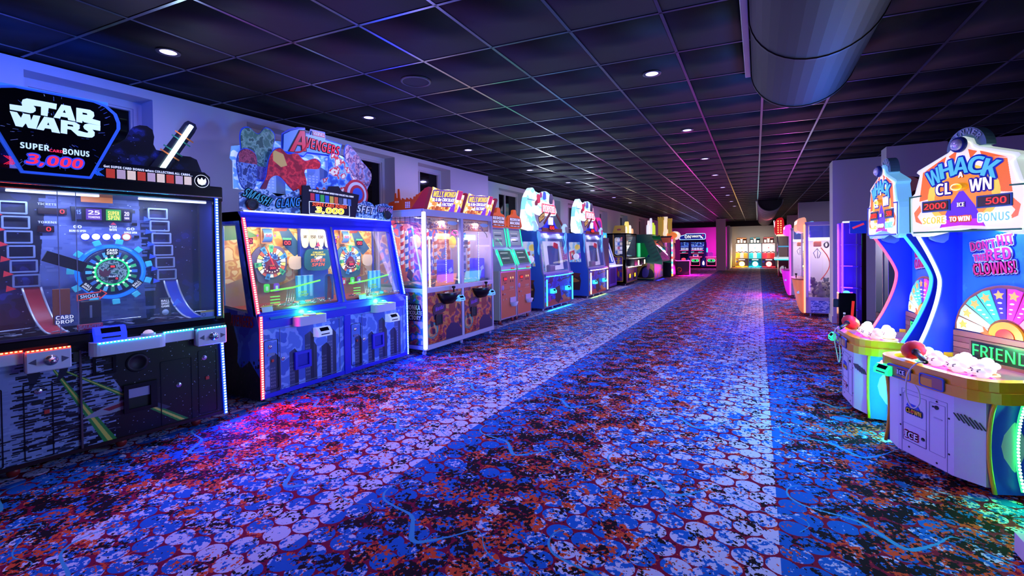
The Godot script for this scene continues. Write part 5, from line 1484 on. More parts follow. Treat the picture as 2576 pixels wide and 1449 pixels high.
# ---------------------------------------------------------------- two orange ticket kiosks
func redeemers() -> void:
	var t := thing("ticket_kiosk", "orange redeem kiosk beside the candy pusher, its left edge hidden", "kiosk", Vector3(-4.668, 0, -7.93), 90, "")
	var org := mt("e07a48", 0.4)
	var cream := mt("dcd0b8", 0.45)
	casters(t, [0.08, 0.62], [-0.06, -0.5], "8a2020", 0.05)
	add(t, "lower_cabinet", box(0.7, 1.02, 0.6, 0.006), cream, Vector3(0.35, 0.61, -0.31))
	add(t, "front_door", box(0.66, 0.98, 0.014, 0.004), org, Vector3(0.355, 0.61, -0.006))
	add(t, "door_trim", rframe(0.02, 0.115, 0.69, 1.105, 0.02, 0.01), mt("b8a0c8", 0.3, 0.4), Vector3(0, 0, 0.006))
	add(t, "door_seam", box(0.6, 0.003, 0.004), mt("8a4428", 0.5), Vector3(0.35, 0.72, 0.002))
	digits(t, "000", 0.22, 0.95, 0.004, 0.14, 0.08, 0.8)
	add(t, "ticket_mouth", box(0.08, 0.014, 0.008, 0.002), mt("402018", 0.4), Vector3(0.23, 0.86, 0.004))
	add(t, "fan_vent", lathe([0.0, 0.003, 0.05, 0.003, 0.055, 0.0], 24), mt("b898c8", 0.5), Vector3(0.12, 0.77, 0.002), Vector3(90, 0, 0))
	lock(t, 0.2, 0.63, 0.004, 0.018)
	add(t, "red_knob", lathe([0.0, 0.01, 0.018, 0.008, 0.02, 0.0], 16), mt("b02830", 0.4), Vector3(0.12, 0.63, 0.002), Vector3(90, 0, 0))
	for x in [0.12, 0.26]:
		add(t, "cam_latch", box(0.035, 0.03, 0.008, 0.003), mt("d8a890", 0.4), Vector3(x, 0.52, 0.004))
	for x in [0.46, 0.56]:
		add(t, "coin_lamp", lathe([0.0, 0.006, 0.02, 0.004, 0.024, 0.0], 16), mt("ffd070", 0.4, 0.0, 0.8), Vector3(x, 0.96, 0.002), Vector3(90, 0, 0))
		add(t, "coin_cup", lathe([0.0, 0.004, 0.022, 0.004, 0.026, 0.0], 16), mt("8a4c38", 0.4), Vector3(x, 0.89, 0.002), Vector3(90, 0, 0))
	add(t, "lettering", text("TICKET", 0.18, 0.045, 0.003), mt("e8c8a8", 0.5), Vector3(0.5, 0.75, 0.003))
	add(t, "rule_line", box(0.22, 0.006, 0.003), mt("e8c8a8", 0.5), Vector3(0.5, 0.7, 0.003))
	add(t, "tray_plate", box(0.24, 0.14, 0.02, 0.004), mt("cfc0dc", 0.4), Vector3(0.53, 0.47, 0.01))
	add(t, "ticket_tray", join([[lathe([0.08, -0.09, 0.12, 0.0, 0.11, 0.0, 0.07, -0.08], 18, PI), T(Vector3(0.53, 0.44, 0.02), Vector3.ZERO, Vector3(1.1, 1, 0.9))]]), mt("e4d8ec", 0.35))
	# upper part: two screens in a glowing green surround
	add(t, "upper_cabinet", prof([-0.6, 1.12, 0.02, 1.12, 0.02, 1.2, -0.14, 1.58, -0.2, 1.62, -0.27, 2.06, -0.6, 2.06], 0.66), mt("d8dce0", 0.35), Vector3(0.355, 0, 0))
	var a1 := atan2(0.16, 0.38)
	for q in [[1.4, -0.058, 0.3, a1, "506458"], [1.83, -0.235, 0.34, 0.158, "8c9894"]]:
		var tr := Transform3D(Basis.from_euler(Vector3(-q[3], 0, 0)), Vector3(0.355, q[0], q[1] + 0.012))
		var s := add(t, "screen", box(0.48, q[2], 0.012, 0.002), mt(q[4], 0.08, 0.0, 0.45))
		s.transform = tr
		add(s, "screen_bezel", rframe(-0.27, -q[2] / 2 - 0.03, 0.27, q[2] / 2 + 0.03, 0.03, 0.016), mt("9aa0b0", 0.3, 0.3), Vector3(0, 0, 0.01))
		for x in [-0.29, 0.29]:
			add(s, "glow_edge", box(0.025, q[2] + 0.06, 0.02, 0.005), mt("20ff90", 0.3, 0.0, 1.6), Vector3(x, 0, 0.01))
		for i in 4:
			add(s, "screen_line", box(0.32 - 0.05 * (i % 2), 0.02, 0.003), mt("c8d0b0" if i % 2 == 0 else "2c4448", 0.3, 0.0, 0.3), Vector3(-0.03, 0.1 - i * 0.06, 0.007))
	for s in [-1.0, 1.0]:
		area(t, Vector3(0.355 + 0.3 * s, 1.6, -0.05), Vector3(0.6 * s, -0.4, 1), 0.05, 0.7, "20ff90", 0.3)
	add(t, "green_ledge", box(0.64, 0.02, 0.06, 0.005), mt("30f0a0", 0.3, 0.0, 0.8), Vector3(0.355, 1.135, 0.0))
	add(t, "scan_pad", box(0.12, 0.03, 0.07, 0.006), mt("e85848", 0.4, 0.0, 0.3), Vector3(0.5, 1.16, 0.015))
	# orange top sign, its mascot left off
	var sg := soft([0.05, 2.06, 0.66, 2.06, 0.66, 2.22, 0.6, 2.32, 0.45, 2.36, 0.42, 2.46, 0.3, 2.46, 0.26, 2.36, 0.1, 2.32, 0.05, 2.22], 3)
	add(t, "top_sign", prism(sg, 0.06), mt("e86418", 0.4, 0.0, 0.25), Vector3(0, 0, -0.22))
	for q in [["REDEEM", 2.245], ["MACHINE", 2.165]]:
		sign_text(t, q[0], 0.355, q[1], -0.216, 0.46, 0.062, mt("e8e4f4", 0.4, 0.0, 0.5), mt("2a1418", 0.5), 0.01)
	add(t, "sign_strip", box(0.5, 0.035, 0.006, 0.002), mt("141014", 0.4), Vector3(0.355, 2.095, -0.217))
	add(t, "lettering", text("COIN / CARD / CHIP", 0.44, 0.02, 0.003), mt("f0ecf8", 0.5, 0.0, 0.4), Vector3(0.355, 2.095, -0.213))
	copy_of(t, Vector3(-4.668, 0, -8.66), "orange redeem kiosk fully in view, beside the blue sea themed crane")

# ---------------------------------------------------------------- two sea themed cranes with big lit toppers
func sea_crane(label: String, at: Vector3, glow, under) -> void:
	var t := thing("crane_machine", label, "arcade machine", at, 90)
	var W := 1.86
	casters(t, [0.12, 0.7, 1.3, 1.72], [-0.1, -0.7], "c0c4d0", 0.035)
	var blue := mt("2c62c8", 0.4)
	var im := img(220, 150, "2848d0")
	blots(im, ["1c30c0", "2848e0", "2c60d8", "301c78"], 0.02, 61)
	fill(im, [0, 1, 0, 0.84, 0.3, 0.78, 0.6, 0.9, 0.8, 0.82, 1, 0.88, 1, 1], "b8503c")
	fill(im, [0.38, 0.4, 0.55, 0.34, 0.62, 0.8, 0.5, 0.98, 0.38, 0.86], "4c2430")
	fill(im, [0.62, 0.74, 0.74, 0.68, 0.82, 0.84, 0.72, 0.94], "c0703c")
	fill(im, [0.12, 0.66, 0.2, 0.6, 0.24, 0.8, 0.16, 0.86], "a838a0")
	fill(im, [0.05, 0.18, 0.3, 0.12, 0.3, 0.16, 0.05, 0.22], "301c50")
	fill(im, [0.66, 0.12, 0.95, 0.08, 0.95, 0.12, 0.66, 0.16], "301c50")
	var side := [-0.75, 0.08, -0.01, 0.08, -0.01, 0.88, -0.05, 1.0, -0.17, 2.04, -0.75, 2.04]
	var hole := [-0.66, 1.13, -0.24, 1.13, -0.29, 1.75, -0.66, 1.76]
	add(t, "lower_cabinet", box(W - 0.02, 0.78, 0.72, 0.006), blue, Vector3(W / 2, 0.47, -0.38))
	add(t, "lower_print", prism([0.04, 0.1, W - 0.06, 0.1, W - 0.06, 0.84, 0.04, 0.84], 0.006), pic(im, 0.35), Vector3(0, 0, -0.012))
	for x in [0.012, W - 0.012]:
		var s := add(t, "side_wall", prof(side, 0.024, [hole]), blue, Vector3(x, 0, 0))
		add(s, "side_window", prof(hole, 0.004), glass(0.05))
		add(s, "edge_trim", prof([-0.03, 0.08, 0.0, 0.08, 0.0, 0.88, -0.04, 1.0, -0.16, 2.04, -0.2, 2.04, -0.08, 1.0, -0.03, 0.88], 0.03), mt("7a90c0", 0.3, 0.5))
	# treasure chest print on the side
	var chm := add(t, "chest_print", prof([-0.66, 0.26, -0.3, 0.26, -0.26, 0.55, -0.3, 0.72, -0.62, 0.72], 0.004), mt("4c2c24", 0.5), Vector3(-0.004, 0, 0))
	add(chm, "treasure_print", prof(soft([-0.62, 0.52, -0.5, 0.64, -0.4, 0.6, -0.3, 0.54, -0.45, 0.5], 3), 0.004), mt("c88838", 0.4), Vector3(-0.004, 0, 0))
	add(chm, "lid_print", prof([-0.6, 0.68, -0.34, 0.66, -0.26, 0.78, -0.5, 0.8], 0.004), mt("7c3c30", 0.5), Vector3(-0.004, 0, 0))
	# curved lit shelf with button domes
	var arc := [0.0, -0.02, W - 0.04, -0.02]
	for i in 11:
		var q := 1.0 - i / 10.0
		arc.append_array([(W - 0.04) * q, 0.04 + 0.06 * sin(PI * q)])
	add(t, "control_shelf", prism(arc, 0.05), mt("6c68c8", 0.3), Vector3(0.02, 0.88, 0), Vector3(90, 0, 0))
	var lp := []
	for i in 11:
		var q := i / 10.0
		lp.append(Vector3(0.02 + (W - 0.04) * q, 0.87, 0.05 + 0.06 * sin(PI * q)))
	add(t, "shelf_light", tube(lp, 0.012, 6), mt(glow, 0.3, 0.0, 2.4))
	area(t, Vector3(W / 2, 0.85, 0.13), Vector3(0, -0.5, 1), W, 0.04, glow, 0.6)
	for x in [0.5, 1.5]:
		dome_button(t, Vector3(x, 0.88, 0.03), "f4f8ff", 0.05, "e0e4f0", 1.0)
		card_reader(t, Vector3(x - 0.05, 0.43, 0.0), "40e8ff", 0.2, 1.3, 0.12)
	for x in [0.05, 1.78]:
		add(t, "tube_light", tube([Vector3(x, 0.14, 0.05), Vector3(x, 0.8, 0.05)], 0.02, 8), mt(glow, 0.3, 0.0, 2.0))
	area(t, Vector3(W / 2, 0.05, 0.0), Vector3(0, -1, 0.8), W - 0.3, 0.04, under, 0.5)
	# glazed sloping front, white inside
	var tr := Transform3D(Basis.from_euler(Vector3(-0.11, 0, 0)), Vector3(W / 2, 1.42, -0.1))
	var gf := add(t, "glass_frame", prism([-0.9, -0.5, 0.9, -0.5, 0.84, 0.5, -0.84, 0.5], 0.02, [rr(-0.84, -0.45, 0.84, 0.42, 0.04)]), mt("b8c4ec", 0.3, 0.3))
	gf.transform = tr
	var gl := add(t, "front_glass", box(1.68, 0.9, 0.004), glass(0.04))
	gl.transform = tr
	var inf := add(t, "inner_frame", prism([-0.42, -0.42, 0.78, -0.42, 0.68, 0.36, -0.44, 0.36], 0.02, [rr(-0.2, -0.3, 0.6, 0.24, 0.05)]), mt("e8ecfc", 0.4, 0.0, 0.4))
	inf.transform = tr.translated_local(Vector3(0, 0, -0.12))
	add(t, "inner_window", box(0.9, 0.66, 0.01), mt("3058a8", 0.15), Vector3(W / 2 + 0.2, 1.38, -0.3))
	var bi := img(128, 96, "a8d8f4")
	blots(bi, ["5cb8f0", "a8dcf8", "e0f4ff", "f4fcff"], 0.03, 64)
	fill(bi, [0.1, 0.5, 0.35, 0.45, 0.4, 0.7, 0.15, 0.75], "e04858")
	specks(bi, 30, 0.0, 0.5, 1.0, 1.0, ["f0f4ff", "405080", "d0b060"], 3, 9)
	add(t, "back_panel", prism([0.03, 0.9, W - 0.03, 0.9, W - 0.03, 2.0, 0.03, 2.0], 0.01), pic(bi, 0.4, 0.35), Vector3(0, 0, -0.72))
	add(t, "playfield", box(W - 0.06, 0.03, 0.66), mt("e8ecf8", 0.3), Vector3(W / 2, 0.93, -0.38))
	add(t, "reel_guard", box(0.36, 0.2, 0.12, 0.03), mt("8c90a8", 0.4), Vector3(0.68, 1.05, -0.12))
	for q in [["f0d048", 0.36, 1.6, 0.09], ["7038c0", 0.62, 1.32, 0.1], ["f4f4ff", 0.25, 1.3, 0.1]]:
		add(t, "inner_lamp", ball(q[3], 1.0, 12), mt(q[0], 0.3, 0.0, 0.5), Vector3(q[1], q[2], -0.5))
	for x in [0.5, 1.35]:
		area(t, Vector3(x, 1.95, -0.36), Vector3(0, -1, 0.1), 0.7, 0.2, "d0f0ff", 1.5)
	add(t, "red_flag", prism(rr(0.55, 1.72, 0.82, 1.86, 0.03), 0.02), mt("d83040", 0.4), Vector3(0, 0, -0.1), Vector3(0, 0, -10))
	# header with score, gable roof board
	add(t, "header", box(W - 0.1, 0.14, 0.5, 0.01), mt("8070d0", 0.35), Vector3(W / 2 - 0.03, 1.96, -0.44))
	add(t, "plank_strip", box(1.3, 0.1, 0.02, 0.003), mt("8c5038", 0.5), Vector3(W / 2, 2.06, -0.17))
	add(t, "gable_board", prism(soft([0.2, 2.06, 0.45, 2.15, 0.62, 2.3, 0.72, 2.4, 1.0, 2.4, 1.1, 2.3, 1.28, 2.15, 1.55, 2.06], 3), 0.03), mt("2038e0", 0.35, 0.0, 0.25), Vector3(0, 0, -0.19))
	add(t, "white_plate", prism(rr(0.68, 2.2, 0.98, 2.4, 0.02), 0.01), mt("f4f8ff", 0.4, 0.0, 0.8), Vector3(0, 0, -0.17))
	digits(t, "4546", 0.84, 2.12, -0.15, 0.34, 0.14, 0.85)
	for s in [-1.0, 1.0]:
		add(t, "plank_gable", box(0.5, 0.075, 0.02, 0.004), mt("6c3a28", 0.5), Vector3(0.93 + s * 0.4, 2.36, -0.14), Vector3(0, 0, s * -36))
		# wave brackets
		add(t, "wave_board", prism(soft([0.0, 2.02, 0.18, 2.02, 0.22, 2.12, 0.1, 2.24, -0.06, 2.26, -0.16, 2.18, -0.06, 2.2, 0.02, 2.14], 3), 0.03), mt("a8e0f8", 0.3, 0.0, 0.6), Vector3(0.85 - s * 0.98, 0, -0.2), Vector3(0, 0 if s > 0 else 180, 0))
		add(t, "scroll_board", prism(soft([-0.06, 2.0, 0.06, 1.98, 0.1, 1.86, 0.02, 1.72, 0.08, 1.6, 0.14, 1.52, 0.05, 1.4, -0.06, 1.5, -0.02, 1.7, -0.08, 1.86], 3), 0.02), mt("58b8e8", 0.3, 0.0, 0.35), Vector3(0.85 - s * 0.86, 0, -0.12), Vector3(0, 0 if s > 0 else 180, 0))
	sign_text(t, "DIZZY", 0.12, 2.36, -0.1, 0.34, 0.11, mt("f0c860", 0.4, 0.0, 0.4), mt("5c2c28", 0.5), 0.035, 0.0, 24.0)
	# tall lit topper: white and pale blue boards of different heights, red edged title
	var ti := img(96, 160, "f0faff")
	blots(ti, ["f8fdff", "f8fdff", "c8f0fc", "8cdcf4"], 0.02, 67)
	var tm := pic(ti, 0.3, 1.0)
	add(t, "topper_board", prism(soft([-0.545, 2.06, -0.526, 2.523, -0.437, 2.824, -0.266, 3.001, -0.192, 3.063, -0.081, 3.086, 0.054, 3.002, 0.114, 2.898, 0.125, 2.811, 0.021, 2.747, -0.05, 2.5, 0.1, 2.25, 0.2, 2.06], 2), 0.12), tm, Vector3(0, 0, -0.24))
	add(t, "topper_board", prism(soft([-0.003, 2.6, 0.0, 2.8, 0.06, 3.01, 0.26, 2.99, 0.5, 3.01, 0.692, 3.08, 0.917, 3.05, 1.2, 2.94, 1.29, 2.77, 1.45, 2.54, 1.25, 2.46, 0.73, 2.44, 0.3, 2.45], 2), 0.1), tm, Vector3(0, 0, -0.26))
	for q in [["e02838", 0.24, 2.84, 0.1], ["2858a8", 0.62, 2.95, 0.09], ["1c1c30", 1.05, 2.9, 0.12], ["e8b0a8", 1.18, 2.82, 0.07], ["8a2c30", 0.12, 2.74, 0.07], ["b03c68", 0.4, 2.95, 0.06]]:
		add(t, "topper_patch", prism(soft([-q[3], -q[3], q[3], -q[3] * 0.8, q[3] * 0.8, q[3], -q[3] * 0.7, q[3]], 3), 0.01), mt(q[0], 0.4, 0.0, 0.35), Vector3(q[1], q[2], -0.245))
	add(t, "title_frame", rframe(0.4, 2.5, 1.26, 2.74, 0.02, 0.01), mt("d82838", 0.4, 0.0, 0.6), Vector3(0, 0, -0.222))
	sign_text(t, "POPEYE", 0.83, 2.62, -0.225, 0.74, 0.18, mt("fff4f4", 0.4, 0.0, 1.0), mt("d82838", 0.4, 0.0, 0.6), 0.016)
	add(t, "hatch_line", box(0.4, 0.014, 0.01), mt("2c6c8c", 0.4), Vector3(-0.2, 2.78, -0.235))
	area(t, Vector3(0.4, 2.6, -0.1), Vector3(0, 0, 1), 0.9, 0.7, "dcf6ff", 2.2)

func sea_cranes() -> void:
	sea_crane("blue sea themed crane next to the orange kiosks, lit cyan below, tall glowing white topper", Vector3(-4.65, 0, -10.07), "40e0ff", "20c8ff")
	sea_crane("second blue sea themed crane, lit cream and yellow along its shelf, farther from the kiosks", Vector3(-4.591, 0, -13.225), "fff0c8", "c8ff60")

# ---------------------------------------------------------------- farther machines on the left
func far_left() -> void:
	# slim pink arch machine, mostly hidden
	var p := thing("arch_machine", "slim machine with a pink lit arch on top, half hidden past the sea cranes", "arcade machine", Vector3(-4.75, 0, -15.35), 90)
	add(p, "cabinet", box(0.7, 1.9, 0.6, 0.01), mt("38285c", 0.4), Vector3(0.38, 0.97, -0.35))
	add(p, "foot_plate", box(0.6, 0.03, 0.5), mt("14141c", 0.5), Vector3(0.38, 0.015, -0.35))
	add(p, "arch_board", prism(soft([0.0, 1.92, 0.0, 2.35, 0.12, 2.6, 0.36, 2.66, 0.6, 2.6, 0.72, 2.35, 0.72, 1.92], 3), 0.12), mt("e03080", 0.35, 0.0, 0.7), Vector3(0, 0, -0.3))
	add(p, "arch_face", prism(soft([0.12, 2.0, 0.12, 2.34, 0.2, 2.5, 0.36, 2.55, 0.52, 2.5, 0.6, 2.34, 0.6, 2.0], 3), 0.01), mt("7c3aa8", 0.35, 0.0, 0.4), Vector3(0, 0, -0.29))
	digits(p, "500", 0.36, 2.08, -0.28, 0.26, 0.14, 0.8)
	area(p, Vector3(0.36, 2.3, -0.26), Vector3(0, 0, 1), 0.6, 0.5, "ff50c0", 0.8)
	# small white and blue crane
	var c := thing("small_crane", "small white and blue crane machine with a violet lower door, beside the black crane", "arcade machine", Vector3(-5.016, 0, -16.6), 90)
	add(c, "cabinet", box(1.25, 0.76, 0.7, 0.01), mt("6848c8", 0.35), Vector3(0.65, 0.43, -0.36))
	add(c, "foot_plate", box(1.1, 0.05, 0.6), mt("14141c", 0.5), Vector3(0.65, 0.025, -0.36))
	add(c, "front_door", rframe(0.28, 0.12, 1.12, 0.78, 0.03, 0.012), mt("7c58e0", 0.3), Vector3(0, 0, 0.0))
	add(c, "door_print", prism([0.32, 0.15, 1.08, 0.15, 1.08, 0.74, 0.32, 0.74], 0.004), mt("503098", 0.4), Vector3(0, 0, -0.004))
	add(c, "shelf", box(1.5, 0.05, 0.3, 0.015), mt("f0f4ff", 0.3, 0.0, 0.7), Vector3(0.68, 0.845, 0.05))
	area(c, Vector3(0.68, 0.82, 0.22), Vector3(0, -0.3, 1), 1.4, 0.05, "d8e8ff", 0.8)
	var tr := Transform3D(Basis.from_euler(Vector3(-0.28, 0, 0)), Vector3(0.62, 1.36, -0.16))
	var gf := add(c, "glass_frame", prism([-0.56, -0.5, 0.6, -0.5, 0.5, 0.5, -0.5, 0.5], 0.03, [rr(-0.45, -0.42, 0.46, 0.42, 0.05)]), mt("dce8ff", 0.3, 0.0, 0.3))
	gf.transform = tr
	add(c, "window", prism([-0.46, -0.43, 0.47, -0.43, 0.47, 0.43, -0.46, 0.43], 0.01), mt("2858c8", 0.12, 0.0, 0.15)).transform = tr.translated_local(Vector3(0, 0, -0.02))
	add(c, "slide_bar", box(0.05, 0.75, 0.02, 0.008), mt("f4f8ff", 0.3, 0.0, 0.8)).transform = tr.translated_local(Vector3(0.25, 0, -0.01))
	add(c, "body_back", box(1.1, 1.05, 0.35, 0.01), mt("a8c8f0", 0.4), Vector3(0.62, 1.4, -0.53))
	add(c, "bubble_sign", prism(soft([-0.1, 1.86, -0.08, 2.05, 0.1, 2.16, 0.3, 2.1, 0.52, 2.14, 0.56, 1.92, 0.3, 1.82], 3), 0.1), mt("30c0f0", 0.3, 0.0, 0.8), Vector3(0.1, 0, -0.22))
	add(c, "sign_patch", prism(soft([0.05, 1.9, 0.08, 2.04, 0.26, 2.04, 0.28, 1.9], 3), 0.02), mt("a8f090", 0.3, 0.0, 0.7), Vector3(0.2, 0, -0.2))
	add(c, "wave_board", prism(soft([-0.1, 1.9, -0.04, 1.98, 0.0, 1.4, 0.1, 1.3, 0.05, 1.2, -0.12, 1.3, -0.16, 1.7], 3), 0.03), mt("d8f0ff", 0.3, 0.0, 0.7), Vector3(0.0, 0, -0.1))
	# black crane with a tall glazed window and prize shelves seen through its side
	var b := thing("black_crane", "black crane machine with mustard outline stripe and a crown plate on its roof", "arcade machine", Vector3(-4.716, 0, -18.127), 90)
	var blk := mt("0a0a12", 0.35)
	casters(b, [0.1, 1.7], [-0.06, -0.6], "c8ccd8", 0.03)
	add(b, "lower_cabinet", box(1.86, 1.0, 0.8, 0.01), blk, Vector3(0.93, 0.57, -0.405))
	var sw := [-0.79, 0.1, 0.0, 0.1, 0.0, 2.14, -0.79, 2.14]
	var wh := [-0.46, 1.3, -0.38, 1.25, -0.14, 1.25, -0.14, 1.98, -0.42, 1.98, -0.46, 1.92]
	add(b, "side_wall", prof(sw, 0.03, [wh]), blk, Vector3(0.015, 0, 0))
	add(b, "side_wall", prof(sw, 0.03), blk, Vector3(1.845, 0, 0))
	add(b, "roof", box(1.86, 0.05, 0.8), blk, Vector3(0.93, 2.12, -0.4))
	add(b, "back_wall", box(1.8, 1.05, 0.02), mt("c8d8e8", 0.5, 0.0, 0.2), Vector3(0.93, 1.6, -0.78))
	add(b, "side_window", prof(wh, 0.004), glass(0.05), Vector3(0.01, 0, 0))
	var st := [-0.53, 2.1, -0.5, 2.1, -0.48, 2.0, -0.5, 1.28, -0.4, 1.2, -0.16, 1.2, -0.12, 1.16, -0.12, 0.2, -0.14, 0.16, -0.5, 0.16, -0.5, 0.19, -0.15, 0.19, -0.15, 1.15, -0.18, 1.17, -0.41, 1.17, -0.53, 1.26]
	add(b, "outline_stripe", prof(st, 0.004), mt("b89838", 0.4), Vector3(-0.003, 0, 0))
	var im := img(60, 120, "3838a8")
	blots(im, ["2c2c9c", "5c2c78", "2848c0", "8a2c58"], 0.04, 71)
	fill(im, circ(0.55, 0.14, 0.34, 20, 0.1), "b89c40")
	fill(im, circ(0.3, 0.62, 0.2, 16), "b03048")
	fill(im, circ(0.55, 0.72, 0.13, 16), "c0a040")
	add(b, "side_print", prof([-0.49, 0.2, -0.16, 0.2, -0.16, 1.14, -0.49, 1.16], 0.004), pic(im, 0.4), Vector3(-0.003, 0, 0))
	for r in 4:
		add(b, "prize_shelf", box(0.5, 0.012, 0.3), mt("e8ecf4", 0.3), Vector3(0.3, 1.3 + r * 0.17, -0.3))
		for i in 3:
			add(b, "prize_box", box(0.1, 0.12, 0.08, 0.008), mt(["f0f0f8", "e8d8c0", "5078c8", "f4f4fc", "c86078"][(r * 3 + i) % 5], 0.4, 0.0, 0.3), Vector3(0.12, 1.37 + r * 0.17, -0.22 - i * 0.1))
	add(b, "front_frame", prism([0.0, 1.08, 1.86, 1.08, 1.86, 2.14, 0.0, 2.14], 0.03, [[0.13, 1.18, 1.74, 1.18, 1.74, 2.03, 0.13, 2.03]]), blk)
	add(b, "front_glass", box(1.62, 0.86, 0.005), glass(0.05), Vector3(0.93, 1.6, -0.02))
	add(b, "hanging_sign", prism(soft([-0.3, 0.0, -0.3, 0.14, 0.3, 0.14, 0.3, 0.0, 0.0, -0.06], 3), 0.02), mt("e84030", 0.4, 0.0, 0.5), Vector3(0.8, 1.86, -0.3))
	add(b, "claw", lathe([0.0, 0.1, 0.05, 0.1, 0.1, 0.0, 0.08, -0.08, 0.06, 0.0, 0.0, 0.04], 8), mt("d8dce8", 0.2, 0.7), Vector3(0.8, 1.5, -0.4))
	add(b, "claw_cord", tube([Vector3(0.8, 1.6, -0.4), Vector3(0.8, 2.0, -0.4)], 0.01, 5), mt("40404c", 0.4))
	for i in 5:
		add(b, "prize_box", box(0.2, 0.1, 0.14, 0.01), mt(["e0e8f8", "68c0e0", "3c48a0", "f0f0f8", "80d8c0"][i], 0.4, 0.0, 0.2), Vector3(0.3 + i * 0.3, 1.17, -0.25), Vector3(0, 20 * i, 8))
	area(b, Vector3(0.9, 2.07, -0.35), Vector3(0, -1, 0.1), 1.4, 0.3, "d8f4ff", 1.6)
	for x in [0.9, 2.05]:
		var bx := add(b, "control_box", box(0.9, 0.3, 0.3, 0.02), blk, Vector3(x - 0.05, 0.93, 0.1))
		add(bx, "lit_grip", box(0.2, 0.2, 0.03, 0.02), mt("fff0d0", 0.4, 0.0, 1.3), Vector3(0.25, -0.02, 0.15))
		add(bx, "box_lid", box(0.86, 0.012, 0.26, 0.004), mt("f4ecdc", 0.3, 0.0, 0.6), Vector3(0, 0.156, 0))
	led(b, Vector3(0.1, 0.75, 0.06), Vector3(2.5, 0.75, 0.06), Vector3(0, 0, 1), "f4f0ff", 2.0, 0.9, 0.04, 0.08)
	var di := img(120, 90, "5c3080")
	blots(di, ["48288c", "703890", "343098", "884080"], 0.03, 74)
	fill(di, soft([0.3, 0.2, 0.4, 0.1, 0.5, 0.2, 0.62, 0.08, 0.7, 0.2, 0.64, 0.6, 0.5, 0.5, 0.38, 0.62]), "a85860")
	add(b, "front_print", prism([0.1, 0.14, 1.83, 0.14, 1.83, 0.69, 0.1, 0.69], 0.006), pic(di, 0.35), Vector3(0, 0, 0.004))
	add(b, "print_edge", rframe(0.08, 0.12, 1.85, 0.71, 0.03, 0.006), mt("b89838", 0.4), Vector3(0, 0, 0.008))
	for x in [0.5, 1.35]:
		add(b, "ticket_mouth", box(0.24, 0.28, 0.03, 0.01), mt("100c10", 0.4), Vector3(x, 0.33, 0.015))
		add(b, "lit_flap", box(0.22, 0.16, 0.015, 0.005), mt("ffd820", 0.4, 0.0, 1.0), Vector3(x, 0.38, 0.035))
	add(b, "crown_plate", prof([-0.55, 2.15, -0.02, 2.15, -0.02, 2.46, -0.45, 2.46], 0.03), mt("c0a830", 0.4), Vector3(0.02, 0, -0.0))
	add(b, "crown_mark", prof([-0.34, 2.26, -0.2, 2.26, -0.18, 2.34, -0.24, 2.3, -0.27, 2.36, -0.3, 2.3, -0.36, 2.34], 0.004), mt("8c3048", 0.4), Vector3(0.003, 0, 0))
	for q in [[0.3, 0.3, 0.22, "fff0f0"], [0.65, 0.36, 0.28, "fff4d8"], [0.95, 0.5, 0.5, "ffe070"], [1.35, 0.4, 0.36, "fff8e8"], [1.7, 0.3, 0.22, "ffb070"]]:
		add(b, "lit_topper", prism(soft([-0.17, 0.0, -0.17, q[2] * 0.8, 0.0, q[2], 0.17, q[2] * 0.85, 0.17, 0.0], 3), 0.1), mt(q[3], 0.35, 0.0, 0.9), Vector3(q[0], 2.16, -0.15))
	area(b, Vector3(1.0, 2.4, -0.03), Vector3(0, 0, 1), 1.4, 0.4, "fff0c0", 0.9)
	# green boat shaped machine, its long side towards the camera
	var g := thing("boat_machine", "green boat shaped machine with sloping glazed front and a purple print on its side", "arcade machine", Vector3(-4.95, 0, -21.15), 90)
	var gr := mt("1c7858", 0.35)
	var sideo := [-0.5, 0.06, 0.75, 0.06, 0.75, 0.8, 1.12, 0.75, 1.12, 0.9, 0.7, 1.9, 0.62, 2.14, -0.5, 2.16]
	var win := [-0.1, 1.1, 0.55, 1.1, 0.3, 1.75, -0.1, 1.75]
	add(g, "side_wall", prof(sideo, 0.05, [win]), gr, Vector3(0.03, 0, 0))
	add(g, "side_wall", prof(sideo, 0.05), gr, Vector3(2.1, 0, 0))
	add(g, "hull", box(2.05, 0.74, 1.2, 0.02), gr, Vector3(1.06, 0.44, 0.14))
	add(g, "foot_plate", box(1.9, 0.07, 1.1), mt("14141c", 0.5), Vector3(1.06, 0.035, 0.14))
	add(g, "back_wall", box(2.0, 1.3, 0.05), mt("30d890", 0.5, 0.0, 0.2), Vector3(1.06, 1.5, -0.45))
	add(g, "roof", box(2.05, 0.06, 1.1), gr, Vector3(1.06, 2.12, 0.05))
	add(g, "glow_pillar", box(0.3, 0.7, 0.05), mt("60ffb0", 0.4, 0.0, 0.6), Vector3(0.3, 1.45, 0.0))
	area(g, Vector3(1.0, 2.05, 0.0), Vector3(0, -1, 0.1), 1.4, 0.4, "58ffb0", 1.5)
	var tg := Transform3D(Basis.from_euler(Vector3(-0.4, 0, 0)), Vector3(1.06, 1.4, 0.9))
	add(g, "sloping_frame", prism([-1.02, -0.55, 1.02, -0.55, 1.02, 0.55, -1.02, 0.55], 0.05, [[-0.85, -0.45, 0.85, -0.45, 0.85, 0.4, -0.85, 0.4]]), gr).transform = tg
	add(g, "sloping_glass", box(1.8, 0.95, 0.005), glass(0.1)).transform = tg
	for i in 6:
		add(g, "hull_plank", prof([0.62, 1.9 - i * 0.17, 0.72, 1.88 - i * 0.17, 0.5 + 0.0 * i, 1.74 - i * 0.17, 0.4, 1.76 - i * 0.17], 0.02), mt("18604c", 0.4), Vector3(-0.005, 0, 0.02 + 0.06 * i))
	var pi := img(110, 100, "b8a838")
	blots(pi, ["c8b840", "b09c30"], 0.05, 77)
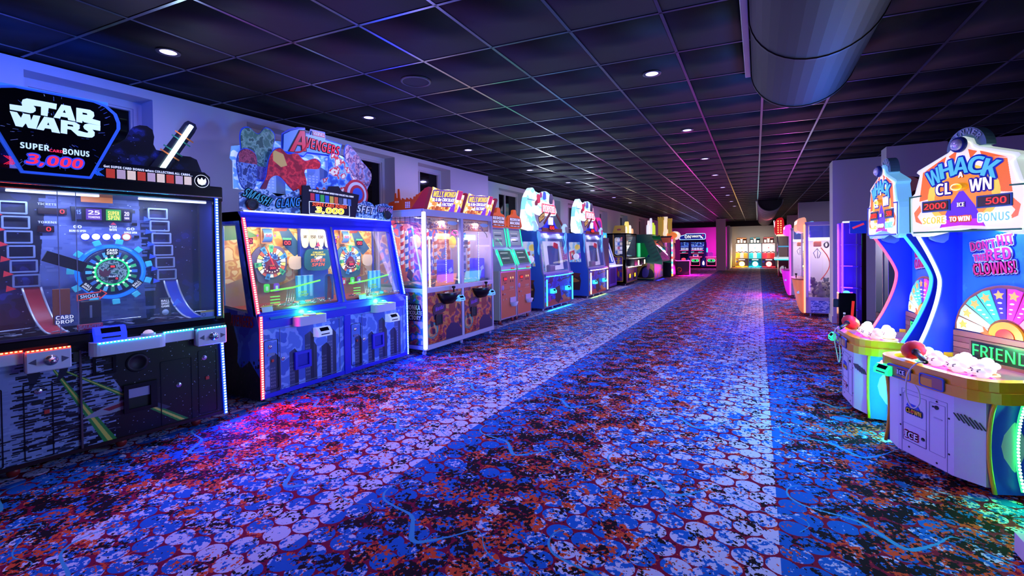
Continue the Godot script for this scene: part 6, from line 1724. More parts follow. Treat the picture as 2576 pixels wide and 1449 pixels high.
	fill(pi, soft([0.05, 0.8, 0.2, 0.45, 0.35, 0.3, 0.6, 0.25, 0.75, 0.4, 0.95, 0.6, 0.95, 0.95, 0.05, 0.95]), "101024")
	fill(pi, soft([0.3, 0.9, 0.3, 0.5, 0.5, 0.35, 0.7, 0.5, 0.6, 0.9]), "5858b0")
	fill(pi, soft([0.55, 0.4, 0.62, 0.12, 0.75, 0.02, 0.76, 0.3, 0.68, 0.5]), "c05090")
	add(g, "side_print", prof([0.0, 0.1, 0.73, 0.1, 0.73, 0.76, 0.0, 0.9], 0.006), pic(pi, 0.4), Vector3(0.003, 0, 0))
	var fi := img(100, 60, "5060d0")
	blots(fi, ["4858d8", "8858c0", "d86878", "e89068"], 0.04, 79, 0, 0.4)
	add(g, "front_print", prism([0.05, 0.1, 2.08, 0.1, 2.08, 0.74, 0.05, 0.74], 0.01), pic(fi, 0.4), Vector3(0, 0, 0.752))
	area(g, Vector3(1.0, 0.05, 0.8), Vector3(0, -1, 0.6), 1.8, 0.05, "3050ff", 0.8)
	for q in [[0.3, 0.45, "f0f4ff"], [0.5, 0.66, "fff0f0"], [0.75, 0.5, "f0f4ff"], [1.0, 0.8, "e8e8ff"], [1.5, 0.6, "d0f040"], [1.75, 0.5, "c0e838"]]:
		add(g, "lit_topper", prism(soft([-0.1, 0.0, -0.11, q[1] * 0.8, 0.0, q[1], 0.11, q[1] * 0.8, 0.1, 0.0], 3), 0.08), mt(q[2], 0.35, 0.0, 0.8), Vector3(q[0], 2.15, 0.45))
	for q in [[0.5, "2038a0"], [0.8, "30a060"], [1.1, "c8d0e0"]]:
		add(g, "prize_figure", lathe([0.0, 0.3, 0.05, 0.28, 0.06, 0.2, 0.03, 0.16, 0.08, 0.1, 0.08, 0.0], 10), mt(q[1], 0.4), Vector3(q[0] - 0.3, 0.9, 0.45))
	# castle coin machine with a rainbow lamp post at its corner
	var k := thing("castle_machine", "dark castle themed machine with gold towers and a rainbow lamp strip down its corner", "arcade machine", Vector3(-3.903, 0, -24.0), 90)
	add(k, "lower_cabinet", box(1.3, 0.86, 1.1, 0.01), mt("100c1c", 0.35), Vector3(0.65, 0.46, -0.56))
	add(k, "foot_plate", box(1.2, 0.04, 1.0), mt("14141c", 0.5), Vector3(0.65, 0.02, -0.56))
	for q in [[0.04, -0.04], [1.26, -0.04], [0.04, -1.06], [1.26, -1.06], [0.04, -0.5]]:
		add(k, "corner_post", box(0.06, 1.2, 0.06, 0.005), mt("281848", 0.3, 0.4), Vector3(q[0], 1.47, q[1]))
	add(k, "roof", box(1.34, 0.08, 1.14, 0.01), mt("301850", 0.4), Vector3(0.65, 2.07, -0.55))
	var ri := img(64, 24, "e07048")
	blots(ri, ["d8603c", "e88858", "f0a070"], 0.1, 81)
	for s in [0.0, 1.0]:
		add(k, "roof_band", box(0.02, 0.26, 1.0), mt("d86848", 0.4, 0.0, 0.2), Vector3(0.02 + 1.26 * s, 1.9, -0.55))
	add(k, "front_band", prism([0.0, 1.75, 1.3, 1.75, 1.3, 2.05, 0.0, 2.05], 0.02), mt("f0b048", 0.4, 0.0, 0.3))
	add(k, "front_arch", prism(soft([0.35, 0.95, 0.35, 1.5, 0.65, 1.8, 0.95, 1.5, 0.95, 0.95], 3), 0.02), mt("c89038", 0.4, 0.0, 0.25), Vector3(0, 0, 0.01))
	add(k, "glass_front", box(1.2, 1.1, 0.01), mt("6c5030", 0.15, 0.2), Vector3(0.65, 1.4, -0.06))
	add(k, "side_glass", box(0.005, 1.0, 1.0), glass(0.1), Vector3(0.02, 1.4, -0.55))
	for i in 4:
		add(k, "purple_pole", tube([Vector3(0.2 + 0.2 * i, 0.9, -0.4), Vector3(0.2 + 0.2 * i, 1.8, -0.4)], 0.03, 8), mt(["8030c0", "c89838", "8030c0", "e048a0"][i], 0.3, 0.0, 0.3))
	add(k, "inner_wheel", lathe([0.28, -0.02, 0.32, -0.02, 0.32, 0.02, 0.28, 0.02], 24), mt("e8d8a8", 0.3, 0.3), Vector3(0.5, 1.3, -0.5), Vector3(0, 0, 90))
	area(k, Vector3(0.65, 2.0, -0.5), Vector3(0, -1, 0), 0.9, 0.6, "ffc0ff", 1.0)
	var cols := ["e83040", "ff60c0", "ffffff", "60e0ff", "ffffff", "ff70d0", "40d8ff", "ffffff", "ff4838", "ffffff", "40f0e0", "ffffff", "ff60c0", "ffffff", "60ffc0", "ffb030"]
	for i in 16:
		add(k, "lamp_segment", box(0.14, 0.12, 0.06, 0.01), mt(cols[i], 0.4, 0.0, 1.6), Vector3(0.0, 2.0 - i * 0.126, 0.03))
	area(k, Vector3(-0.02, 1.05, 0.07), Vector3(-0.4, 0, 1), 0.12, 1.9, "ff90e0", 1.4)
	for q in [[-0.35, 0.95, 0.14], [0.1, 0.85, 0.1]]:
		var tw := add(k, "gold_tower", lathe([q[2], 0.0, q[2], q[1] - 0.12, q[2] * 1.15, q[1] - 0.1, q[2] * 1.15, q[1], q[2] * 0.8, q[1], q[2] * 0.8, q[1] - 0.05, 0.0, q[1] - 0.05], 14), mt("d8b048", 0.4, 0.0, 0.35), Vector3(0.2, 2.1, q[0] - 0.2))
		for i in 6:
			add(tw, "battlement", box(0.05, 0.07, 0.05), mt("d8b048", 0.4, 0.0, 0.35), Vector3(cos(TAU * i / 6) * q[2], q[1] + 0.03, sin(TAU * i / 6) * q[2]))
	add(k, "lit_spire", prism(soft([0.2, 2.1, 0.2, 2.45, 0.35, 2.7, 0.55, 2.75, 0.72, 3.15, 0.86, 2.75, 1.1, 2.6, 1.2, 2.3, 1.3, 2.1], 3), 0.2), mt("ffe8d0", 0.35, 0.0, 0.8), Vector3(0, 0, -0.3))
	add(k, "spire_core", prism(soft([0.58, 2.5, 0.62, 2.8, 0.72, 3.05, 0.8, 2.8, 0.84, 2.5], 3), 0.02), mt("7c4828", 0.4), Vector3(0, 0, -0.28))
	for q in [[0.3, 0.24, "f08040"], [0.9, 0.2, "f0a030"], [1.4, 0.3, "fff0e8"]]:
		add(k, "lit_mound", ball(q[1], 0.8, 12), mt(q[2], 0.35, 0.0, 0.7), Vector3(q[0], 2.15, -0.05))
	add(k, "green_roof", prism([0.9, 2.3, 1.2, 2.62, 1.5, 2.3], 0.1), mt("20a080", 0.4, 0.0, 0.3), Vector3(0, 0, -0.2))
	area(k, Vector3(0.7, 2.5, 0.02), Vector3(0, 0.2, 1), 1.0, 0.5, "ffe0b0", 1.0)
	# magenta edged seat box and the dark driving cabinet behind it
	var s := thing("seat_box", "dark box with glowing magenta edges on the carpet beside the castle machine", "game seat", Vector3(-3.72, 0, -26.4), 12)
	add(s, "body", box(0.66, 0.76, 1.1, 0.03), mt("2c0c24", 0.35), Vector3(0, 0.4, 0))
	add(s, "foot_plate", box(0.6, 0.03, 1.0), mt("14141c", 0.5), Vector3(0, 0.015, 0))
	for q in [[Vector3(0, 0.78, 0.55), Vector3(0.68, 0.03, 0.03)], [Vector3(0.34, 0.4, 0.55), Vector3(0.03, 0.76, 0.03)], [Vector3(-0.34, 0.78, 0), Vector3(0.03, 0.03, 1.1)], [Vector3(0.34, 0.78, 0), Vector3(0.03, 0.03, 1.1)]]:
		add(s, "neon_edge", box(q[1].x, q[1].y, q[1].z), mt("ff40b0", 0.3, 0.0, 2.5), q[0])
	add(s, "gold_ring", lathe([0.1, -0.01, 0.13, 0.0, 0.1, 0.01], 16), mt("e8c040", 0.3, 0.5), Vector3(-0.2, 0.3, 0.56), Vector3(90, 0, 0))
	add(s, "red_ball", ball(0.12, 0.7, 12), mt("ff5070", 0.3, 0.0, 0.8), Vector3(0.05, 0.85, 0.2))
	area(s, Vector3(0.2, 0.3, 0.62), Vector3(0.4, -0.6, 1), 0.7, 0.5, "ff20c0", 4.5)
	area(s, Vector3(0.38, 0.4, 0.0), Vector3(1, -0.6, 0), 0.9, 0.6, "ff20c0", 3.0)
	var d := thing("driving_cabinet", "tall dark driving cabinet with neon rings, behind the gold towers", "arcade machine", Vector3(-5.0, 0, -27.6), 90)
	add(d, "cabinet", box(1.1, 2.1, 0.8, 0.02), mt("140c18", 0.35), Vector3(0.55, 1.05, -0.3))
	add(d, "head_box", box(1.2, 1.15, 0.3, 0.06), mt("0c0810", 0.35), Vector3(0.55, 2.62, -0.1))
	add(d, "neon_ring", lathe([0.3, 0.0, 0.36, 0.02, 0.3, 0.04], 28, PI * 1.6), mt("ff7838", 0.3, 0.0, 1.8), Vector3(0.55, 2.6, 0.06), Vector3(90, 60, 0))
	add(d, "neon_sign", box(0.8, 0.1, 0.03, 0.01), mt("d060ff", 0.3, 0.0, 1.6), Vector3(0.55, 3.02, 0.06))

# ---------------------------------------------------------------- the far end of the hall
func build_back() -> void:
	var t := thing("shooting_gallery", "wide shooting gallery with a blue lit ON TARGET sign against the back wall", "arcade machine", Vector3(-3.669, 0, -34.0), 0)
	var dk := mt("0c0814", 0.35)
	var pk := mt("ff4890", 0.3, 0.0, 1.5)
	add(t, "base", box(2.5, 0.12, 1.1, 0.01), dk, Vector3(-0.1, 0.06, -0.5))
	add(t, "back_case", box(1.75, 1.95, 0.3, 0.01), mt("182058", 0.4), Vector3(-0.52, 1.05, -1.0))
	var gi := img(160, 60, "1c2c78")
	blots(gi, ["14205c", "24388c", "3858b8"], 0.05, 91)
	specks(gi, 50, 0, 0.05, 1, 0.4, ["58a8ff", "a8d8ff", "3060d0"], 2, 5)
	for i in 14:
		fill(gi, [0.03 + i * 0.065, 0.72, 0.05 + i * 0.065, 0.66, 0.065 + i * 0.065, 0.72, 0.07 + i * 0.065, 0.95, 0.03 + i * 0.065, 0.95], "e8f0ff")
	fill(gi, [0.02, 0.45, 0.92, 0.45, 0.95, 0.5, 0.92, 0.58, 0.02, 0.58], "5878d8")
	add(t, "target_screen", prism([-1.36, 1.25, 0.27, 1.25, 0.27, 1.86, -1.36, 1.86], 0.02), pic(gi, 0.3, 0.9), Vector3(0, 0, -0.82))
	add(t, "screen_split", box(0.02, 0.62, 0.02), dk, Vector3(-0.67, 1.55, -0.81))
	add(t, "header_beam", prism([-1.38, 1.95, -1.38, 1.87, 0.28, 1.83, 0.28, 1.94], 0.3), dk, Vector3(0, 0, -0.6))
	var sg := [-1.38, 2.06, -1.3, 2.02, 0.3, 2.02, 0.4, 2.1, 0.4, 2.4, 0.32, 2.47, -0.9, 2.47, -0.98, 2.4, -1.38, 2.3]
	add(t, "sign_board", prism(sg, 0.2), mt("1c30b0", 0.35, 0.0, 0.45), Vector3(0, 0, -0.4))
	add(t, "sign_outline", prism(sg, 0.01, [[-1.33, 2.09, -1.28, 2.055, 0.28, 2.055, 0.365, 2.115, 0.365, 2.385, 0.3, 2.435, -0.88, 2.435, -0.95, 2.37, -1.33, 2.27]]), mt("a8d8ff", 0.3, 0.0, 1.6), Vector3(0, 0, -0.39))
	sign_text(t, "ON", -0.8, 2.24, -0.385, 0.4, 0.22, mt("f4f8ff", 0.3, 0.0, 1.5), mt("182070", 0.4), 0.02)
	sign_text(t, "TARGET", -0.28, 2.26, -0.385, 0.56, 0.15, mt("f4f8ff", 0.3, 0.0, 1.5), mt("182070", 0.4), 0.02)
	add(t, "gun_mark", prism([-0.02, 2.3, 0.04, 2.34, 0.24, 2.12, 0.2, 2.08, 0.1, 2.16, 0.04, 2.12, 0.06, 2.22], 0.01), mt("f4f8ff", 0.3, 0.0, 1.4), Vector3(0, 0, -0.38))
	add(t, "target_mark", lathe([0.0, 0.004, 0.07, 0.004, 0.08, 0.0], 18), mt("b02c90", 0.4, 0.0, 0.6), Vector3(0.22, 2.32, -0.39), Vector3(90, 0, 0))
	area(t, Vector3(-0.5, 2.25, -0.3), Vector3(0, 0, 1), 1.7, 0.4, "90b0ff", 2.0)
	for y in [1.24, 1.06]:
		add(t, "pink_rail", box(1.66, 0.03, 0.04), pk, Vector3(-0.53, y, -0.5))
	add(t, "gun_ledge", box(1.66, 0.04, 0.3, 0.005), dk, Vector3(-0.53, 1.02, -0.6))
	for i in 3:
		add(t, "toy_gun", prism([0.0, 0.0, 0.26, 0.05, 0.26, 0.1, 0.0, 0.08, -0.04, -0.03], 0.04), mt("40e0e0", 0.3, 0.0, 0.5), Vector3(-1.2 + i * 0.55, 1.07, -0.46))
	for x in [-0.24, 0.8]:
		add(t, "desk", box(0.72, 0.56, 0.6, 0.02), mt("10061c", 0.35), Vector3(x, 0.44, -0.1))
		add(t, "desk_edge", box(0.78, 0.04, 0.64, 0.01), pk, Vector3(x, 0.79, -0.1))
		add(t, "door_neon", rframe(x - 0.31, 0.18, x + 0.31, 0.7, 0.03, 0.02), pk, Vector3(0, 0, 0.215))
		add(t, "oval_frame", rframe(x - 0.25, 0.44, x + 0.25, 0.66, 0.03, 0.015, 0.1), mt("d8f4ff", 0.3, 0.0, 0.9), Vector3(0, 0, 0.215))
		for d in [-0.12, 0.12]:
			add(t, "green_lamp", box(0.17, 0.1, 0.02, 0.03), mt("20e068", 0.3, 0.0, 1.2), Vector3(x + d, 0.55, 0.21))
		area(t, Vector3(x, 0.45, 0.25), Vector3(0, -0.2, 1), 0.6, 0.5, "ff30b0", 0.8)
	for x in [-0.73, 0.3]:
		add(t, "oval_shield", prism(soft([-0.14, 0.14, -0.16, 0.4, -0.06, 0.68, 0.1, 0.7, 0.16, 0.4, 0.1, 0.14], 3), 0.3), mt("2838b8", 0.35, 0.0, 0.15), Vector3(x, 0, 0.26))
		add(t, "oval_lamp", prism(soft([-0.05, 0.24, -0.07, 0.4, 0.0, 0.54, 0.07, 0.4, 0.05, 0.24], 3), 0.01), mt("ffd8e8", 0.3, 0.0, 1.5), Vector3(x, 0, 0.27))
		add(t, "tall_divider", prism(soft([-0.08, 0.6, -0.06, 1.2, -0.02, 1.8, 0.08, 1.86, 0.12, 1.6, 0.1, 0.6], 3), 0.3), mt("241880", 0.35, 0.0, 0.12), Vector3(x + 0.02, 0, -0.4))
	var wh := add(t, "white_console", box(0.36, 0.2, 0.24, 0.03), mt("e8e0f4", 0.35, 0.0, 0.3), Vector3(-0.24, 0.88, -0.1))
	add(wh, "console_screen", box(0.2, 0.1, 0.01), mt("3050c0", 0.2, 0.0, 0.5), Vector3(0, 0.02, 0.122))
	add(t, "side_console", box(0.36, 0.3, 0.1, 0.02), mt("a030c0", 0.3, 0.0, 0.6), Vector3(0.7, 0.95, -0.2))
	add(t, "cyan_lamp", box(0.1, 0.32, 0.06, 0.02), mt("40d8ff", 0.3, 0.0, 1.2), Vector3(0.5, 1.27, -0.2))
	add(t, "lamp_stem", box(0.04, 0.34, 0.04), dk, Vector3(0.5, 0.95, -0.2))
	area(t, Vector3(0.6, 1.3, -0.9), Vector3(0.4, 0, -1), 0.7, 1.0, "ff20d0", 5.0)
	omni(t, Vector3(0.9, 1.2, -0.75), "ff20d0", 1.6, 0.1)
	# three candy dispensers in their alcove
	var names := ["yellow candy dispenser machine, first of three by the back wall alcove", "turquoise candy dispenser machine, middle of three at the back wall", "red candy dispenser machine, third of three at the back wall"]
	var cols := [["e8b020", "ffc830"], ["18a0a8", "30e8f0"], ["d03040", "ff4048"]]
	for i in 3:
		var m := thing("candy_dispenser", names[i], "arcade machine", Vector3(-1.474 + i * 0.835, 0, -35.8), 0, "candy dispensers at the back wall")
		var c0: String = cols[i][0]
		var c1: String = cols[i][1]
		add(m, "cabinet", box(0.8, 0.52, 0.7, 0.01), mt(c0, 0.35) if i == 1 else mt("6c6078", 0.35), Vector3(0.42, 0.34, -0.36))
		add(m, "neon_base", box(0.8, 0.03, 0.04), mt(c1, 0.3, 0.0, 2.0), Vector3(0.42, 0.06, 0.0))
		add(m, "foot_plate", box(0.7, 0.07, 0.6), mt("14141c", 0.5), Vector3(0.42, 0.035, -0.36))
		add(m, "glow_ring", lathe([0.0, 0.01, 0.17, 0.01, 0.18, 0.0], 28), mt("fff8e8", 0.3, 0.0, 1.5), Vector3(0.43, 0.25, -0.005), Vector3(90, 0, 0))
		add(m, "ring_edge", lathe([0.165, 0.012, 0.19, 0.012, 0.19, 0.0], 28), mt(c1, 0.3, 0.0, 1.4), Vector3(0.43, 0.25, -0.004), Vector3(90, 0, 0))
		add(m, "ring_mark", box(0.05, 0.05, 0.006), mt(c0, 0.4, 0.0, 0.4), Vector3(0.43, 0.25, 0.008))
		add(m, "badge", lathe([0.0, 0.006, 0.06, 0.006, 0.065, 0.0], 16), mt("3038c8", 0.4, 0.0, 0.4), Vector3(0.1, 0.42, -0.005), Vector3(90, 0, 0))
		add(m, "lit_lip", box(0.4, 0.05, 0.05, 0.015), mt("fff8f0", 0.3, 0.0, 1.3), Vector3(0.43, 0.55, 0.02))
		add(m, "lip_arrow", prism([-0.06, 0.5, 0.06, 0.5, 0.0, 0.44], 0.01), mt("40303c", 0.4), Vector3(0.43, 0, 0.01))
		add(m, "cabinet_rim", box(0.81, 0.035, 0.72, 0.006), mt("58402c" if i == 0 else c0, 0.4), Vector3(0.42, 0.615, -0.36))
		for x in [0.03, 0.81]:
			add(m, "glass_post", box(0.02, 1.06, 0.02), mt("e8ecf4", 0.2, 0.5), Vector3(x, 1.16, -0.03))
		add(m, "back_panel", box(0.78, 1.06, 0.02), mt("f8f4f0", 0.5, 0.0, 0.5), Vector3(0.42, 1.16, -0.66))
		add(m, "front_glass", box(0.78, 1.05, 0.006), glass(0.06), Vector3(0.42, 1.16, -0.02))
		add(m, "drum_panel", box(0.76, 0.38, 0.02), mt(c1, 0.4, 0.0, 0.3), Vector3(0.42, 0.83, -0.5))
		add(m, "white_hopper", box(0.22, 0.4, 0.1, 0.03), mt("fff8f0" if i < 2 else "f0704c", 0.4, 0.0, 0.6), Vector3(0.42, 0.83, -0.35))
		for k in 10:
			add(m, "candy_bag", ball(0.05, 0.9, 8), mt(["c8783c", "7c5848", "3c70b8", "e0b0c0", "303848"][(k * 3 + i) % 5], 0.4), Vector3(0.08 + k * 0.075, 1.07 + 0.02 * (k % 3), -0.3))
		add(m, "hang_string", box(0.01, 0.14, 0.01), mt(c0, 0.4), Vector3(0.42, 1.48, -0.3))
		add(m, "hang_heart", ball(0.045, 1.0, 8), mt(c0, 0.4, 0.0, 0.4), Vector3(0.42, 1.38, -0.3))
		add(m, "roof", box(0.825, 0.045, 0.74, 0.006), mt("8a5a28" if i == 0 else c0, 0.4), Vector3(0.42, 1.7, -0.36))
		add(m, "shelf_glow", box(0.8, 0.02, 0.1), mt("fff8f0", 0.4, 0.0, 2.0), Vector3(0.42, 1.67, -0.3))
		area(m, Vector3(0.42, 1.65, -0.3), Vector3(0, -1, 0.1), 0.7, 0.3, "fff4e8", 1.2)
		add(m, "sign_back", prism(rr(0.1, 1.73, 0.74, 2.13, 0.05), 0.06), mt(["8a4820", "1c5868", "7c1c2c"][i], 0.4, 0.0, 0.12), Vector3(0, 0, -0.2))
		for q in [[0.22, 0.22], [0.41, 0.3], [0.61, 0.18]]:
			add(m, "lit_figure", prism([q[0] - 0.07, 1.75, q[0] + 0.07, 1.75, q[0] + 0.07, 1.75 + q[1], q[0], 1.72 + q[1], q[0] - 0.07, 1.75 + q[1]], 0.02), mt("fff4e0", 0.4, 0.0, 1.3), Vector3(0, 0, -0.18))
		add(m, "orange_mark", prism([0.34, 2.06, 0.41, 2.0, 0.48, 2.06, 0.48, 2.1, 0.34, 2.1], 0.01), mt("f09060", 0.4, 0.0, 0.7), Vector3(0, 0, -0.17))
		area(m, Vector3(0.42, 1.95, -0.25), Vector3(0, 0.5, -1), 0.6, 0.3, "fff0d0", 0.6)
		area(m, Vector3(0.42, 0.12, 0.04), Vector3(0, -0.6, 1), 0.7, 0.1, c1, 1.2)
	omni(get_node("candy_dispenser"), Vector3(-0.12, 0.5, 0.1), "ffc020", 0.9, 0.08)

# ---------------------------------------------------------------- hammer games on the right
func hammer_game(label: String, at: Vector3, turn: float, glow, extra_glow, side_glow, head_cols: Array, power: float) -> void:
	var t := thing("hammer_game", label, "arcade machine", at, turn)
	var cx := 0.2085
	var white := mt("d0cce4", 0.35)
	var gold := coat("e0a010", 0.3)
	var blue := mt("1c3ce0", 0.4)
	# console body: white front and chamfers, blue curved flanks, gold trim
	add(t, "body", slab([0.0, 0.0, 0.417, 0.0, 0.56, -0.06, 0.6, -0.2, 0.58, -0.72, -0.163, -0.72, -0.183, -0.2, -0.143, -0.06], 0.56), white, Vector3(0, 0.61, 0))
	for x in [-0.08, 0.5]:
		add(t, "levelling_foot", lathe([0.0, 0.05, 0.02, 0.05, 0.02, 0.02, 0.045, 0.015, 0.045, 0.0], 16), mt("a8aab8", 0.3, 0.6), Vector3(x, 0, -0.3))
		add(t, "levelling_foot", lathe([0.0, 0.05, 0.02, 0.05, 0.02, 0.02, 0.045, 0.015, 0.045, 0.0], 16), mt("a8aab8", 0.3, 0.6), Vector3(x, 0, -0.6))
	for s in [-1.0, 1.0]:
		var fl := SurfaceTool.new()
		fl.begin(Mesh.PRIMITIVE_TRIANGLES)
		for j in 8:
			for i in 6:
				var c := []
				for e in [[0, 0], [1, 0], [1, 1], [0, 1]]:
					var v: float = (j + e[1]) / 8.0
					var u: float = (i + e[0]) / 6.0
					var bend := 0.035 * (4.0 * (v - 0.5) * (v - 0.5))
					c.append(Vector3(cx + s * (0.365 + bend + 0.045 * sin(u * PI / 2)), 0.03 + 0.575 * v, -0.075 - 0.55 * u))
				quad(fl, c[0], c[1], c[2], c[3], Vector3(cx, 0.3, -0.4))
		fl.generate_normals()
		add(t, "flank", fl.commit(), blue)
		var tp := []
		for j in 9:
			var v := j / 8.0
			tp.append(Vector3(cx + s * (0.362 + 0.035 * (4.0 * (v - 0.5) * (v - 0.5))), 0.03 + 0.575 * v, -0.066))
		add(t, "gold_trim", tube(tp, 0.012, 6), gold)
		var lp := []
		for j in 9:
			var v := j / 8.0
			lp.append(Vector3(cx + s * (0.4 + 0.035 * (4.0 * (v - 0.5) * (v - 0.5))), 0.06 + 0.53 * v, -0.2))
		add(t, "flank_light", tube(lp, 0.009, 6), mt(side_glow, 0.3, 0.0, 2.2))
		for i in 26:
			var q: Vector3 = lp[0].lerp(lp[8], (i + 0.5) / 26.0)
			var v := (i + 0.5) / 26.0
			q.x = cx + s * (0.408 + 0.035 * (4.0 * (v - 0.5) * (v - 0.5)))
			add(t, "led_bead", ball(0.009, 1.0, 6), mt(Color(side_glow).lerp(Color.WHITE, 0.6), 0.3, 0.0, 3.0), q)
		area(t, Vector3(cx + s * 0.435, 0.32, -0.2), Vector3(s, 0, 0.5), 0.04, 0.5, side_glow, power * 0.5)
	# front doors, bolts, emblems and speaker slots
	for q in [[0.03, 0.05, 0.375, 0.52], [0.04, 0.14, 0.225, 0.49], [0.04, 0.14, 0.225, 0.27], [0.245, 0.14, 0.36, 0.49]]:
		add(t, "panel_door", rframe(q[0], q[1], q[2], q[3], 0.003, 0.003, 0.004), mt("8c88b0", 0.4), Vector3(0, 0, 0.002))
	for q in [[0.02, 0.46], [0.02, 0.24], [0.09, 0.1], [0.3, 0.08], [0.385, 0.42], [0.385, 0.18], [0.3, 0.505], [0.06, 0.5]]:
		add(t, "bolt", lathe([0.0, 0.003, 0.006, 0.002, 0.007, 0.0], 10), mt("18141c", 0.4), Vector3(q[0], q[1], 0.001), Vector3(90, 0, 0))
	for q in [[0.2, 0.2, 0.012], [0.3, 0.463, 0.014], [0.275, 0.463, 0.006]]:
		add(t, "key_hole", lathe([0.0, 0.001, q[2] * 0.7, 0.001, q[2], 0.004, q[2], 0.0], 14), mt("100c14", 0.3), Vector3(q[0], q[1], 0.001), Vector3(90, 0, 0))
	add(t, "ticket_mouth", box(0.06, 0.008, 0.006, 0.002), mt("b4b0d0", 0.4), Vector3(0.31, 0.39, 0.003))
	for q in [["ICE", 0.11, 0.19, 0.1, 0.045, "2c3090"], ["CLOWN", 0.13, 0.37, 0.12, 0.032, "f0c830"]]:
		sign_text(t, q[0], q[1], q[2], 0.001, q[3], q[4], mt("e8e8f8" if q[0] == "ICE" else q[5], 0.4), mt("b02050" if q[0] == "ICE" else "20309c", 0.4), 0.009)
	add(t, "emblem_nose", ball(0.014, 0.5, 12), mt("d82838", 0.4), Vector3(0.125, 0.37, 0.005))
	add(t, "emblem_cap", prism([0.07, 0.4, 0.18, 0.395, 0.16, 0.42, 0.08, 0.425], 0.004), mt("2c40c8", 0.4), Vector3(0, 0, 0.004))
	var ch := Transform3D(Basis.from_euler(Vector3(0, atan2(0.06, 0.143), 0)), Vector3(0.489, 0.44, -0.028))
	for i in 7:
		var ln := 0.09 - 0.012 * absf(i - 3)
		var o := add(t, "speaker_slot", box(0.007, ln, 0.004, 0.002), mt("10142c", 0.4))
		o.transform = ch * T(Vector3((i - 3) * 0.021, -(i - 3) * 0.004, 0.002), Vector3(0, 0, 35))
	# gold rim in two steps round the playfield
	for q in [[0.05, 0.595, 0.07, 0.0], [0.035, 0.66, 0.07, 0.006]]:
		var g: float = q[0]
		var rim := [-g * 0.6, g, 0.417 + g * 0.6, g, 0.56 + g, -0.05 + g * 0.3, 0.6 + g, -0.2, 0.58 + g, -0.62, -0.163 - g, -0.62, -0.183 - g, -0.2, -0.143 - g, -0.05 + g * 0.3]
		var inn := []
		for i in rim.size() / 2:
			inn.append_array([cx + (rim[2 * i] - cx) * 0.86, -0.28 + (rim[2 * i + 1] + 0.28) * 0.82])
		add(t, "gold_rim", slab(soft(rim, 3), q[2], [soft(inn, 3)] if q[3] > 0 else []), gold, Vector3(0, q[1] + q[2], 0))
	add(t, "playfield", box(0.66, 0.02, 0.5, 0.004), mt("b06c68", 0.35), Vector3(cx, 0.695, -0.3))
	for q in [[-0.02, 0.16], [0.24, 0.4]]:
		var ins := add(t, "wood_insert", prism(rr(q[0], 0.61, q[1], 0.685, 0.015), 0.02), mt("9c6058", 0.45), Vector3(0, 0, 0.058))
		add(ins, "insert_edge", prism(rr(q[0] - 0.008, 0.602, q[1] + 0.008, 0.693, 0.018), 0.01, [rr(q[0], 0.61, q[1], 0.685, 0.015)]), mt("2c48b0", 0.4), Vector3(0, 0, 0.004))
		if q[0] < 0:
			sign_text(ins, "ICE", 0.09, 0.65, 0.002, 0.06, 0.03, mt("e8e8f8", 0.4), mt("303890", 0.4), 0.006)
	card_reader(t, Vector3(-0.05, 0.6, 0.03), "20f090", 0.13, 1.2, power * 0.15)
	# lit heads that pop up through the playfield
	var hp := [[0.02, -0.2], [0.14, -0.15], [0.2, -0.3], [0.3, -0.14], [0.36, -0.28], [0.44, -0.16]]
	for i in 6:
		var hc = head_cols[i % head_cols.size()]
		var h := add(t, "pop_up_head", join([[ball(0.05, 0.8, 14), Vector3(0, 0.035, 0)], [ball(0.032, 0.8, 12), Vector3(-0.04, 0.06, -0.012)], [ball(0.032, 0.8, 12), Vector3(0.04, 0.06, -0.012)], [ball(0.034, 0.8, 12), Vector3(0, 0.08, -0.01)]]), mt(hc, 0.35, 0.0, 0.6), Vector3(hp[i][0], 0.71, hp[i][1]))
		add(h, "nose", ball(0.012, 1.0, 8), mt(Color(hc).lerp(Color("f0a090"), 0.5), 0.3, 0.0, 0.7), Vector3(0, 0.03, 0.05))
		for s in [-1.0, 1.0]:
			add(h, "brow", box(0.026, 0.005, 0.004, 0.001), mt("5c1c50", 0.5), Vector3(s * 0.022, 0.056, 0.042), Vector3(0, 0, s * 25))
			add(h, "eye", ball(0.005, 1.0, 6), mt("3c1440", 0.5), Vector3(s * 0.018, 0.044, 0.046))
		add(h, "mouth", box(0.03, 0.004, 0.004, 0.001), mt("a03060", 0.5), Vector3(0, 0.014, 0.049))
		add(t, "glow_collar", lathe([0.05, 0.0, 0.07, 0.0, 0.066, 0.012, 0.052, 0.012], 18), mt(["40ff70", "ff40e0", "ffe0ff", "ff50d0", "fff0a0", "d050ff"][i], 0.3, 0.0, 1.2), Vector3(hp[i][0], 0.7, hp[i][1]))
	omni(t, Vector3(0.05, 0.84, -0.22), "60ff90", power * 0.08, 0.04)
	omni(t, Vector3(0.25, 0.86, -0.22), "ff70e0", power * 0.1, 0.04)
	# back board
	var bi := img(160, 240, "1c70d8")
	for i in 26:
		fill(bi, circ(rng.randf(), rng.randf(), 0.045, 10, 0.02), "2c80e4")
	add(t, "back_board", prism([-0.1, 0.72, 0.56, 0.72, 0.56, 1.68, -0.1, 1.68], 0.02), pic(bi, 0.4), Vector3(0, 0, -0.6))
	add(t, "board_frame", box(0.78, 0.97, 0.02), blue, Vector3(cx, 1.2, -0.635))
	var red := mt("e02848", 0.4, 0.0, 0.2)
	var rimw := mt("f0e4ec", 0.4)
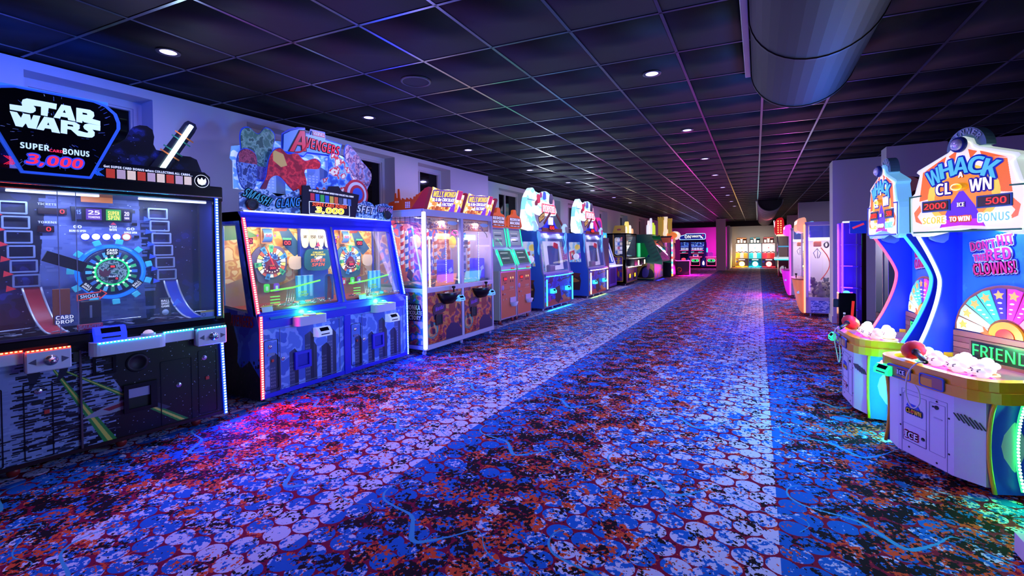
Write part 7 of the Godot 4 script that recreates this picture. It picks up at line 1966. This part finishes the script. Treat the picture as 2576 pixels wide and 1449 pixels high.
	for q in [["DON'T", 0.055, 1.575, 0.17, 0.062, 9.0], ["HIT", 0.205, 1.612, 0.1, 0.075, 9.0], ["THE", 0.035, 1.482, 0.085, 0.05, 7.0], ["RED", 0.16, 1.51, 0.16, 0.085, 7.0], ["CLOWNS!", 0.13, 1.408, 0.28, 0.085, 7.0]]:
		add(t, "warning_back", text(q[0], q[3], q[4], 0.004, 0.0, 0.016), mt("141c50", 0.4), Vector3(q[1], q[2], -0.596), Vector3(0, 0, q[5]))
		sign_text(t, q[0], q[1], q[2], -0.592, q[3], q[4], red, rimw, 0.009, 0.0, q[5], "warning")
	var wc := Vector3(0.225, 0.92, -0.585)
	var half := []
	for i in 25:
		half.append_array([0.37 * cos(PI * i / 24), 0.37 * sin(PI * i / 24)])
	add(t, "wheel_rim", prism(half, 0.03), mt("a86038", 0.3, 0.3), wc)
	for i in 10:
		var a0 := PI * i / 10 + 0.02
		var a1 := PI * (i + 1) / 10 - 0.02
		var wcol = ["e8f4f8", "f0f0ff", "f090d8", "d030d0", "d838d8", "4030c0", "40c8c8", "50d8d0", "b8f0ec", "f0fcf8"][i]
		var w := add(t, "wheel_wedge", prism([0.13 * cos(a0), 0.13 * sin(a0), 0.345 * cos(a0), 0.345 * sin(a0), 0.35 * cos((a0 + a1) / 2), 0.35 * sin((a0 + a1) / 2), 0.345 * cos(a1), 0.345 * sin(a1), 0.13 * cos(a1), 0.13 * sin(a1)], 0.006), mt(wcol, 0.35, 0.0, 0.6), wc + Vector3(0, 0, 0.01))
		var am := (a0 + a1) / 2
		add(w, "wedge_star", prism(circ(0.3 * cos(am), 0.3 * sin(am), 0.036, 10, 0.018, am), 0.003), mt("f0b040", 0.4, 0.0, 0.4), Vector3(0, 0, 0.003))
		for q in [0.175, 0.205, 0.245]:
			add(w, "bulb_print", ball(0.008 + (q - 0.17) * 0.06, 0.5, 8), mt("fff0a0", 0.3, 0.0, 0.8), Vector3(q * cos(am), q * sin(am), 0.003))
	var hub := []
	for i in 17:
		hub.append_array([0.11 * cos(PI * i / 16), 0.11 * sin(PI * i / 16)])
	add(t, "wheel_hub", prism(hub, 0.02), mt("f0a020", 0.3, 0.0, 0.3), wc + Vector3(0, 0, 0.02))
	var hub2 := []
	for i in 17:
		hub2.append_array([0.06 * cos(PI * i / 16), 0.06 * sin(PI * i / 16)])
	add(t, "hub_centre", prism(hub2, 0.01), mt("d83020", 0.3, 0.0, 0.2), wc + Vector3(0, 0, 0.026))
	add(t, "wheel_arrow", prism([0.0, 0.0, 0.09, -0.02, 0.02, 0.05, 0.03, 0.015], 0.008), mt("f06020", 0.4, 0.0, 0.5), wc + Vector3(-0.17, 0.005, 0.02))
	for i in 5:
		add(t, "wood_plank", box(0.68, 0.042, 0.02, 0.003), mt(["8c4c4c", "7c4044", "945054", "804448", "884a4c"][i], 0.45), Vector3(cx, 0.895 - i * 0.044, -0.565))
	add(t, "display_frame", rframe(0.0, 0.715, 0.42, 0.872, 0.014, 0.014), mt("704038", 0.35), Vector3(0, 0, -0.545))
	add(t, "message_display", box(0.4, 0.14, 0.008), mt("06100c", 0.2), Vector3(0.21, 0.793, -0.552))
	add(t, "lit_message", text("FRIENDS", 0.42, 0.085, 0.003, 0.0, 0.0, false), mt("20ff50", 0.4, 0.0, 1.5), Vector3(0.235, 0.795, -0.546))
	# curved wings carrying the light tubes
	var cv := [Vector2(-0.33, 1.66), Vector2(-0.42, 1.51), Vector2(-0.495, 1.355), Vector2(-0.51, 1.26), Vector2(-0.48, 1.11), Vector2(-0.41, 0.92), Vector2(-0.335, 0.765), Vector2(-0.295, 0.69)]
	var wing := [-0.72, 0.69, -0.72, 1.68]
	for v in cv:
		wing.append_array([v.x, v.y])
	wing = [-0.72, 0.69, -0.72, 1.68, -0.33, 1.68]
	var fine := []
	for i in cv.size() - 1:
		for q in 4:
			fine.append(cv[i].cubic_interpolate(cv[i + 1], cv[maxi(i - 1, 0)], cv[mini(i + 2, cv.size() - 1)], q / 4.0))
	fine.append(cv[cv.size() - 1])
	for v in fine:
		wing.append_array([v.x, v.y])
	for s in [-1.0, 1.0]:
		var x: float = cx + s * 0.39
		add(t, "wing", prof(wing, 0.03), blue, Vector3(x, 0, 0))
		var pts := []
		for v in fine:
			pts.append(Vector3(x, v.y, v.x + 0.012))
		add(t, "wing_light", tube(pts, 0.012, 8), mt(glow if s > 0 else extra_glow, 0.3, 0.0, 2.0))
		for i in 4:
			var a: Vector3 = pts[i * 7]
			var b: Vector3 = pts[mini(i * 7 + 7, pts.size() - 1)]
			var d := (b - a).normalized()
			area(t, (a + b) / 2 + Vector3(0, 0, 0.03), Vector3(0, -d.z, d.y) * (-1.0 if -d.y > 0 else 1.0), 0.03, a.distance_to(b), glow if s > 0 else extra_glow, power * 0.12, d)
	area(t, Vector3(cx, 1.66, -0.45), Vector3(0, -1, -0.25), 0.5, 0.12, "3058ff", power * 0.9)
	# tent shaped lit marquee
	var L := [-0.133, 2.159, -0.144, 2.144, -0.118, 2.122, -0.159, 1.984, -0.19, 1.96, -0.203, 1.913, -0.198, 1.681, -0.175, 1.649, -0.126, 1.645, 0.06, 1.685]
	var out := []
	for i in L.size() / 2:
		out.append_array([L[2 * i], L[2 * i + 1]])
	out.append_array([cx, 1.695])
	for i in range(L.size() / 2 - 1, -1, -1):
		out.append_array([2 * cx - L[2 * i], L[2 * i + 1]])
	out.append_array([0.315, 2.249, 0.28, 2.276, 0.264, 2.317, cx, 2.345, 0.153, 2.317, 0.137, 2.276, 0.102, 2.249])
	add(t, "marquee_case", prism(out, 0.1), mt("e8f8f0" if power > 1.5 else "7ac8ff", 0.3, 0.0, 0.55), Vector3(0, 0, -0.28))
	var mi := img(360, 330, "fbeee0")
	fill(mi, [0.12, 0.28, 0.24, 0.24, 0.2, 0.6, 0.08, 0.62], "f07020")
	fill(mi, [0.88, 0.28, 0.76, 0.24, 0.8, 0.6, 0.92, 0.62], "f07020")
	for q in [[0.14, 0.27, 0.36, 0.14, 0.34, 0.22], [0.38, 0.15, 0.46, 0.1, 0.44, 0.22], [0.56, 0.11, 0.64, 0.15, 0.58, 0.22], [0.66, 0.15, 0.88, 0.27, 0.68, 0.22]]:
		fill(mi, q, "f06820")
	fill(mi, circ(0.5, 0.6, 0.33, 40), "f8d040")
	fill(mi, circ(0.27, 0.52, 0.09, 20), "f8d848")
	fill(mi, circ(0.73, 0.52, 0.09, 20), "f8d848")
	fill(mi, circ(0.5, 0.62, 0.26, 40), "f09020")
	fill(mi, [0.5, 0.52, 0.62, 0.72, 0.72, 0.98, 0.28, 0.98, 0.38, 0.72], "5a20d0")
	fill(mi, [0.34, 0.86, 0.66, 0.86, 0.72, 0.98, 0.28, 0.98], "c020c8")
	fill(mi, [0.02, 0.75, 0.09, 0.66, 0.1, 0.74, 0.06, 0.8, 0.12, 0.9, 0.04, 0.86], "f07838")
	fill(mi, [0.98, 0.75, 0.91, 0.66, 0.9, 0.74, 0.94, 0.8, 0.88, 0.9, 0.96, 0.86], "f07838")
	var inn := []
	for i in out.size() / 2:
		inn.append_array([cx + (out[2 * i] - cx) * 0.92, 1.98 + (out[2 * i + 1] - 1.98) * 0.92])
	add(t, "marquee_face", prism(inn, 0.008), pic(mi, 0.3, 0.8), Vector3(0, 0, -0.268))
	var zf := -0.266
	for s in [-1.0, 1.0]:
		add(t, "marquee_line", prism([cx + s * 0.39, 1.68, cx + s * 0.395, 1.95, cx + s * 0.3, 1.955, cx + s * 0.3, 1.965, cx + s * 0.405, 1.962, cx + s * 0.402, 1.68], 0.004), mt("2c9c58" if power > 1.5 else "2858d8", 0.4), Vector3(0, 0, zf))
	add(t, "marquee_line", prism(rr(-0.16, 1.672, 0.577, 1.684, 0.004), 0.004), mt("2c9c58" if power > 1.5 else "2858d8", 0.4), Vector3(0, 0, zf))
	var cy := mt("58d0e8", 0.35, 0.0, 0.6)
	var nb := mt("1838c8", 0.4, 0.0, 0.3)
	for i in 5:
		var a := -0.62 + 0.31 * i
		sign_text(t, "WHACK"[i], cx + 0.33 * sin(a) * 1.02, 1.86 + 0.28 * cos(a), zf, 0.1, 0.115, cy, nb, 0.012, 0.0, -rad_to_deg(a) * 0.55, "title_letter")
	sign_text(t, "A", cx, 2.075, zf, 0.032, 0.038, mt("fff8f0", 0.4, 0.0, 0.8), mt("c83c28", 0.4), 0.003)
	for q in [["CL", -0.125, 0.11], ["WN", 0.13, 0.14]]:
		sign_text(t, q[0], cx + q[1], 1.99, zf, q[2], 0.085, mt("fff8f4", 0.35, 0.0, 0.8), mt("3020b8", 0.4, 0.0, 0.3), 0.01)
	add(t, "title_ball", ball(0.052, 0.6, 20), mt("f0a018", 0.3, 0.0, 0.5), Vector3(cx - 0.005, 1.99, zf))
	for q in [["2000", 0.025, 0.22, 0.85, 0.0], ["500", 0.42, 0.22, 0.62, 0.02]]:
		add(t, "display_bezel", box(q[2], 0.085, 0.01, 0.004), mt("2070b8", 0.35), Vector3(q[1], 1.87, zf))
		digits(t, q[0], q[1], 1.87, zf + 0.002, q[2] - 0.025, 0.065, q[3], q[4])
	sign_text(t, "ICE", cx, 1.865, zf, 0.05, 0.03, mt("f8f4ff", 0.4, 0.0, 0.7), mt("5028b0", 0.4), 0.004)
	for q in [["SCORE", 0.01, 0.17, 0.05, "f8d030"], ["TO WIN", 0.2, 0.14, 0.034, "fff8f0"], ["BONUS", 0.42, 0.19, 0.056, "78d0f0"]]:
		sign_text(t, q[0], q[1], 1.765, zf, q[2], q[3], mt(q[4], 0.35, 0.0, 0.7), mt("fff8f4" if q[4] != "fff8f0" else "b85838", 0.4, 0.0, 0.5), 0.008)
	add(t, "beacon_cup", lathe([0.0, 0.0, 0.045, 0.0, 0.055, 0.01, 0.052, 0.03, 0.04, 0.034], 24), mt("283c90", 0.3, 0.3), Vector3(cx, 2.285, zf), Vector3(90, 0, 0))
	add(t, "beacon", lathe([0.04, 0.03, 0.036, 0.045, 0.02, 0.055, 0.0, 0.058], 24), mt("dce8f8", 0.15, 0.3), Vector3(cx, 2.285, zf), Vector3(90, 0, 0))
	var arch := []
	for i in 17:
		arch.append_array([cx + 0.135 * cos(PI * i / 16), 2.26 + 0.145 * sin(PI * i / 16)])
	add(t, "winner_arch", prism(arch, 0.07), mt("5c8c98", 0.4), Vector3(0, 0, -0.3))
	for i in 6:
		var a := 0.95 - 0.38 * i
		add(t, "winner_letter", text("WINNER"[i], 0.03, 0.04, 0.003), mt("98b8c4", 0.4), Vector3(cx - sin(a) * 0.108, 2.262 + cos(a) * 0.114, -0.296), Vector3(0, 0, rad_to_deg(a)))
	area(t, Vector3(cx, 1.95, -0.24), Vector3(0, -0.15, 1), 0.6, 0.5, "ffe8d0" if power > 1.5 else "2a74ff", 1.1 if power > 1.5 else 18.0)
	for s in [-1.0, 1.0]:
		add(t, "marquee_bracket", prof(soft([-0.5, 1.62, -0.38, 1.62, -0.36, 1.68, -0.36, 1.92, -0.5, 1.92], 3), 0.02), mt("6088a8", 0.4), Vector3(cx + s * 0.33, 0, 0))
	# padded hammer on its cord
	var h := thing("hammer", "red padded hammer with black handle lying on the " + ("nearer" if power > 1.5 else "farther") + " hammer game", "mallet", at + Vector3(0, 0.735, 0).rotated(Vector3.UP, 0), turn)
	add(h, "padded_head", join([[lathe([0.0, -0.085, 0.045, -0.08, 0.062, -0.06, 0.066, 0.0, 0.062, 0.06, 0.045, 0.08, 0.0, 0.085], 12), T(Vector3(0.06, 0.07, -0.06), Vector3(70, 60, 0))]]), mt("d01c20", 0.55))
	add(h, "handle", tube([Vector3(0.12, 0.072, -0.02), Vector3(0.3, 0.045, 0.08)], 0.017, 10), mt("0c1010", 0.4))
	add(h, "collar", tube([Vector3(0.1, 0.074, -0.03), Vector3(0.135, 0.07, -0.012)], 0.026, 12), mt("181818", 0.4))
	var cord := [Vector3(0.3, 0.045, 0.08), Vector3(0.27, 0.03, 0.11), Vector3(0.2, -0.06, 0.11), Vector3(0.15, -0.2, 0.08), Vector3(0.16, -0.28, 0.07), Vector3(0.2, -0.31, 0.07), Vector3(0.245, -0.26, 0.07), Vector3(0.24, -0.18, 0.07), Vector3(0.2, -0.13, 0.07)]
	var cp := []
	for i in cord.size() - 1:
		for q in 4:
			cp.append((cord[i] as Vector3).cubic_interpolate(cord[i + 1], cord[maxi(i - 1, 0)], cord[mini(i + 2, cord.size() - 1)], q / 4.0))
	add(h, "cord", tube(cp, 0.005, 6), mt("d8d4dc", 0.5))

# ---------------------------------------------------------------- claw machines
func claw_machine(called: String, label: String, at: Vector3, body, lamp, n: float) -> Node3D:
	# faces -x; the near side wall is at local x = 0
	var t := thing(called, label, "arcade machine", at, -90)
	var W := 1.1
	var D := 0.95
	casters(t, [-0.1, -W + 0.1], [-0.1, -D + 0.1], "c8ccd8", 0.035)
	var fr := mt("b8a8c4", 0.3)
	add(t, "cabinet", box(W, 0.3, D, 0.01), mt("c4b0c8", 0.4), Vector3(-W / 2, 0.23, -D / 2))
	var im := img(120, 50, "9098d8")
	blots(im, ["6878c8", "a8b4ec", "d8dcf8", "5058a8"], 0.05, 101)
	add(t, "side_print", prof([-D + 0.08, 0.1, -0.1, 0.1, -0.1, 0.36, -D + 0.08, 0.36], 0.01), pic(im, 0.35), Vector3(0.004, 0, 0))
	for q in [[0.0, 0.0], [-W, 0.0], [0.0, -D], [-W, -D]]:
		add(t, "frame_post", box(0.06, 1.98, 0.06, 0.006), fr, Vector3(q[0] + (-0.03 if q[0] == 0.0 else 0.03), 1.07, q[1] + (-0.03 if q[1] == 0.0 else 0.03)))
	add(t, "lamp_post", box(0.035, 1.95, 0.035, 0.008), mt(lamp, 0.3, 0.0, 1.4), Vector3(0.004, 1.06, 0.012))
	area(t, Vector3(0.03, 1.06, 0.04), Vector3(1, 0, 0.8), 0.05, 1.9, lamp, 1.3 * n)
	for y in [0.4, 2.04]:
		add(t, "side_rail", box(0.06, 0.07, D, 0.006), fr, Vector3(-0.03, y, -D / 2))
		add(t, "side_rail", box(0.06, 0.07, D, 0.006), fr, Vector3(-W + 0.03, y, -D / 2))
		add(t, "front_rail", box(W, 0.07, 0.06, 0.006), fr, Vector3(-W / 2, y, -0.03))
	add(t, "roof", box(W, 0.03, D), fr, Vector3(-W / 2, 2.07, -D / 2))
	add(t, "side_glass", box(0.005, 1.6, D - 0.1), glass(0.05), Vector3(-0.02, 1.22, -D / 2))
	add(t, "front_glass", box(W - 0.1, 1.2, 0.005), glass(0.05), Vector3(-W / 2, 1.42, -0.02))
	add(t, "back_wall", box(W, 1.65, 0.02), mt("d0c8d4", 0.5), Vector3(-W / 2, 1.24, -D + 0.02))
	add(t, "far_wall", box(0.02, 1.65, D), mt("d8d0dc", 0.5), Vector3(-W + 0.01, 1.24, -D / 2))
	var bi := img(80, 40, "c89880")
	blots(bi, ["e07858", "c8b8c8", "6078c8", "e8c878", "b83858"], 0.06, 103)
	add(t, "top_print", box(0.006, 0.26, D - 0.16), pic(bi, 0.35, 0.1), Vector3(-0.03, 1.87, -D / 2))
	add(t, "lamp_box", box(W - 0.2, 0.08, D - 0.2, 0.01), mt("fff4f8", 0.4, 0.0, 1.8), Vector3(-W / 2, 1.72, -D / 2))
	area(t, Vector3(-W / 2, 1.67, -D / 2), Vector3.DOWN, W - 0.3, D - 0.3, "fff0f8", 0.7)
	var g := add(t, "claw_carriage", box(0.16, 0.12, 0.14, 0.01), mt("e88030", 0.35), Vector3(-0.3, 1.6, -0.25))
	add(g, "coil_hose", lathe([0.05, -0.02, 0.075, 0.0, 0.05, 0.02], 16), mt("18181e", 0.4), Vector3(0.06, -0.02, -0.16), Vector3(90, 40, 0))
	var cp := []
	for i in 10:
		cp.append(Vector3(0.05 + 0.03 * sin(i * 0.5), -0.08 - i * 0.08, -0.06 - 0.16 * sin(i / 9.0 * PI)))
	add(g, "orange_hose", tube(cp, 0.012, 6), mt("f06030", 0.4, 0.0, 0.2))
	for i in 3:
		var a := TAU * i / 3
		add(g, "claw_finger", tube([Vector3(0, -0.1, 0), Vector3(cos(a) * 0.08, -0.2, sin(a) * 0.08), Vector3(cos(a) * 0.03, -0.32, sin(a) * 0.03)], 0.008, 6), mt("c0c4d8", 0.2, 0.8))
	# rounded console bulging from the front
	var st := SurfaceTool.new()
	st.begin(Mesh.PRIMITIVE_TRIANGLES)
	for j in 6:
		for i in 12:
			var c := []
			for e in [[0, 0], [1, 0], [1, 1], [0, 1]]:
				var v: float = (j + e[1]) / 6.0
				var u: float = (i + e[0]) / 12.0
				var r := 0.07 + 0.15 * pow(v, 0.7)
				c.append(Vector3(-W / 2 - cos(u * PI) * (W / 2 - 0.02), 0.07 + 0.74 * v, r * pow(sin(u * PI), 0.5)))
			quad(st, c[0], c[1], c[2], c[3], Vector3(-W / 2, 0.4, -0.5))
	st.generate_normals()
	var con := add(t, "console", st.commit(), mt(body, 0.3, 0.0, 0.3))
	var top := []
	for i in 13:
		var u := i / 12.0
		top.append_array([-W / 2 - cos(u * PI) * (W / 2 - 0.01), 0.235 * pow(sin(u * PI), 0.5)])
	add(con, "console_top", slab(top, 0.03), mt(Color(body).darkened(0.3), 0.3), Vector3(0, 0.83, 0))
	add(con, "joystick", lathe([0.01, 0.0, 0.01, 0.06, 0.026, 0.07, 0.024, 0.095, 0.0, 0.1], 12), mt("101018", 0.3), Vector3(-0.5, 0.83, 0.14))
	card_reader(t, Vector3(-0.12, 0.5, 0.1), "88a8ff", 0.1, 0.8, 0.0)
	area(t, Vector3(-W / 2, 0.45, 0.26), Vector3(0, -0.25, 1), W, 0.6, body, 1.0 * n)
	var hd := add(t, "head_sign", prof(soft([-0.02, 1.88, 0.1, 1.88, 0.15, 1.95, 0.13, 2.14, 0.08, 2.18, -0.02, 2.17], 3), W * 0.9), mt(lamp, 0.35, 0.0, 0.6), Vector3(-W / 2, 0, 0))
	add(hd, "sign_face", box(W * 0.7, 0.2, 0.02, 0.02), mt("fff4f0", 0.3, 0.0, 1.0), Vector3(0, 2.03, 0.135))
	area(t, Vector3(-W / 2, 2.03, 0.17), Vector3(0, 0, 1), W * 0.7, 0.2, lamp, 0.8 * n)
	return t

func plush(called: String, label: String, at: Vector3, s: float, turn: float, tip: float, col) -> void:
	# teddy: body, head with muzzle, ears, arms and legs as one skin
	var t := thing(called, label, "soft toy", at, turn)
	var r := 0.0
	var list := []
	for q in [[0, 0.3, 0, 0.24, 0.95], [0, 0.66, 0.03, 0.2, 0.9], [0.15, 0.82, 0.0, 0.075, 1.0], [-0.15, 0.82, 0.0, 0.075, 1.0], [0, 0.6, 0.2, 0.1, 0.8], [0.25, 0.38, 0.1, 0.09, 1.5], [-0.25, 0.38, 0.1, 0.09, 1.5], [0.17, 0.1, 0.2, 0.11, 0.9], [-0.17, 0.1, 0.2, 0.11, 0.9], [0.19, 0.11, 0.32, 0.085, 1.0], [-0.19, 0.11, 0.32, 0.085, 1.0]]:
		list.append([ball(q[3], q[4], 20), Vector3(q[0], q[1], q[2])])
	var m := StandardMaterial3D.new()
	var nz := NoiseTexture2D.new()
	nz.width = 128
	nz.height = 128
	nz.seamless = true
	nz.noise = FastNoiseLite.new()
	nz.noise.frequency = 0.12
	m.albedo_color = Color(col)
	m.roughness = 0.95
	m.heightmap_enabled = true
	m.heightmap_texture = nz
	m.heightmap_scale = 1.5
	m.uv1_scale = Vector3(5, 5, 5)
	m.rim_enabled = true
	m.rim = 0.5
	var b := add(t, "fur", join(list), m)
	for x in [-0.07, 0.07]:
		add(t, "eye", ball(0.022, 1.0, 10), mt("0c0808", 0.1), Vector3(x, 0.69, 0.215))
	add(t, "nose", ball(0.035, 0.8, 10), mt("1c1010", 0.3), Vector3(0, 0.63, 0.295))
	t.scale = Vector3.ONE * s
	t.rotation_degrees.x = tip

func build_right() -> void:
	hammer_game("nearer yellow topped hammer game with green-white light tubes and a lit tent shaped sign", Vector3(0.918, 0, -4.344), -60, "d8ffd0", "d8ffd0", "30ff70", ["c8ffe0", "ffe8ff", "fff0f8", "fff4ff", "fffae8", "e8e4ff"], 2.2)
	hammer_game("farther yellow topped hammer game with pale blue light tubes, its sign seen at a slant", Vector3(0.745, 0, -5.64), -85, "40b8ff", "ff5068", "40c0ff", ["d8ffe8", "fff8c8", "e0f8ff", "fffae0", "fff8d8", "ffc8b0"], 1.4)
	var o := claw_machine("claw_machine", "claw machine with an orange lit console and corner post, teddies inside, beside the pillar", Vector3(0.9, 0, -11.75), "ff8850", "ffb070", 1.0)
	claw_machine("claw_machine", "claw machine with a magenta lit console, beyond the orange one", Vector3(0.84, 0, -15.7), "ff20e0", "ff50f0", 2.2)
	claw_machine("claw_machine", "claw machine with a cyan lit frame, between the orange and the magenta ones", Vector3(1.25, 0, -13.9), "60e0ff", "80c8ff", 0.8)
	plush("teddy_bear", "cream teddy leaning forward behind the near glass of the orange claw machine", Vector3(1.18, 0.4, -11.99), 0.46, 20, 25, "d8c8a0")
	plush("teddy_bear", "dark eyed teddy slumped low in the orange claw machine", Vector3(1.55, 0.4, -12.05), 0.42, -10, 35, "d0bc98")
	for i in 9:
		plush("small_plush", "small grey or mauve toy in the heap behind the teddies", Vector3(1.15 + 0.2 * (i % 3), 0.41 + 0.21 * (i / 6), -12.38 - 0.19 * ((i / 3) % 2)), 0.26, 50.0 * i, 20.0, ["8c7890", "6c7088", "a07080"][i % 3])
		get_child(get_child_count() - 1).set_meta("group", "small plush toys in the orange claw machine")
	# basketball game beyond the claws
	var h := thing("hoop_game", "slim game with a red dotted head sign beyond the magenta claw machine", "arcade machine", Vector3(0.85, 0, -25.6), -90)
	add(h, "base", box(1.0, 0.8, 1.0, 0.02), mt("701828", 0.35), Vector3(-0.5, 0.42, -0.5))
	add(h, "foot_plate", box(0.9, 0.03, 0.9), mt("14141c", 0.5), Vector3(-0.5, 0.015, -0.5))
	add(h, "round_badge", prof(soft([-0.35, 0.3, -0.25, 0.15, -0.1, 0.2, -0.05, 0.4, -0.15, 0.55, -0.3, 0.5], 3), 0.02), mt("f0e8f0", 0.35, 0.0, 0.3), Vector3(0.005, 0, 0))
	add(h, "table", box(1.2, 0.08, 1.3, 0.02), mt("e0f4f8", 0.3, 0.0, 0.7), Vector3(-0.5, 0.92, -0.5))
	add(h, "table_edge", box(1.22, 0.04, 1.32, 0.01), mt("40e0e8", 0.3, 0.0, 1.0), Vector3(-0.5, 0.85, -0.5))
	for q in [[0.0, 0.0], [-1.0, 0.0], [0.0, -0.7], [-0.5, 0.0]]:
		add(h, "pole", tube([Vector3(q[0], 0.95, q[1]), Vector3(q[0], 2.05, q[1])], 0.03, 8), mt("c8ccd8", 0.2, 0.7))
	add(h, "cross_bar", box(0.06, 0.06, 0.8), mt("60c0f0", 0.3, 0.0, 0.6), Vector3(0, 1.5, -0.4))
	add(h, "canopy", box(1.1, 0.08, 0.9, 0.02), mt("fff0c8", 0.3, 0.0, 1.0), Vector3(-0.5, 2.06, -0.4))
	var hs := add(h, "head_sign", prof(soft([-0.2, 2.1, 0.1, 2.1, 0.14, 2.5, 0.06, 2.85, -0.2, 2.9, -0.26, 2.5], 3), 0.9), mt("e01c28", 0.35, 0.0, 0.6), Vector3(-0.5, 0, 0))
	for i in 12:
		add(hs, "bulb", ball(0.03, 1.0, 8), mt("ffe890", 0.3, 0.0, 1.2), Vector3(0.455, 2.2 + 0.11 * (i % 6), -0.12 + 0.12 * (i / 6)))
	add(hs, "sign_face", box(0.8, 0.7, 0.02), mt("f0f4ff", 0.35, 0.0, 0.9), Vector3(0, 2.45, 0.13), Vector3(6, 0, 0))
	area(h, Vector3(-0.5, 2.5, 0.2), Vector3(0, 0, 1), 0.8, 0.7, "ff6070", 1.5)
	# violet lit prize tower with its black control box, and the big bear window
	var k := thing("prize_tower", "tall prize machine glowing violet with a black control box, beside the pillar", "arcade machine", Vector3(1.2, 0, -9.0), 0)
	add(k, "plinth", box(0.5, 0.3, 0.5, 0.01), mt("100c18", 0.3), Vector3(0.24, 0.15, -0.25))
	var v := mt("8038ff", 0.3, 0.0, 0.5)
	for q in [[0.0, 0.0], [0.0, -0.45]]:
		add(k, "neon_post", box(0.025, 1.64, 0.025, 0.006), mt("9048ff", 0.3, 0.0, 2.0), Vector3(q[0], 1.12, q[1]))
	add(k, "neon_beam", box(0.24, 0.025, 0.025, 0.006), mt("d8e8ff", 0.3, 0.0, 1.6), Vector3(0.12, 1.95, 0.0))
	add(k, "front_pane", box(0.22, 1.6, 0.006), glass(0.12, "6020ff"), Vector3(0.12, 1.12, -0.01))
	add(k, "back_wall", box(0.25, 1.65, 0.02), mt("7c40e0", 0.4), Vector3(0.12, 1.12, -0.45))
	for i in 4:
		add(k, "prize_shelf", box(0.2, 0.012, 0.3), mt("8860f0", 0.2), Vector3(0.12, 0.5 + i * 0.36, -0.25))
	area(k, Vector3(0.1, 1.15, -0.3), Vector3(-0.4, 0, 1), 0.16, 1.4, "7028ff", 1.6)
	area(k, Vector3(-0.03, 1.1, -0.2), Vector3(-1, 0, -0.5), 0.3, 1.5, "5a30ff", 9.0)
	add(k, "red_column", box(0.06, 1.68, 0.4, 0.006), mt("2c0810", 0.12, 0.2), Vector3(0.28, 1.12, -0.2))
	add(k, "head_screen", box(0.22, 0.2, 0.03, 0.006), mt("1830c0", 0.2, 0.0, 0.6), Vector3(0.2, 1.86, 0.03))
	add(k, "screen_stripe", box(0.16, 0.03, 0.006), mt("e83858", 0.3, 0.0, 0.8), Vector3(0.2, 1.88, 0.048), Vector3(0, 0, 25))
	var cb := add(k, "control_box", box(0.22, 0.54, 0.22, 0.01), mt("08080c", 0.12), Vector3(0.02, 0.55, 0.2))
	add(cb, "button_dome", ball(0.045, 0.6, 14), mt("60e8ff", 0.3, 0.0, 1.5), Vector3(0, 0.275, 0.02))
	add(cb, "side_reader", box(0.07, 0.13, 0.06, 0.008), mt("283058", 0.3), Vector3(-0.14, 0.1, 0.02))
	for i in 3:
		add(cb, "key_print", box(0.03, 0.03, 0.003), mt("e8ecf8", 0.4, 0.0, 0.3), Vector3(-0.04, -0.05 - i * 0.05, 0.112))
	add(cb, "red_strip", box(0.035, 0.4, 0.004), mt("f03028", 0.3, 0.0, 0.7), Vector3(0.06, -0.05, 0.112), Vector3(0, 0, -4))
	var bw := thing("bear_cabinet", "tall white lined cabinet holding one giant bear, between the violet tower and a pillar", "arcade machine", Vector3(1.72, 0, -9.02), 0)
	add(bw, "base", box(0.6, 0.45, 0.5, 0.01), mt("201c28", 0.3), Vector3(0.3, 0.225, -0.26))
	add(bw, "back_wall", box(0.6, 1.3, 0.02), mt("c8c8dc", 0.5), Vector3(0.3, 1.1, -0.5))
	add(bw, "front_pane", box(0.6, 1.3, 0.006), glass(0.05), Vector3(0.3, 1.1, 0.0))
	add(bw, "roof", box(0.6, 0.05, 0.5), mt("c0c0d4", 0.4), Vector3(0.3, 1.78, -0.26))
	for x in [0.01, 0.59]:
		add(bw, "frame_post", box(0.02, 1.35, 0.02), mt("a8a8bc", 0.3, 0.4), Vector3(x, 1.1, -0.01))
	area(bw, Vector3(0.3, 1.74, -0.2), Vector3(0, -1, -0.1), 0.4, 0.3, "f0e8ff", 0.5)
	plush("giant_bear", "giant beige bear sitting in the white lined cabinet", Vector3(2.02, 0.455, -9.27), 0.6, -10, 0, "c8a890")
	# round shouldered maroon board behind the hammer games
	var mb := thing("maroon_topper", "maroon round topped game board standing behind the two hammer games", "arcade machine", Vector3(1.62, 0, -7.6), -50)
	add(mb, "cabinet", box(0.7, 2.05, 0.5, 0.02), mt("283040", 0.4), Vector3(0.15, 1.03, -0.3))
	add(mb, "topper_board", prism(soft([-0.15, 2.06, -0.17, 2.3, -0.05, 2.46, 0.1, 2.45, 0.22, 2.37, 0.34, 2.4, 0.46, 2.28, 0.46, 2.06], 3), 0.08, [soft([0.06, 2.14, 0.05, 2.22, 0.12, 2.28, 0.2, 2.22, 0.2, 2.14], 3)]), mt("781420", 0.35), Vector3(0, 0, -0.1))
	add(mb, "topper_disc", lathe([0.0, 0.02, 0.08, 0.02, 0.09, 0.0], 24), mt("4c0c14", 0.35), Vector3(0.16, 2.16, -0.14), Vector3(90, 0, 0))
